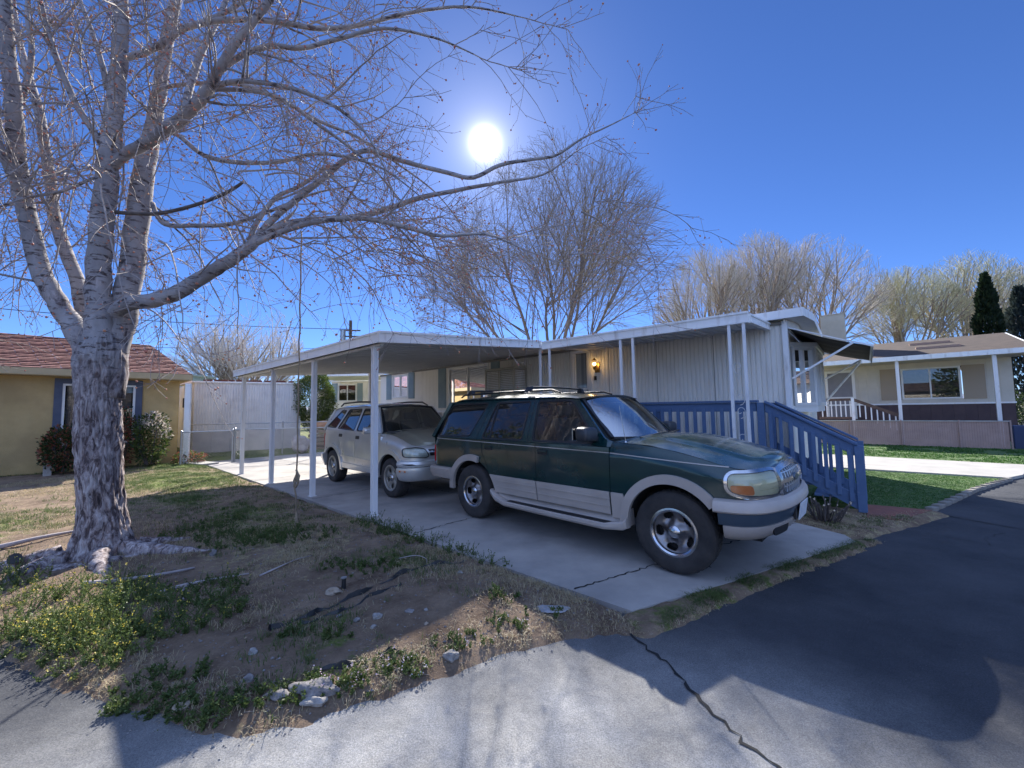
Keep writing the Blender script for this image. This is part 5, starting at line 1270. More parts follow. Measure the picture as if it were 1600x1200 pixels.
    c.panel('side_marker', [(1.66,.49),(1.76,.485),(1.76,.515),(1.66,.52)], amber_lens, off=.10, thick=.006, parent=fb, sides=(1,-1))
    sweep('rear_bumper', silver_p, [(.62,-.03),(.62,.05),(.6,.08),(.50,.08),(.38,.05),(.36,0)], -1.60, False)
    hl = roundpoly([(1.66,.87),(1.68,.745),(2.06,.72),(2.12,.74),(2.06,.86),(1.9,.885)], .04)
    hb = c.panel('headlight', grow(hl, .006), pm('clear_reflector', (.72,.74,.74), (.5,.52,.53), 9, .2, metal=.1), off=.006, thick=.02, res=.05)
    for k, sd in enumerate((1,-1)):
        c.panel('lens', hl, lamp_glass, off=.022, thick=0, res=.05, sides=(sd,), parent=hb[k]); c.panel('lamp_ring', grow(hl, .012), blackp, off=.024, thick=.02, res=.05, holes=[hl], sides=(sd,), parent=hb[k])
        c.panel('reflector_divider', [(1.83,.75),(1.845,.75),(1.86,.865),(1.845,.865)], silver_p, off=.02, thick=.01, sides=(sd,), parent=hb[k])
    c.panel('grille', [(E0-.42,.74),(E0,.735),(E0,.85),(E0-.44,.85)], blackp, off=.004, thick=.008)
    for z in (.765,.80): c.panel('grille_bar', [(E0-.42,z),(E0,z),(E0,z+.014),(E0-.42,z+.014)], chrome, off=.014, thick=.01)
    def hd(u_, v_):
        q = lerp(.86, c.smax-.02, v_**.92); k = u_*2-1; z0 = interp(hz, q); p = c.P(q, z0, 0, 1); cx = .20*(1-k*k)*(1-v_)**2
        cr = .05*(1-abs(k)**2.2)*(1-v_**6)+.018*max(0, min(1, (.74-abs(k))/.08))*min(1, (1-v_)*5)
        return (p.x+cx, p.y*k, z0+.004+cr)
    f = MB(); f.grid(hd, 50, 30); c.part(f, 'bonnet', hoodv_p, smooth=180)
    f = MB(); f.box(.80,1.08,-.66,.66,1.06,1.115); c.part(f, 'cowl', blackp)
    Bf = lambda k: (.92+.20*(1-k*k), -k*.70, 1.135); Tf = lambda k: (.46+.10*(1-k*k), -k*.59, 1.605+.03*(1-k*k))
    c.part(windscreen(c, Bf, Tf), 'windscreen', glass('windscreen_dark', (.60,.65,.62), .45), smooth=180)
    f = MB()
    for k in range(20):
        a, b = -1+k/10, -1+(k+1)/10; f.bar(Bf(a), Bf(b), .05, .03); f.bar(Tf(a), Tf(b), .05, .02)
    for k in (-1,1): f.bar(Bf(k), Tf(k), .04, .03)
    c.part(f, 'windscreen_seal', blackp)
    f = MB(); f.bar((1.10,-.5,1.15),(1.16,.0,1.165),.016,.014); f.bar((1.14,.05,1.155),(1.08,.55,1.16),.016,.014); c.part(f, 'wiper', blackp)
    zc = [(-1.6,1.60),(-1.45,1.66),(-1.2,1.69),(-.5,1.70),(0,1.69),(.3,1.67),(.5,1.64)]
    def rf_(u_, v_):
        k = u_*2-1; x = lerp(-1.5,.47,v_)+.08*(1-k*k)*(2*v_-1); z = interp(zc, x); ez = interp([(-1.6,1.55),(-1.42,1.60),(-1.1,1.625),(.2,1.625),(.48,1.605)], x)
        return (x, -k*.665, ez+(z-ez)*(1-abs(k)**3))
    f = MB(); f.grid(rf_, 30, 40); c.part(f, 'roof', paint('dusty_roof', (.16,.15,.14), (.2,.19,.17), .45, .3, None, 0), smooth=180)
    f = MB(); f.grid(lambda u_, v_: (-1.835-.01*(1-(2*u_-1)**2), lerp(.76,-.76,u_), lerp(.58,1.14,v_)), 10, 5, True); tg = c.part(f, 'tailgate', silver_p, smooth=180)
    f = MB(); f.grid(lambda u_, v_: (lerp(-1.835,-1.55,v_), lerp(.72-.1*v_,-.72+.1*v_,u_), lerp(1.14,1.58,v_)), 10, 5, True); c.part(f, 'rear_window', tint_glass, tg, smooth=180)
    c.panel('tail_light', roundpoly([(-1.90,.74),(-1.78,.74),(-1.74,1.05),(-1.90,1.05)], .02), red_lens, off=.014, thick=.02, res=.04)
    for sd in (1,-1):
        f = MB(); f.bar((-1.84,-.76*sd,1.13),(-1.53,-.63*sd,1.57),.09,.05); c.part(f, 'rear_pillar', silver_p)
        f = MB(); f.tube([(-1.35,-sd*.60,1.655),(-1.2,-sd*.60,1.715),(-.5,-sd*.60,1.73),(.1,-sd*.60,1.715),(.3,-sd*.60,1.645)], [.016,.018,.018,.018,.014], 8); c.part(f, 'roof_rail', blackp, smooth=60)
        f = MB(); f.blob((0,0,0), 1, 0, 2, 0); f.v = [(.72+.07*math.copysign(abs(v[0])**.6, v[0])+.02*abs(v[1]), -sd*.97+.11*math.copysign(abs(v[1])**.6, v[1]), 1.17+.068*math.copysign(abs(v[2])**.6, v[2])) for v in f.v]
        f.bar((.74,-sd*.80,1.13),(.74,-sd*.9,1.15),.06,.05); c.part(f, 'wing_mirror', silver_p, smooth=60)
    f = MB(); f.box(-1.75,1.80,-.48,.48,.32,.60); f.box(-.80,.80,-.76,.76,.34,.56); f.box(-1.7,-1.65,-.74,.74,.5,.62); f.box(1.6,1.74,-.62,.62,.42,.80); f.box(-1.7,.85,-.74,.74,.60,.64); c.part(f, 'underbody', under_m)
    f = MB(); f.box(.72,1.04,-.68,.68,.85,1.09); c.part(f, 'dashboard', blackp)
    for x, y, w in ((.12,.34,.48),(.12,-.34,.48),(-.75,0,1.15)):
        f = MB(); f.hexa([(x,y-w/2,.7),(x+.5,y-w/2,.74),(x+.5,y+w/2,.74),(x,y+w/2,.7),(x,y-w/2,.84),(x+.5,y-w/2,.88),(x+.5,y+w/2,.88),(x,y+w/2,.84)])
        f.hexa([(x-.05,y-w/2,.83),(x+.08,y-w/2,.83),(x+.08,y+w/2,.83),(x-.05,y+w/2,.83),(x-.20,y-w/2+.03,1.30),(x-.10,y-w/2+.03,1.32),(x-.10,y+w/2-.03,1.32),(x-.20,y+w/2-.03,1.30)])
        if w < 1: f.hexa([(x-.20,y-.11,1.34),(x-.12,y-.11,1.34),(x-.12,y+.11,1.34),(x-.20,y+.11,1.34),(x-.23,y-.1,1.48),(x-.14,y-.1,1.49),(x-.14,y+.1,1.49),(x-.23,y+.1,1.48)])
        c.part(f, 'seat', seat_m, bevel=.02)
    f = MB(); f.tube([(.56+.03*math.cos(a_*.5236), .34+.17*math.cos(a_*.5236), 1.12+.16*math.sin(a_*.5236)) for a_ in range(13)], .013, 6); c.part(f, 'steering_wheel', blackp)
    for x in (-AX, AX):
        for y in (-.72,.72): wheel(c, x, y, wr, .225, .215, 'vi', 1 if y > 0 else -1, 0, wheel_v)
    return t
suv_vit()
LIMBS = {
 'A': [(-4.76,4.40,2.26,0.170), (-4.93,4.40,2.55,0.150), (-5.06,4.35,2.80,0.135), (-5.21,4.30,3.15,0.130), (-5.30,4.25,3.63,0.120), (-5.36,4.20,4.05,0.115), (-5.31,4.10,4.42,0.110), (-5.25,4.00,4.91,0.100), (-5.23,3.90,5.46,0.090), (-5.20,3.80,6.21,0.075), (-5.18,3.70,7.08,0.050)],
 'B': [(-4.94,4.60,2.48,0.110), (-5.11,4.65,2.88,0.105), (-5.26,4.70,3.21,0.100), (-5.47,4.75,3.60,0.095), (-5.67,4.80,3.99,0.090), (-5.80,4.85,4.43,0.085), (-5.97,4.90,4.98,0.080), (-6.15,4.95,5.54,0.075), (-6.37,5.00,6.03,0.065), (-6.60,5.05,6.63,0.050), (-6.85,5.10,7.53,0.030)],
 'C': [(-4.59,4.40,2.29,0.220), (-4.62,4.40,2.59,0.180), (-4.66,4.40,3.03,0.160), (-4.65,4.40,3.47,0.155), (-4.63,4.40,4.08,0.150), (-4.63,4.42,4.63,0.140), (-4.63,4.45,5.20,0.120), (-4.60,4.45,5.84,0.110), (-4.67,4.50,6.55,0.095), (-4.68,4.50,7.39,0.070), (-4.68,4.50,8.43,0.040)],
 'D': [(-4.53,4.50,2.31,0.190), (-4.50,4.55,2.62,0.170), (-4.50,4.60,3.09,0.165), (-4.51,4.65,3.66,0.160), (-4.50,4.70,4.24,0.155), (-4.54,4.80,4.80,0.130), (-4.52,4.85,5.35,0.110), (-4.51,4.90,5.91,0.100), (-4.54,5.00,6.55,0.095), (-4.54,5.10,7.30,0.085), (-4.58,5.20,8.29,0.065), (-4.57,5.30,9.64,0.040)],
 'E': [(-4.41,4.35,2.64,0.100), (-4.21,4.30,2.73,0.110), (-3.89,4.25,2.76,0.105), (-3.61,4.25,2.85,0.100), (-3.38,4.30,3.03,0.090), (-3.13,4.30,3.19,0.080), (-2.96,4.35,3.36,0.072), (-2.85,4.40,3.50,0.065)],
 'E1': [(-2.90,4.40,3.46,0.045), (-2.75,4.40,3.67,0.043), (-2.52,4.45,3.93,0.040), (-2.22,4.50,4.23,0.037), (-1.92,4.50,4.48,0.033), (-1.69,4.60,4.66,0.030), (-1.31,4.60,4.53,0.028), (-0.74,4.70,4.42,0.026), (-0.43,4.70,4.36,0.025), (-0.11,4.70,4.51,0.023), (0.26,4.80,4.64,0.020), (0.59,4.80,4.69,0.017), (0.94,4.80,4.91,0.013), (1.26,4.80,5.06,0.009), (1.56,4.80,5.21,0.005)],
 'E2': [(-2.85,4.40,3.50,0.050), (-2.56,4.45,3.69,0.045), (-2.21,4.50,3.75,0.042), (-1.80,4.60,3.84,0.038), (-1.45,4.70,3.99,0.034), (-1.06,4.70,4.12,0.030), (-0.64,4.80,4.26,0.025), (-0.11,4.90,4.41,0.020), (0.46,5.00,4.57,0.014), (0.85,5.00,4.84,0.007)],
 'E3': [(-2.92,4.40,3.42,0.040), (-2.54,4.30,3.52,0.036), (-2.06,4.20,3.59,0.032), (-1.54,4.10,3.56,0.028), (-1.03,4.00,3.40,0.024), (-0.70,4.00,3.31,0.018), (-0.24,4.00,3.32,0.012), (0.15,4.00,3.15,0.006)],
 'E4': [(-2.94,4.35,3.38,0.035), (-2.89,4.40,3.67,0.033), (-2.80,4.60,4.08,0.030), (-2.55,4.70,4.29,0.025), (-2.33,4.80,4.55,0.020), (-2.05,4.90,4.74,0.012)],
 'F': [(-4.55,4.40,4.39,0.075), (-4.34,4.35,4.51,0.080), (-4.08,4.30,4.59,0.085), (-3.83,4.25,4.70,0.085), (-3.58,4.20,4.83,0.080), (-3.29,4.10,4.98,0.070), (-3.08,4.00,5.15,0.058), (-2.85,3.90,5.34,0.050), (-2.62,3.85,5.55,0.045), (-2.40,3.80,5.77,0.038), (-2.12,3.70,6.10,0.025)],
 'F2': [(-3.26,4.10,5.04,0.035), (-2.94,4.00,5.03,0.032), (-2.60,3.90,4.94,0.028), (-2.20,3.90,4.85,0.024), (-1.80,3.90,4.67,0.020), (-1.47,3.90,4.38,0.014), (-1.27,3.90,4.00,0.007)],
 'F3': [(-3.12,4.00,5.09,0.040), (-2.88,4.00,5.30,0.036), (-2.54,4.00,5.43,0.032), (-2.20,4.00,5.40,0.028), (-1.79,4.00,5.50,0.023), (-1.31,4.00,5.61,0.018), (-0.76,4.00,5.49,0.012), (-0.35,4.00,5.30,0.006)],
 'F4': [(-3.28,4.10,5.04,0.030), (-2.87,4.20,5.10,0.028), (-2.57,4.30,5.08,0.026), (-2.25,4.40,4.88,0.023), (-1.92,4.50,4.67,0.018), (-1.58,4.60,4.38,0.012), (-1.22,4.70,3.94,0.006)],
 'G': [(-4.47,4.40,5.71,0.050), (-4.25,4.35,5.71,0.052), (-3.99,4.30,5.76,0.050), (-3.77,4.30,5.93,0.046), (-3.48,4.30,6.03,0.042), (-3.04,4.30,6.06,0.037), (-2.59,4.30,6.01,0.033), (-2.15,4.30,5.93,0.029), (-1.71,4.30,5.96,0.025), (-1.11,4.30,6.11,0.020), (-0.45,4.30,6.17,0.013), (0.14,4.30,6.04,0.006)],
 'G2': [(-3.63,4.30,5.99,0.035), (-3.34,4.40,6.25,0.030), (-2.96,4.50,6.64,0.025), (-2.47,4.60,6.96,0.018), (-1.87,4.70,7.25,0.010)],
 'H': [(-4.47,4.38,3.82,0.030), (-4.09,4.20,3.71,0.028), (-3.77,4.15,3.68,0.026), (-3.38,4.10,3.73,0.024), (-3.08,4.10,3.84,0.022), (-2.92,4.10,3.93,0.020), (-2.84,4.10,3.99,0.016)],
 'I': [(-4.27,4.60,4.04,0.035), (-4.10,4.50,3.81,0.035), (-3.97,4.50,3.72,0.035), (-3.63,4.50,3.71,0.032), (-3.26,4.50,3.72,0.028), (-2.92,4.55,3.86,0.024), (-2.65,4.60,4.01,0.018), (-2.27,4.60,4.15,0.012), (-1.81,4.60,4.22,0.006)],
 'J': [(-4.44,4.80,5.10,0.035), (-4.11,4.70,4.98,0.035), (-3.74,4.60,4.67,0.034), (-3.39,4.50,4.50,0.032), (-3.05,4.50,4.46,0.030), (-2.68,4.50,4.47,0.026), (-2.30,4.50,4.56,0.022), (-1.88,4.40,4.45,0.018), (-1.43,4.40,4.29,0.012), (-0.99,4.40,3.94,0.006)],
 'K': [(-4.54,4.80,5.52,0.030), (-4.38,4.75,5.61,0.030), (-4.10,4.70,5.62,0.030), (-3.62,4.60,5.55,0.030), (-3.15,4.60,5.50,0.030), (-2.73,4.70,5.35,0.027), (-2.38,4.80,5.19,0.023), (-1.93,4.90,5.04,0.018), (-1.46,5.00,4.75,0.014), (-0.96,5.00,4.35,0.009), (-0.63,5.00,3.92,0.005)],
 'M2': [(-4.71,4.40,4.65,0.060), (-4.72,4.35,4.72,0.055), (-4.84,4.25,4.99,0.050), (-4.91,4.15,5.28,0.045), (-5.01,4.10,5.64,0.040), (-5.03,4.00,6.00,0.035), (-5.07,3.90,6.55,0.020)],
 'M3': [(-4.72,4.45,5.36,0.050), (-4.83,4.50,5.61,0.045), (-4.98,4.55,5.98,0.040), (-5.15,4.60,6.33,0.035), (-5.43,4.70,6.87,0.030), (-5.72,4.80,7.62,0.020)],
 'M4': [(-4.76,4.40,4.25,0.025), (-4.85,4.30,4.10,0.025), (-4.97,4.25,4.00,0.024), (-5.15,4.20,3.93,0.022), (-5.23,4.10,3.83,0.018), (-5.43,4.00,3.65,0.010)],
 'N1': [(-3.61,4.20,4.83,0.050), (-3.74,4.50,5.63,0.050), (-3.76,4.70,6.24,0.045), (-3.76,4.90,6.79,0.040), (-3.68,5.00,7.46,0.025)],
 'N2': [(-5.33,4.20,3.90,0.060), (-5.26,4.00,4.14,0.055), (-5.29,3.90,4.48,0.045), (-5.33,3.80,4.95,0.030)],
 'N3': [(-5.35,4.10,4.71,0.050), (-5.38,4.20,5.16,0.045), (-5.46,4.30,5.71,0.040), (-5.68,4.40,6.37,0.032), (-5.76,4.50,7.24,0.020)],
}
# ================================================================= TREES AND PLANTS
def bark_mat(name, zf=True, low=0.0):
    """furrowed flaking bark low down, fading upward into smooth pale bark with dark scars"""
    m = bpy.data.materials.new(name); m.use_nodes = True; t = m.node_tree; b = t.nodes['Principled BSDF']; b.inputs['Roughness'].default_value = .88; b.inputs['Specular IOR Level'].default_value = .15
    tc = t.nodes.new('ShaderNodeTexCoord')
    def nz(sc, st, det=9, ro=.7, dist=0):
        mp = t.nodes.new('ShaderNodeMapping'); mp.inputs['Scale'].default_value = st; t.links.new(tc.outputs['Object'], mp.inputs[0])
        n = t.nodes.new('ShaderNodeTexNoise'); n.inputs['Scale'].default_value = sc; n.inputs['Detail'].default_value = det; n.inputs['Roughness'].default_value = ro; n.inputs['Distortion'].default_value = dist
        t.links.new(mp.outputs[0], n.inputs['Vector']); return n.outputs[0]
    def ramp(x, *st):
        r = t.nodes.new('ShaderNodeValToRGB'); e = r.color_ramp.elements
        e[0].position, e[1].position = st[0][0], st[1][0]; e[0].color = (*st[0][1], 1); e[1].color = (*st[1][1], 1)
        for p, c in st[2:]: q = e.new(p); q.color = (*c, 1)
        t.links.new(x, r.inputs[0]); return r.outputs[0]
    def mix(f, a, c):
        x = t.nodes.new('ShaderNodeMix'); x.data_type = 'RGBA'; t.links.new(f, x.inputs[0]); t.links.new(a, x.inputs[6]); t.links.new(c, x.inputs[7]); return x.outputs[2]
    n1 = nz(16, (1,1,.32), 8, .68, 1.1)
    rough = ramp(n1, (.36, (.05,.038,.038)), (.64, (.50,.45,.44)), (.44, (.13,.10,.10)), (.50, (.27,.225,.22)), (.57, (.38,.335,.33)))
    rough = mix(ramp(nz(5, (1,1,.5), 4), (.60, (0,0,0)), (.68, (.55,.55,.55))), rough, ramp(n1, (.4, (.16,.09,.07)), (.62, (.42,.30,.24))))
    pale = ramp(nz(3.2, (1,1,.5), 5), (.3, (.18,.168,.17)), (.7, (.37,.35,.355)))
    pale = mix(ramp(nz(9, (.9,.9,2.6), 5, .6, .6), (.545, (0,0,0)), (.60, (.95,.95,.95))), pale, ramp(n1, (.4, (.05,.04,.04)), (.6, (.15,.12,.12))))
    pale = mix(ramp(nz(2.2, (1,1,1.2), 5, .7), (.56, (0,0,0)), (.66, (.8,.8,.8))), pale, rough)
    if zf:
        sp = t.nodes.new('ShaderNodeSeparateXYZ'); t.links.new(tc.outputs['Object'], sp.inputs[0])
        a = t.nodes.new('ShaderNodeMath'); a.operation = 'MULTIPLY_ADD'; t.links.new(nz(3.5, (1,1,.6), 6, .7), a.inputs[0]); a.inputs[1].default_value = 3.2; t.links.new(sp.outputs['Z'], a.inputs[2])
        r = t.nodes.new('ShaderNodeMapRange'); r.inputs['From Min'].default_value = 3.35; r.inputs['From Max'].default_value = 4.05; t.links.new(a.outputs[0], r.inputs['Value'])
        col = mix(r.outputs[0], rough, pale)
    else: col = mix(ramp(nz(4, (1,1,1), 5), (.5, (0,0,0)), (.7, (.6,.6,.6))), rough, pale)
    t.links.new(col, b.inputs['Base Color'])
    bp = t.nodes.new('ShaderNodeBump'); bp.inputs['Strength'].default_value = .9; bp.inputs['Distance'].default_value = .025
    t.links.new(n1, bp.inputs['Height'])
    if zf:
        iv = t.nodes.new('ShaderNodeMapRange'); iv.inputs['From Min'].default_value = 0; iv.inputs['From Max'].default_value = 1; iv.inputs['To Min'].default_value = 1.0; iv.inputs['To Max'].default_value = .25
        t.links.new(r.outputs[0], iv.inputs['Value']); t.links.new(iv.outputs[0], bp.inputs['Strength'])
    t.links.new(bp.outputs[0], b.inputs['Normal']); return m
bark_low = bark_mat('bark'); bark_up = bark_low; root_m = bark_mat('root_bark', False)
twig_m = pm('twig_bark', (.22,.18,.165), (.36,.31,.29), 8, .8)
bud_m = pm('red_buds', (.40,.11,.09), (.55,.27,.13), 14, .8)
bark_dead = pm('dead_wood', (.07,.055,.05), (.12,.10,.09), 12, .9)

def pts_r(L): return [Vector(p[:3]) for p in L], [p[3] for p in L]
def smooth_path(P, Rr, n=4):
    S_ = catmull([(*p, r*10) for p, r in zip([tuple(q) for q in P], Rr)], n)[0:0] if False else None
    out, ro = [], []
    Q = [P[0]]+P+[P[-1]]; RQ = [Rr[0]]+Rr+[Rr[-1]]
    for i in range(1, len(Q)-2):
        for k in range(n):
            t = k/n; p0, p1, p2, p3 = Q[i-1], Q[i], Q[i+1], Q[i+2]
            out.append(.5*((2*p1)+(-p0+p2)*t+(2*p0-5*p1+4*p2-p3)*t*t+(-p0+3*p1-3*p2+p3)*t**3)); ro.append(lerp(RQ[i], RQ[i+1], t))
    out.append(P[-1]); ro.append(Rr[-1]); return out, ro
def rvec(rnd): 
    return Vector((rnd.gauss(0,1), rnd.gauss(0,1), rnd.gauss(0,1))).normalized()
def tw_tube(mb, pts, r0, r1, n):
    mb.tube(pts, [lerp(r0, r1, i/(len(pts)-1)) for i in range(len(pts))], n, cap=False)
def walk(rnd, p, d, L, seg, wob, g):
    pts = [p]; st = L/seg
    for i in range(seg):
        d = (d+rvec(rnd)*wob+Vector((0,0,g))*(i/seg+.3)).normalized(); p = p+d*st; pts.append(p)
    return pts, d
def side_dir(rnd, d, ang):
    r = rvec(rnd); r = r-d*r.dot(d)
    r.normalize(); return (d*math.cos(ang)+r*math.sin(ang)).normalized()

def big_tree():
    rnd = random.Random(11)
    t = thing('shade_tree', 'big forked bare tree with pale flaking bark and red buds in the front yard', 'tree', (-4.45,4.38,0), 0, frame=WF)
    # trunk with a flared foot
    f = MB(); prof = [(-.08,.50),(.0,.44),(.06,.37),(.14,.325),(.3,.295),(.6,.282),(1.0,.28),(1.4,.278),(1.75,.285),(2.0,.295),(2.15,.285),(2.30,.235),(2.42,.15)]
    n = 110; M_ = 170; zs = [lerp(-.08, 2.42, i/M_) for i in range(M_+1)]
    ctr = [(-.08,-4.43),(.47,-4.48),(1.16,-4.55),(1.86,-4.59),(2.3,-4.57),(2.5,-4.57)]
    for z in zs:
        r0 = interp(prof, z)*(lerp(.61,.68,min(1,max(0,z-1.7)/.5)) if z > .5 else lerp(.78,.61,max(0,z)/.5)); cx = interp(ctr, z)
        for k in range(n):
            a = 2*math.pi*k/n; lobes = 1+(.30*math.exp(-max(0,z)/.10)*(math.sin(a*5+.6)*.5+math.sin(a*3+2)*.5))
            s_ = Vector((math.cos(a)*2.2, math.sin(a)*2.2, z*1.6)); pl_n = noise.noise(s_*1.2)*.02+abs(noise.noise(s_*3.4))*-.022+noise.noise(s_*8)*.009-abs(noise.noise(Vector((s_.x*4.2+.6*noise.noise(s_*2),s_.y*4.2,z*2.6))))*.030-abs(noise.noise(Vector((s_.x*9,s_.y*9,z*6))))*.012+.012+abs(noise.noise(Vector((s_.x*5,s_.y*5,z*3))))*-.018
            r = r0*lobes+pl_n+.016; f.v.append((cx+math.cos(a)*r, 4.40+math.sin(a)*r, z))
    for j in range(M_):
        for k in range(n): a = j*n+k; b = j*n+(k+1) % n; f.f.append((a, b, b+n, a+n))
    f.build('trunk', bark_low, t, smooth=180)
    rr = random.Random(5)
    for (pts, r0) in ((((-4.3,4.2,.06),(-4.0,3.95,.02),(-3.75,3.75,-.01),(-3.4,3.55,-.05)),.14), (((-4.15,4.35,.10),(-3.8,4.35,.06),(-3.4,4.42,.01),(-3.0,4.5,-.05)),.13),
                      (((-4.7,4.2,.10),(-5.0,4.0,.05),(-5.4,3.75,.0),(-5.9,3.5,-.05)),.12), (((-4.6,4.15,.06),(-4.65,3.85,.03),(-4.5,3.6,.0),(-4.2,3.45,-.05)),.12),
                      (((-4.2,4.55,.08),(-3.9,4.75,.03),(-3.6,5.0,-.05)),.10)):
        P, R_ = smooth_path([Vector(p) for p in pts], [lerp(r0*.72,.025,i/(len(pts)-1)) for i in range(len(pts))], 6)
        P = [p+Vector((rr.uniform(-1,1),rr.uniform(-1,1),rr.uniform(-.5,.5)))*.018 for p in P]; MB().tube(P, R_, 12).build('surface_root', root_m, t, smooth=180)
    # knobbly root plate
    f = MB()
    for k in range(16):
        a = -2.7+k*.17; d = .36+.10*rr.random(); f.blob((-4.42+math.cos(a)*d, 4.38+math.sin(a)*d, .0+.03*rr.random()), .075+.04*rr.random(), k, 2, .35, (1.3,1,.5))
    f.build('root_plate', root_m, t, smooth=180)
    tw = MB(); buds = MB(); stems = []
    def bud(p, s):
        a = rvec(rnd)*s; b = a.cross(rvec(rnd)).normalized()*s; c = a.cross(b).normalized()*s*.8
        n_ = len(buds.v); buds.v += [tuple(p+a), tuple(p-a*.7), tuple(p+b), tuple(p-b), tuple(p+c), tuple(p-c)]
        for q in ((0,2,4),(2,1,4),(1,3,4),(3,0,4),(2,0,5),(1,2,5),(3,1,5),(0,3,5)): buds.f.append(tuple(n_+i for i in q))
    def twigs(P, lev, Ltot, dens, g):
        N = len(P)
        for _ in range(dens):
            i = rnd.random()*(N-1.001); k = int(i); p = P[k].lerp(P[k+1], i-k); d = (P[k+1]-P[k]).normalized()
            if lev == 2:
                L = rnd.uniform(.35,.85); q, _d = walk(rnd, p, side_dir(rnd, d, rnd.uniform(.5,1.2)), L, 5, .20, g); tw_tube(tw, q, .0042, .0022, 3); twigs(q, 3, L, rnd.randint(3,5), g*.7)
            else:
                L = rnd.uniform(.09,.26); q, _d = walk(rnd, p, side_dir(rnd, d, rnd.uniform(.4,1.0)), L, 2, .2, .12); tw_tube(tw, q, .0026, .0016, 3)
                if rnd.random() < .85: bud(q[-1], rnd.uniform(.006,.016))
                if rnd.random() < .45: bud(q[1], rnd.uniform(.004,.009))
                if rnd.random() < .10: bud(q[-1]+rvec(rnd)*.012, .016)
    CAM = Vector((0,0,CH))
    def near_sun(q): return any((x-CAM).normalized().dot(sdir) > .988 for x in q)     # added gap: sprays across the camera's line to the sun are skipped
    for k_, st_ in (('A', (-4.62,4.38,1.72,.16)), ('C', (-4.58,4.4,1.7,.2)), ('D', (-4.5,4.44,1.7,.19))): LIMBS[k_].insert(0, st_)
    order = list(LIMBS.items())
    for nm, L in order:
        P, R_ = pts_r(L); R_ = [r*max(.66, min(1, p.y/math.hypot(p.x, p.y))) for p, r in zip(P, R_)]; P, R_ = smooth_path(P, R_, 4)
        big = R_[0] > .055
        if nm not in 'H': P = [p+rvec(rnd)*min(.012, .10*r) for p, r in zip(P, R_)]
        MB().tube(P, R_, 18 if big else 10).build('limb', bark_dead if nm == 'H' else bark_up, t, smooth=180)
        if nm == 'H': continue
        tot = sum((P[i+1]-P[i]).length for i in range(len(P)-1)); acc = 0
        for i in range(len(P)-1):
            sl_ = (P[i+1]-P[i]).length; acc += sl_
            fr = acc/tot; r = R_[i]
            rate = 3.6 if r < .05 else (2.0 if r < .1 else 1.1)
            if fr < .18 and r > .03: rate *= .2
            m = int(sl_*rate+rnd.random())
            for _ in range(m):
                d = (P[i+1]-P[i]).normalized(); dd = side_dir(rnd, d, rnd.uniform(.6,1.3)); Ls = rnd.uniform(.6,1.5)*(1.0 if r < .06 else 1.25)*(1-.6*fr if r < .03 else 1)*(.5 if fr > .75 and nm[0] == 'E' else 1)
                p = P[i].lerp(P[i+1], rnd.random())
                if r > .09 and p.z < 2.9: continue
                dist = (p-CAM).length; g = -.10 if rnd.random() < .6 else .05
                q, _d = walk(rnd, p, dd, Ls, 8, .16, g)
                if min((x-CAM).length for x in q) < 1.9 or near_sun(q): continue
                r1 = min(r*.5, rnd.uniform(.007,.016)); stems.append((r1, q)); twigs(q, 2, Ls, int(Ls*5.5), g)
        q, _d = walk(rnd, P[-1], (P[-1]-P[-3]).normalized(), .12 if nm == 'E1' else .6, 6, .12, .03); stems.append((R_[-1], q)); twigs(q, 2, .8, 8, -.05)
    # extra weeping sprays low on the right-hand limbs and high over the frame
    for (x0,x1,y0,y1,z0,z1,nn) in ((-3.9,-.9,3.9,4.9,3.3,4.8,40),(-5.6,-3.6,3.6,5.0,3.6,6.2,45),(-3.5,.2,4.0,5.2,4.2,6.0,16),(-7.0,-5.2,4.4,6.5,3.2,6.0,50),(-6.0,-2.0,4.0,6.5,5.6,8.6,50),(-2.8,-.3,4.0,5.4,3.1,4.0,26),(-1.0,1.2,4.4,6.0,3.4,4.2,10)):
        for _ in range(nn):
            p = Vector((rnd.uniform(x0,x1), rnd.uniform(y0,y1), rnd.uniform(z0,z1)))
            d = Vector((p.x+4.5, p.y-4.4, rnd.uniform(-1.2,.8))).normalized(); d = (d+rvec(rnd)*.5).normalized(); L = rnd.uniform(.8,1.7)
            if p.x > -1.2 and p.z > 4.9 and rnd.random() < .6: continue
            q, _d = walk(rnd, p, d, L, 9, .15, -.13)
            if near_sun(q): continue
            stems.append((rnd.uniform(.006,.012), q)); twigs(q, 2, L, int(L*5.5), -.12)
    stems.sort(key=lambda s: -s[0]); rest = MB()
    for i, (r, q) in enumerate(stems):
        if i < 70: m_ = MB(); tw_tube(m_, q, r, .004, 6); m_.build('branch', bark_up, t, smooth=180)
        else: tw_tube(rest, q, r, .0035, 5)
    rest.build('small_branches', twig_m, t, kind='stuff'); tw.build('twigs', twig_m, t, kind='stuff'); buds.build('buds', bud_m, t, kind='stuff')
    return t
big_tree()
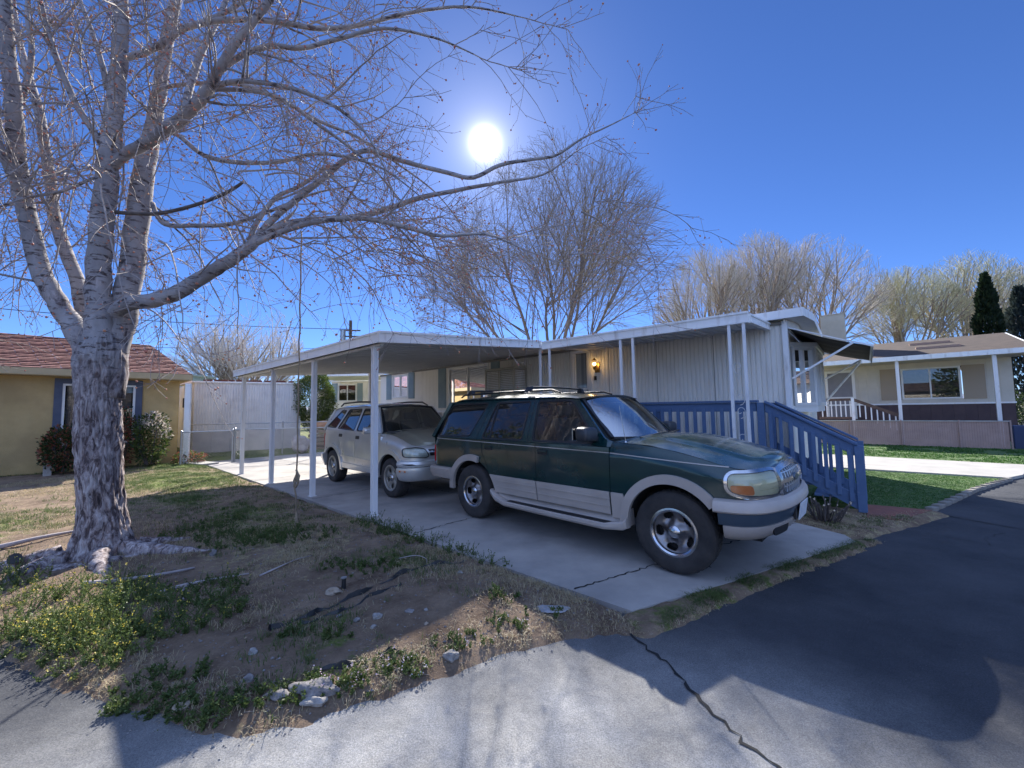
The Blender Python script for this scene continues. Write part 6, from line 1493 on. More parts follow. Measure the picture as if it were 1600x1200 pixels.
# rope hanging from the tree
rope_m = pm('rope', (.20,.15,.10), (.28,.22,.15), 30, .9, .4, 90)
rnd = random.Random(2)
rp = thing('rope', 'thin frayed rope with a low knot hanging from the big tree to the ground', 'rope', (-2.79,5.19,.02))
P = [(-2.80,5.19,3.95)]+[(-2.795+.006*math.sin(k*1.7), 5.19+.005*math.cos(k*2.1), 3.95-.15*k) for k in range(1,22)]+[(-2.80,5.19,.72),(-2.83,5.19,.58),(-2.80,5.19,.45),(-2.79,5.19,.02)]
MB().tube(P, .0095, 8).build('strand', rope_m, rp, smooth=180)
MB().tube([(-2.80,5.18,.78),(-2.76,5.18,.70),(-2.775,5.18,.6),(-2.81,5.2,.55),(-2.835,5.2,.64),(-2.80,5.2,.74),(-2.79,5.19,.62)], .013, 8).build('knot', rope_m, rp, smooth=180)
MB().tube([(-2.79,5.19,.25),(-2.785,5.19,.1),(-2.79,5.19,.02)], [.012,.022,.028], 8).build('frayed_end', rope_m, rp, smooth=180)

def bare_tree(label, x, y, H, spread, seed, nst=7, trunk_h=.22, tr=.3, stem_m=None, tmat=None, wt=.012, kids=(7,7,6), up=.25, droop=0, group=None, name='bare_tree', lean=0, low=0, fall=.42):
    rnd = random.Random(seed); t = thing(name, label, 'tree', (x, y, 0), 0, group=group)
    th = H*trunk_h; f = MB(); top = Vector((x+lean, y, th)); pts = [Vector((x, y, -.1)), Vector((x+lean*.4, y, th*.5)), top]
    f.tube(pts, [tr*1.25, tr, tr*.9], 12); f.build('trunk', stem_m, t, smooth=180)
    fine = MB(); mid = MB(); cen = Vector((x, y, th))
    def reach(p, d, L):   # keep inside an ellipsoidal crown
        q = p+d*L-Vector((x+lean, y, H*.46+low)); v = (q.x/spread)**2+(q.y/spread)**2+(q.z/(H*.56))**2
        return v
    def rec(p, d, L, r, lev):
        seg = 5 if lev < 2 else 3; g = up*(.5 if lev else .9)
        if droop and lev >= 2: g = -droop*rnd.uniform(.3,1.3)
        k = 1.0
        while reach(p, d, L*k) > 1.12 and k > .25: k *= .8
        L = L*k
        if L < .12: return
        q, dl = walk(rnd, p, d, L, seg, .11 if lev < 2 else .13, g*.25)
        if lev == 0: tgt = MB()
        else: tgt = mid if lev == 1 else fine
        tw_tube(tgt, q, r, r*.5 if lev < 3 else wt*.6, 8 if lev == 0 else (5 if lev == 1 else 3))
        if lev == 0: tgt.build('limb', stem_m, t, smooth=180)
        if lev >= len(kids): return
        for _ in range(kids[lev]):
            i = rnd.uniform(.22 if lev else .35, .98)*(len(q)-1); a = min(int(i), len(q)-2); pp = q[a].lerp(q[a+1], i-a)
            nd = side_dir(rnd, (q[a+1]-q[a]).normalized(), rnd.uniform(.25,.75)); rec(pp, nd, L*rnd.uniform(.45,.75), max(wt, r*fall), lev+1)
    for k in range(nst):
        a = 2*math.pi*k/nst+rnd.uniform(-.3,.3); tilt = rnd.uniform(.18,1.0)*(spread/(H*.55)); tilt = min(tilt, 1.25)
        d = Vector((math.cos(a)*math.sin(tilt), math.sin(a)*math.sin(tilt), math.cos(tilt)))
        rec(top-Vector((0,0,rnd.uniform(0,.15)*th)), d, H*rnd.uniform(.42,.6), tr*rnd.uniform(.38,.55), 0)
    mid.build('branches', stem_m, t, kind='stuff'); fine.build('twigs', tmat, t, kind='stuff')
    return t
willow_bark = pm('willow_bark', (.13,.10,.085), (.19,.155,.13), 6, .9)
willow_tw = pm('willow_twigs', (.19,.145,.10), (.27,.215,.14), .8, .85)
tan_tw = pm('tan_twigs', (.46,.40,.32), (.56,.50,.42), .8, .85)
tan_bark = pm('tan_bark', (.25,.20,.16), (.32,.26,.21), 6, .9)
ygr_tw = pm('budding_twigs', (.42,.41,.25), (.50,.46,.31), .5, .85)
gry_tw = pm('grey_twigs', (.52,.47,.43), (.62,.58,.53), .8, .85)
bare_tree('large bare willow with drooping twigs rising behind the junction of the two white roofs', 1.9, 18.5, 13.3, 6.0, 21, 8, .14, .19, willow_bark, willow_tw, .005, (11,10,9), .25, .9, fall=.34)
bare_tree('small grey bare bushy tree behind the metal shed at the left', -17.0, 25.0, 8.6, 3.6, 5, 13, .10, .25, tan_bark, gry_tw, .009, (8,6,4), .55, group=None)
G1 = 'bare vase shaped trees behind the white home'
for (x, H, sp, sd_, lb) in ((17.9,15.4,4.6,31,'leftmost bare tan tree behind the white mobile home roof, beside the willow'),(22.8,16.6,4.4,32,'tall narrow bare tan tree, second in the row behind the white home'),(28.0,16.0,5.6,33,'widest bare tan tree in the row behind the white home')):
    bare_tree(lb, x, 36, H, sp, sd_, 13, .30, .22, tan_bark, tan_tw, .012, (8,6,4), .35, group=G1, low=.4)
for (x, H, sp, sd_, lb, tm) in ((38.0,14.2,5.0,41,'bare yellowish tree left of the cypress behind the neighbour roof',ygr_tw),(44.2,15.6,5.2,42,'bare olive tinted tree close left of the dark cypress',ygr_tw),(51.5,15.0,5.6,43,'bare tan tree at the far right beyond the cypress',tan_tw)):
    bare_tree(lb, x, 38, H, sp, sd_, 13, .26, .22, tan_bark, tm, .012, (8,6,4), .35, group='bare trees behind the neighbour house')

def leafy(mb, rnd, pts_fn, n, s0, s1, up=.3, asp=.5):
    for _ in range(n):
        p, nr = pts_fn(); d = (nr+rvec(rnd)*.9+Vector((0,0,up))).normalized(); sd_ = d.cross(rvec(rnd)).normalized(); s = rnd.uniform(s0, s1)
        a = p; b = p+d*s*.5+sd_*s*asp*.5; c = p+d*s; e = p+d*s*.5-sd_*s*asp*.5
        mb.add([a, b, c, e], [(0,1,2,3)])
def bush(name, label, cat, c, rad, n, mats, seed, s=(.03,.07), group=None, lump=.35, flat=1.0, stems=8, asp=.5, hollow=.45, top=None):
    rnd = random.Random(seed); t = thing(name, label, cat, (c[0], c[1], c[2]-rad[2]), 0, group=group); C0 = Vector(c)
    def pf():
        d = rvec(rnd); k = (hollow+(1-hollow)*rnd.random()**.5)*(1+lump*noise.noise(d*2.2+Vector((seed,0,0))))
        return C0+Vector((d.x*rad[0]*k, d.y*rad[1]*k, d.z*rad[2]*k)), d
    for i, m in enumerate(mats):
        mb = MB()
        if top and i == len(mats)-1:
            def pf2():
                while True:
                    p, d = pf()
                    if d.z > .0 and d.x*top[0]+d.y*top[1]+d.z*.7 > .2: return p, d
            leafy(mb, rnd, pf2, n//5, *s, asp=asp)
        else: leafy(mb, rnd, pf, n//len(mats), *s, asp=asp)
        mb.build('foliage', m, t, kind='stuff')
    f = MB()
    for k in range(stems):
        p, d = pf(); b = Vector((c[0]+d.x*rad[0]*.2, c[1]+d.y*rad[1]*.2, c[2]-rad[2])); f.tube([b, b.lerp(p, .5)+Vector((0,0,.1)), p], [.018,.012,.006], 5)
    f.build('stems', bark_dead, t, kind='stuff')
    return t
def leaf_mat(name, a, b, sc=3, rough=.55):
    m = pm(name, a, b, sc, rough, 0); bs = m.node_tree.nodes['Principled BSDF']; bs.inputs['Specular IOR Level'].default_value = .35
    t = m.node_tree; tl = t.nodes.new('ShaderNodeBsdfTranslucent'); src = bs.inputs['Base Color'].links[0].from_socket; t.links.new(src, tl.inputs[0])
    mx_ = t.nodes.new('ShaderNodeMixShader'); mx_.inputs[0].default_value = .35; out = [n for n in t.nodes if n.type == 'OUTPUT_MATERIAL'][0]
    t.links.new(bs.outputs[0], mx_.inputs[1]); t.links.new(tl.outputs[0], mx_.inputs[2]); t.links.new(mx_.outputs[0], out.inputs[0]); return m
dkleaf = leaf_mat('dark_leaf', (.020,.035,.012), (.05,.075,.02)); redleaf = leaf_mat('red_leaf', (.22,.06,.04), (.30,.11,.06)); midleaf = leaf_mat('mid_leaf', (.06,.10,.02), (.11,.15,.035)); paleleaf = leaf_mat('pale_leaf', (.50,.42,.36), (.62,.55,.48))
cyp_m = leaf_mat('cypress_needles', (.010,.022,.010), (.025,.045,.018)); jun_m = leaf_mat('juniper_needles', (.07,.11,.015), (.14,.17,.03)); con_m = leaf_mat('conifer_needles', (.02,.03,.03), (.04,.055,.05))
p = HP(-10.2,-1.35); bush('leafy_shrub', 'leafy shrub with pale and reddish leaf tips right of the big trunk', 'shrub', (p.x,p.y,.85), (.46,.40,.74), 3200, (midleaf, dkleaf, paleleaf), 3, (.05,.10), top=(.4,.4))
bush('leafy_shrub', 'dark reddish shrub low under the window of the yellow house, left of the trunk', 'shrub', (*HP(-10.2,-3.05)[:2],.68), (.42,.36,.58), 3000, (dkleaf, dkleaf, redleaf), 6, (.05,.10))
bush('red_tip_sprig', 'upright red tipped shrub against the yellow house window', 'shrub', (*HP(-10.45,-1.95)[:2],.9), (.35,.25,.85), 1500, (dkleaf, redleaf), 12, (.05,.10))
bush('low_shrub', 'low green shrub at the corner of the yellow house', 'shrub', (-10.1,12.5,.18), (.45,.35,.2), 900, (midleaf, redleaf), 7, (.04,.09))
bush('low_shrub', 'dark shrub edge at the far left wall of the yellow house', 'shrub', (*HP(-10.2,-4.75)[:2],.3), (.35,.3,.35), 900, (dkleaf,), 17, (.04,.09))
bush('juniper', 'round yellow green juniper beside the metal shed', 'juniper', (-8.7,17.5,2.1), (.85,.75,1.30), 17000, (jun_m, midleaf, dkleaf), 8, (.06,.12), lump=.22, asp=.28, hollow=.55, stems=12)
f = MB(); f.tube([(-8.7,17.5,0),(-8.72,17.5,.6),(-8.7,17.5,1.4)], [.14,.1,.06], 8); f.build('trunk', bark_dead, bpy.data.objects['juniper'])
# ------------------------------------------------ trees across the street to the left, seen only in the cars' windows
bare_tree('bare street tree far out of the picture on the left', -22, 1, 11, 4.5, 71, 9, .2, .3, tan_bark, gry_tw, .03, (8,6), .3)
bush('street_tree', 'leafy evergreen street tree far out of the picture on the left', 'tree', (-25, 6.5, 6.5), (3.5,3.2,6.0), 5000, (midleaf, dkleaf), 72, (.25,.5))
bush('street_tree', 'wide evergreen street tree far out of the picture behind the yellow house', 'tree', (-27, 12.5, 5.5), (4.5,3.2,5.0), 5000, (midleaf, dkleaf), 73, (.25,.5))
def conifer(label, x, y, H, r, m, seed, n, name='cypress', cone=.9):
    rnd = random.Random(seed); t = thing(name, label, name, (x, y, 0)); mb = MB()
    for _ in range(n):
        u_ = rnd.random()**.8; z = u_*H; rr = r*min(1, (1-u_)*2.2/cone)**.7*(.55+.45*rnd.random()**.5)*(1+.15*math.sin(z*3+seed)); a = rnd.uniform(0, 6.283)
        p = Vector((x+rr*math.cos(a), y+rr*math.sin(a), z)); d = Vector((math.cos(a)*.4, math.sin(a)*.4, 1)).normalized(); d = (d+rvec(rnd)*.35).normalized(); sd_ = d.cross(rvec(rnd)).normalized(); s = rnd.uniform(.2,.45)
        mb.add([p, p+d*s*.5+sd_*s*.2, p+d*s, p+d*s*.5-sd_*s*.2], [(0,1,2,3)])
    mb.build('foliage', m, t, kind='stuff'); MB().tube([(x,y,0),(x,y,H*.8)], [.2,.05], 8).build('trunk', bark_dead, t)
conifer('tall dark narrow cypress behind the neighbour roof', 38.9, 32, 11.9, .85, cyp_m, 3, 9000)
conifer('thin dark bluish conifer at the right edge of the picture', 36.4, 28, 9.6, 1.5, con_m, 4, 5000, 'conifer', 2.0)
conifer('second bluish conifer cut off by the right edge of the picture', 39.8, 29, 8.0, 1.7, con_m, 9, 4000, 'conifer', 2.0)
bush('hedge', 'green hedge beyond the gate at the right edge', 'hedge', (31.5,24.5,1.0), (3.2,.8,1.0), 5000, (midleaf, dkleaf), 9, (.08,.16))

# ------------------------------------------------ grass, weeds, litter
def zy(x, y):
    q = HF.inverted() @ Vector((x, y, 0)); return yard_h(q.x, q.y)
dry_m = leaf_mat('dry_straw', (.34,.27,.15), (.50,.42,.27), 9); gr1 = leaf_mat('weed_green', (.06,.10,.028), (.12,.16,.045), 6); gr2 = leaf_mat('bright_weed', (.085,.13,.035), (.16,.20,.06), 6); yel = leaf_mat('yellow_flower', (.50,.40,.05), (.60,.50,.10)); pinkw = leaf_mat('pale_flower', (.65,.50,.60), (.75,.68,.7))
lawn_bl = leaf_mat('lawn_blade', (.035,.10,.018), (.07,.16,.03), 8)
def blade(mb, rnd, p, h, w, lean):
    a = rnd.uniform(0, 6.283); d = Vector((math.cos(a), math.sin(a), 0)); s = Vector((-d.y, d.x, 0))*w*.5; m = p+d*lean*h*.35+Vector((0,0,h*.6)); e = p+d*lean*h+Vector((0,0,h*(1-lean*.3)))
    mb.add([p-s, p+s, m+s*.7, m-s*.7, e], [(0,1,2,3),(3,2,4)])
hf_inv = HF.inverted()
def scatter_frame(name, label, cat, A, Wd, n, mat, h, w, lean, dens, zf, seed, clump=0):
    rnd = random.Random(seed); mb = MB(); k = 0; tries = 0
    while k < n and tries < n*12:
        tries += 1; a = rnd.uniform(*A); ww = rnd.uniform(*Wd)
        if rnd.random() > dens(a, ww): continue
        for _ in range(clump or 1):
            aa, w2 = a+rnd.gauss(0,.02)*bool(clump), ww+rnd.gauss(0,.02)*bool(clump)
            p = HF @ Vector((aa, w2, zf(aa, w2)-.005)); blade(mb, rnd, p, rnd.uniform(*h), w, rnd.uniform(*lean)); k += 1
    o = mb.build(name, mat); tag(o, label, cat, kind='stuff'); return o
nn2 = lambda a, w, s, o=0: .5+noise.noise(Vector((a*s, w*s, o)))
iny = lambda a, w: inpoly(a, w, YP)
scatter_frame('dry_grass', 'dry straw coloured grass over the dirt yard', 'grass', (-9.5,4.2), (-5,-.15), 46000, dry_m, (.015,.06), .004, (.5,1.6), lambda a, w: iny(a,w)*max(0,(nn2(a,w,1.1)-.38)*2)*(.25+.9*cover(a,w)[1]), yard_h, 1, 5)
scatter_frame('dry_grass', 'dry grass fringe along the asphalt edge of the yard', 'grass', (-.5,4.25), (-4.2,-.25), 9000, dry_m, (.015,.05), .004, (.5,1.6), lambda a, w: iny(a,w) and sdist(a,w,YP) < .32 and nn2(a,w,3) > .35, yard_h, 2, 6)
scatter_frame('yard_grass', 'green grass patches near the yellow house and carport', 'grass', (-11,3.5), (-4.5,-.14), 42000, gr1, (.02,.07), .005, (.3,1.2), lambda a, w: iny(a,w)*min(1, cover(a,w)[0]**1.5*1.6)*(nn2(a,w,2.2,4) > .38), yard_h, 3, 6)
scatter_frame('yard_grass', 'bright green grass in the sun by the yellow house', 'grass', (-11,-3.5), (-3.2,-.14), 14000, gr2, (.02,.06), .006, (.3,1.2), lambda a, w: iny(a,w)*min(1, cover(a,w)[0]*1.2)*(nn2(a,w,3,8) > .42), yard_h, 4, 5)
scatter_frame('back_grass', 'green grass behind the carport and fence', 'grass', (-19,-10.5), (.3,9), 16000, gr2, (.03,.08), .010, (.3,1), lambda a, w: (nn2(a,w,1.2,3) > .35), bh, 5, 4)
scatter_frame('lawn_grass', 'short dense green lawn right of the blue steps', 'lawn', (4.7,7.5), (5.0,9.3), 30000, lawn_bl, (.012,.03), .006, (.2,.9), lambda a, w: inpoly(a,w,LP), lambda a, w: .0, 6, 4)
scatter_frame('lawn_grass', 'green grass strip between the walk and the beige slatted fence', 'lawn', (3.2,9.1), (12.2,16.95), 16000, lawn_bl, (.03,.07), .012, (.2,.9), lambda a, w: inpoly(a,w,[(2,12.5),(8.4,12.1),(9.2,16.98),(2,16.98)]) and nn2(a,w,1.5,2) > .3, lambda a, w: .01, 16, 4)
VG = [(4.20,-.42),(4.33,-.22),(4.44,.16),(4.60,.67),(4.78,1.12),(4.95,1.62),(5.2,2.25),(5.45,3.0),(5.28,2.85),(5.05,2.2),(4.82,1.66),(4.62,1.18),(4.44,.63),(4.27,.22),(4.08,-.22)]
terrain('verge', steps(4.0, [(5.6,.03)]), steps(-.55, [(3.1,.04)]), lambda a, w: max(-.09, min(.0, sdist(a,w,VG)*.5-.005+.03*noise.noise(Vector((a*9,w*9,2)))))-.004, lambda a, w: (.42,.35), soil_m)
scatter_frame('verge_grass', 'green and dry grass strip between the driveway slab and the road', 'grass', (4.0,5.5), (-.5,3.0), 7000, gr1, (.015,.05), .004, (.5,1.5), lambda a, w: inpoly(a,w,VG) and nn2(a,w,3,6) > .36, lambda a, w: -.015, 7, 6)
scatter_frame('verge_grass', 'straw litter along the edge of the road by the driveway', 'grass', (4.0,5.6), (-.5,3.2), 3500, dry_m, (.01,.035), .004, (.8,1.8), lambda a, w: sdist(a,w,VG) > -.05, lambda a, w: -.02, 8, 4)
scatter_frame('bed_litter', 'dry leaves and grass in the bed beside the blue steps', 'grass', (3.2,6.1), (2.95,5.0), 5000, dry_m, (.01,.05), .006, (.5,1.6), lambda a, w: inpoly(a,w,SP), lambda a, w: .0, 9, 4)
scatter_frame('bed_grass', 'green tufts in the bed under the front bumper of the dark SUV', 'grass', (3.6,5.9), (2.95,4.4), 3500, gr1, (.02,.06), .005, (.4,1.3), lambda a, w: inpoly(a,w,SP) and nn2(a,w,3,6) > .48, lambda a, w: .0, 10, 5)
# leafy weeds, a plant = curved stems with leaflets
def weed_patch(label, spots, mat, seed, hh=(.06,.22), flower=None, fl=.0, ls=(.007,.019), nl=17):
    rnd = random.Random(seed); mb = MB(); fb = MB()
    for (cx, cy, rx, ry, n) in spots:
        for _ in range(n):
            while True:
                a, b = rnd.uniform(-1,1), rnd.uniform(-1,1)
                if a*a+b*b < 1: break
            x, y = cx+a*rx, cy+b*ry; z = zy(x, y); H = rnd.uniform(*hh)*(1.15-.6*(a*a+b*b))
            for s in range(rnd.randint(3,5)):
                d = Vector((rnd.gauss(0,.5), rnd.gauss(0,.5), 1)).normalized(); q, _d = walk(rnd, Vector((x,y,z)), d, H*rnd.uniform(.6,1.1), 4, .12, 0); tw_tube(mb, q, .0022, .0012, 3)
                for _l in range(nl):
                    i = rnd.uniform(.1,.99)*4; k = min(3, int(i)); p = q[k].lerp(q[k+1], i-k); dd = (rvec(rnd)+Vector((0,0,.35))).normalized(); sd_ = dd.cross(rvec(rnd)).normalized(); s_ = rnd.uniform(*ls)
                    mb.add([p, p+dd*s_*.5+sd_*s_*.3, p+dd*s_, p+dd*s_*.5-sd_*s_*.3], [(0,1,2,3)])
                if flower and rnd.random() < fl:
                    for _f in range(4):
                        p = q[-1]+rvec(rnd)*.010; dd = rvec(rnd); sd_ = dd.cross(rvec(rnd)).normalized(); fb.add([p, p+dd*.005+sd_*.005, p+dd*.010, p+dd*.005-sd_*.005], [(0,1,2,3)])
    tag(mb.build('weeds', mat), label, 'weeds', kind='stuff')
    if flower: tag(fb.build('weed_flowers', flower), label.replace('weeds', 'flowers of the weeds'), 'flowers', kind='stuff')
weed_patch('tall sunny green weeds with yellow flowers in front of the big trunk', [(-3.55,3.2,.75,.5,150),(-2.9,3.0,.5,.38,90),(-4.6,3.6,.5,.3,40)], gr2, 1, (.08,.26), yel, .25)
weed_patch('low bright weeds at the left edge of the asphalt', [(-2.62,2.62,.42,.22,70),(-3.1,2.75,.35,.16,30)], gr2, 2, (.06,.18), yel, .25)
weed_patch('shaded dark green weeds beside the sunny flowering clump', [(-2.28,2.98,.28,.3,60),(-2.5,3.4,.25,.25,25)], gr1, 3, (.06,.2), yel, .1)
weed_patch('dark green weeds in the carport shade behind the trunk', [(-3.9,5.0,.45,.35,60),(-3.2,4.75,.5,.35,80),(-2.6,4.9,.45,.35,60),(-4.0,5.6,.3,.2,20)], gr1, 4, (.05,.16))
weed_patch('dark weeds along the edge of the driveway slab', [(-1.9,5.5,.35,.25,45),(-1.45,5.1,.3,.22,45),(-1.0,4.75,.3,.2,45),(-.55,4.35,.25,.15,22),(-.2,4.0,.2,.1,10)], gr1, 5, (.05,.2))
weed_patch('small green weed tufts scattered on the dark dirt', [(-1.35,3.85,.28,.18,35),(-1.7,3.95,.2,.12,15),(-1.18,2.72,.1,.08,10),(-1.45,2.75,.12,.08,8),(-.1,3.2,.15,.12,10),(-2.0,2.35,.3,.10,22),(.2,3.0,.15,.1,6)], gr1, 6, (.04,.12))
weed_patch('clover and pale flowered weeds on the road edge of the yard', [(-1.0,2.3,.24,.10,55),(-.72,2.45,.22,.10,40),(-.35,2.66,.2,.1,25),(-.1,2.85,.18,.1,22)], gr2, 7, (.03,.08), pinkw, .12, (.008,.016), 12)
weed_patch('dense green weeds along the shaded road edge', [(-1.6,2.12,.28,.10,45),(-1.95,2.2,.25,.10,30),(-1.3,2.2,.2,.08,20)], gr1, 8, (.03,.11))

# rocks
rock_m = pm('grey_rock', (.13,.12,.12), (.26,.24,.23), 22, .9, .8, 50); rock_t = pm('tan_rock', (.25,.20,.15), (.36,.30,.23), 22, .9, .8, 50); rock_w = pm('pale_stone', (.18,.17,.16), (.34,.32,.30), 22, .85, .8, 50)
RK = [(-1.49,3.36,.085,rock_t,(1.3,.8,.6),'flat tan rock beside the black garden light'),(-.40,2.53,.062,rock_w,(1.1,.9,.8),'rounded white rock at the road edge of the yard'),
 (-.99,2.95,.05,rock_w,(1,1,.7),'pale bluish rock in the dirt, largest of the middle cluster'),(-1.12,2.9,.035,rock_m,(1,1,.7),'small grey rock left of the pale middle rock'),(-.78,3.01,.045,rock_m,(1.2,.9,.4),'flat grey stone right of the pale middle rock'),
 (-.66,3.03,.025,rock_w,(1,1,.7),'tiny pale pebble right of the flat grey stone'),(-1.09,2.24,.12,rock_m,(1.5,.7,.5),'long grey slab of rock by the clover at the road edge'),(-1.27,2.2,.07,rock_m,(1.4,.8,.6),'dark rock left of the long grey slab'),
 (-1.05,2.17,.07,rock_w,(1.5,.6,.5),'pale rock just below the long grey slab'),(-1.5,2.32,.05,rock_m,(1,.8,.7),'small grey rock in the shaded weeds'),(-1.73,2.16,.055,rock_t,(1.2,.9,.6),'brown rock at the tip of the yard near the asphalt'),
 (-1.62,2.55,.04,rock_w,(1,1,.7),'small white rock in the shaded dirt'),(-3.18,4.3,.07,rock_m,(.7,.6,1.0),'grey stone standing in the green weeds right of the trunk'),(-.50,3.72,.045,rock_w,(1,.8,.5),'pale stone near the end of the black edging'),
 (-.98,2.83,.03,rock_w,(1,1,.6),'small pale stone below the pale middle rock'),(-.62,2.86,.025,rock_t,(1,1,.6),'small tan pebble low in the middle dirt'),(-1.28,2.98,.03,rock_m,(1,1,.5),'grey pebble at the left of the stone cluster'),(.28,3.05,.12,pm('old_concrete', (.24,.25,.28), (.34,.34,.36), 5, .9),(1.4,.8,.14),'flat broken concrete patch near the driveway corner')]
for i, (x, y, r, m, sq, lb) in enumerate(RK):
    z = zy(x, y); r *= .62; tag(MB().blob((x, y, z+r*sq[2]*.35), r, i+3, 3, .28, sq).build('rock', m, smooth=35), lb, 'rock')
# loose gravel: small stones spread over dirt and road edge
rnd = random.Random(8); f = MB()
for _ in range(9000):
    a, w = rnd.uniform(-2.0,4.4), rnd.uniform(-4,-.15)
    d = sdist(a, w, YP)
    if d < -.10 or (d < 0 and rnd.random() < .5) or (d > .5 and rnd.random() < .45): continue
    p = HF @ Vector((a, w, 0)); r = rnd.uniform(.002,.008)*(1+.8*(rnd.random() < .05)); z = (yard_h(a, w) if d > .02 else -.035)+r*.3
    n_ = len(f.v); 
    for q in ((1,0,0),(-1,0,0),(0,1,0),(0,-1,0),(0,0,.7),(0,0,-.7)): f.v.append((p.x+q[0]*r*rnd.uniform(.7,1.2), p.y+q[1]*r*rnd.uniform(.7,1.2), z+q[2]*r))
    for q in ((0,2,4),(2,1,4),(1,3,4),(3,0,4),(2,0,5),(1,2,5),(3,1,5),(0,3,5)): f.f.append(tuple(n_+i for i in q))
tag(f.build('gravel', rock_m), 'loose gravel and grit on the dirt and along the asphalt edge', 'gravel', kind='stuff')
# dry leaf litter and broken twigs strewn over the dirt
rnd = random.Random(18); lf = MB(); st_ = MB()
for _ in range(5200):
    a, w = rnd.uniform(-5,4.3), rnd.uniform(-4,-.1)
    if not iny(a, w) or nn2(a, w, 1.7, 5) < rnd.uniform(.2,.6): continue
    p = HF @ Vector((a, w, yard_h(a, w)+.004)); d = Vector((rnd.gauss(0,1), rnd.gauss(0,1), rnd.gauss(0,.25))).normalized(); s_ = d.cross(Vector((0,0,1))+rvec(rnd)*.4).normalized(); L = rnd.uniform(.006,.022)
    if rnd.random() < .7: lf.add([p, p+d*L*.5+s_*L*.32, p+d*L, p+d*L*.5-s_*L*.32], [(0,1,2,3)])
    else: L *= rnd.uniform(2,6); st_.bar(p, p+d*L+Vector((0,0,.002)), .0022, .0022)
tag(lf.build('leaf_litter', pm('brown_litter', (.20,.12,.07), (.36,.27,.17), 30, .9)), 'brown leaf litter strewn over the dirt yard', 'leaves', kind='stuff')
tag(st_.build('twig_litter', pm('litter_twigs', (.30,.25,.20), (.16,.12,.10), 30, .9)), 'broken twigs and straw strewn over the dirt yard', 'twigs', kind='stuff')
# fallen sticks and surface roots
def stick(lb, pts, r, m=None, forks=()):
    P = [Vector((x, y, zy(x, y)+r*.6+dz)) for x, y, dz in pts]; P, R_ = smooth_path(P, [lerp(r, r*.4, i/(len(P)-1)) for i in range(len(P))], 5); f = MB().tube(P, R_, 8)
    for g_ in forks: Q = [Vector((x, y, zy(x, y)+r*.6+dz)) for x, y, dz in g_]; f.tube(Q, [r*.8, r*.6, r*.3][:len(Q)], 7)
    tag(f.build('fallen_branch', m or pale_wood, smooth=180), lb, 'branch')
pale_wood = pm('pale_wood', (.40,.35,.34), (.28,.24,.23), 12, .85)
stick('pale forked root lying on the dirt right of the flowering weeds', [(-3.0,3.33,.0),(-2.86,3.47,.01),(-2.72,3.58,.01),(-2.6,3.62,.01),(-2.42,3.72,.0)], .017, None, [[(-2.80,3.50,.01),(-2.74,3.36,.005),(-2.60,3.22,0)]])
stick('thin pale stick on the dirt below the dark green weeds', [(-2.3,3.68,.0),(-2.22,3.80,.01),(-2.15,4.0,.01),(-2.08,4.18,.0)], .010)
stick('pale bare root at the left edge of the dirt yard', [(-6.0,4.45,.0),(-5.8,4.62,.01),(-5.65,4.85,.02),(-5.5,5.2,.0)], .035)
stick('white root lying across the flowering weeds below the trunk', [(-3.75,3.55,.01),(-3.5,3.62,.02),(-3.25,3.75,.02),(-3.1,3.95,.0)], .022)
stick('curved pale twig on the ground near the driveway weeds', [(-1.15,4.05,.01),(-1.0,4.12,.03),(-.88,4.05,.02),(-.85,3.9,.0)], .006)
# black plastic edging and weed cloth
def edging(lb, pts, h, seed):
    rnd = random.Random(seed); P = [Vector((x, y, zy(x, y))) for x, y in pts]; P, _r = smooth_path(P, [.1]*len(P), 8); f = MB()
    for k, p in enumerate(P):
        d = (P[min(k+1, len(P)-1)]-P[max(k-1, 0)]).normalized(); s = Vector((-d.y, d.x, 0)); j = rnd.uniform(-.006,.006)+.012*math.sin(k*.9+seed)
        lift = max(0, math.sin(k*.55+seed)+.75)*.6+.15; h_ = h*lift; w_ = .013; f.v += [tuple(p+s*(-w_+j)+Vector((0,0,.002))), tuple(p+s*(-.003+j)+Vector((0,0,h_*(1+.3*rnd.uniform(-1,1))))), tuple(p+s*(.003+j)+Vector((0,0,h_*.9))), tuple(p+s*(w_+j)+Vector((0,0,.002)))]
    for k in range(len(P)-1):
        for j in range(3): a = k*4+j; f.f.append((a, a+4, a+5, a+1))
    tag(f.build('garden_edging', black_pl, smooth=50), lb, 'edging')
edging('black plastic edging running across the dirt to the driveway', [(-1.67,2.79),(-1.55,2.95),(-1.44,3.10),(-1.28,3.32),(-1.10,3.58),(-.92,3.80),(-.71,3.96),(-.50,4.02)], .035, 1)
edging('second strip of black plastic edging just below the longer one', [(-1.50,2.88),(-1.36,3.02),(-1.24,3.12),(-1.10,3.34),(-.98,3.5)], .025, 2)
edging('black torn edging among the flowering weeds at the left', [(-3.5,2.75),(-3.2,2.70),(-3.0,2.66),(-2.85,2.75),(-2.7,2.85),(-2.5,2.92)], .045, 3)
edging('black plastic sheet edge buried by the rocks at the road side', [(-1.2,2.36),(-1.0,2.44),(-.82,2.52),(-.7,2.58)], .03, 4)
# little garden light
gl_ = thing('garden_light', 'small black garden light stake standing in the dirt', 'light', (-1.44,3.44,.02))
z = zy(-1.44,3.44); f = MB(); f.tube([(-1.44,3.44,z-.01),(-1.44,3.44,z+.085)], .018, 12); f.build('stake', black_pl, gl_, smooth=40)
f = MB(); f.tube([(-1.44,3.44,z+.085),(-1.44,3.44,z+.092)], .024, 14); f.build('cap', metal_g, gl_, smooth=40)
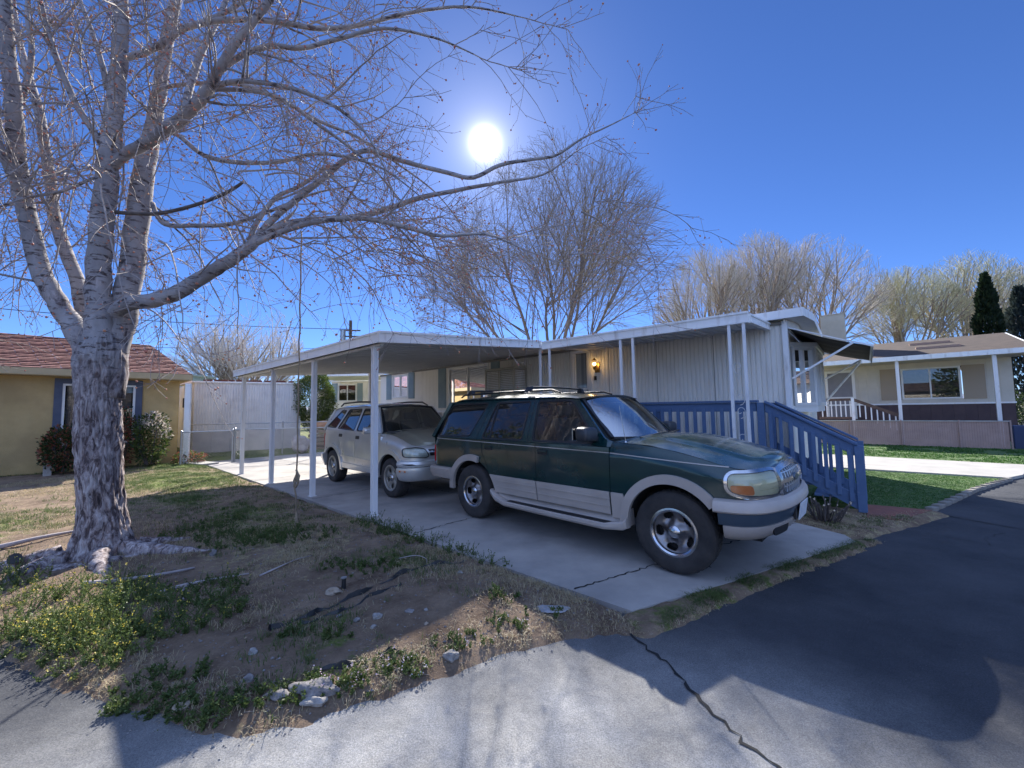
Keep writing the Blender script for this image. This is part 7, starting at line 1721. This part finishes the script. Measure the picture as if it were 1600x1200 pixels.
# spotlight by the trunk
sp_ = thing('garden_spotlight', 'black garden spotlight lying against the foot of the big trunk', 'light', (-4.95,4.05,.05))
f = MB(); f.tube([(-4.95,4.02,.10),(-4.86,3.96,.14)], [.04,.05], 12); f.build('lamp_head', black_pl, sp_, smooth=40); f = MB(); f.tube([(-4.95,4.02,.10),(-4.97,4.06,-.02)], .012, 8); f.build('stake', black_pl, sp_)
# pruned bush beside the steps
ps = thing('pruned_bush', 'cut back woody bush with pale stem ends between the bumper and the blue steps', 'bush', (*HP(5.0,3.55)[:2],0))
rnd = random.Random(3); st = MB(); tip = MB(); B0 = HP(5.0,3.55)
for k in range(46):
    a = rnd.uniform(0,6.283); b = B0+Vector((math.cos(a), math.sin(a), 0))*rnd.uniform(.02,.16); d = Vector((math.cos(a)*rnd.uniform(.2,1), math.sin(a)*rnd.uniform(.2,1), 1)).normalized()
    q, dl = walk(rnd, b, d, rnd.uniform(.12,.36), 3, .15, .0); r = rnd.uniform(.005,.011); st.tube(q, [r*1.3, r*1.1, r, r*.9], 6)
    if k % 2: tip.tube([q[-1], q[-1]+dl*.012], r*1.05, 6)
st.build('stems', bark_dead, ps, kind='stuff'); tip.build('cut_ends', pm('cut_wood', (.55,.45,.33), None, rough=.8), ps, kind='stuff')

# ------------------------------------------------ homes across the street behind the camera (seen in the glass and chrome)
def far_home(label, x, y, rot, wm, L=12, H=3.0):
    t = thing('neighbour_home', label, 'house', (x, y, 0), rot); fr = Matrix.Translation((x, y, 0)) @ Matrix.Rotation(rot, 4, 'Z')
    m = MB(); mp = lambda a, z, d: (a, d, z); rib_wall(mp, -L/2, L/2, 0, H, [(-3.6,-1.6,1.3,2.5),(1.6,3.2,1.3,2.5)], .4, .01).build('wall', wm, t, fr)
    MB().box(-L/2,L/2,-6,-.02,0,H-.02).build('rear_wall', wm, t, fr)
    for a, b in ((-3.6,-1.6),(1.6,3.2)): window(t, mp, a, b, 1.3, 2.5, frame_w, frame=fr, backd=.25)
    f = MB(); f.add([(-L/2-.4,.5,H),(L/2+.4,.5,H),(L/2+.4,-3,H+1.1),(-L/2-.4,-3,H+1.1),(-L/2-.4,-6.5,H),(L/2+.4,-6.5,H)], [(0,1,2,3),(3,2,5,4),(0,3,4),(1,5,2),(0,4,5,1)]); f.build('roof', shingle_br, t, fr)
far_home('white ribbed home across the street, right of the camera', 24, -9, R(60), white_siding)
far_home('tan home across the street, straight behind the camera', 4, -22, R(0), beige_m)
far_home('ivory home across the street, behind the camera to the left', -14, -19, R(-25), ivory)
for i, (x, y, r) in enumerate(((16,-14,2.6),(-5,-18,2.4),(30,-1,2.8),(-20,-12,3.0))):
    bush('street_tree', ['round evergreen between the two homes right of the camera','round evergreen beside the tan home behind the camera','wide evergreen by the road far right of the camera','large evergreen beside the ivory home left of the camera'][i], 'tree', (x, y, 3.6), (r, r, 3.4), 2500, (midleaf, dkleaf), 80+i, (.25,.5))
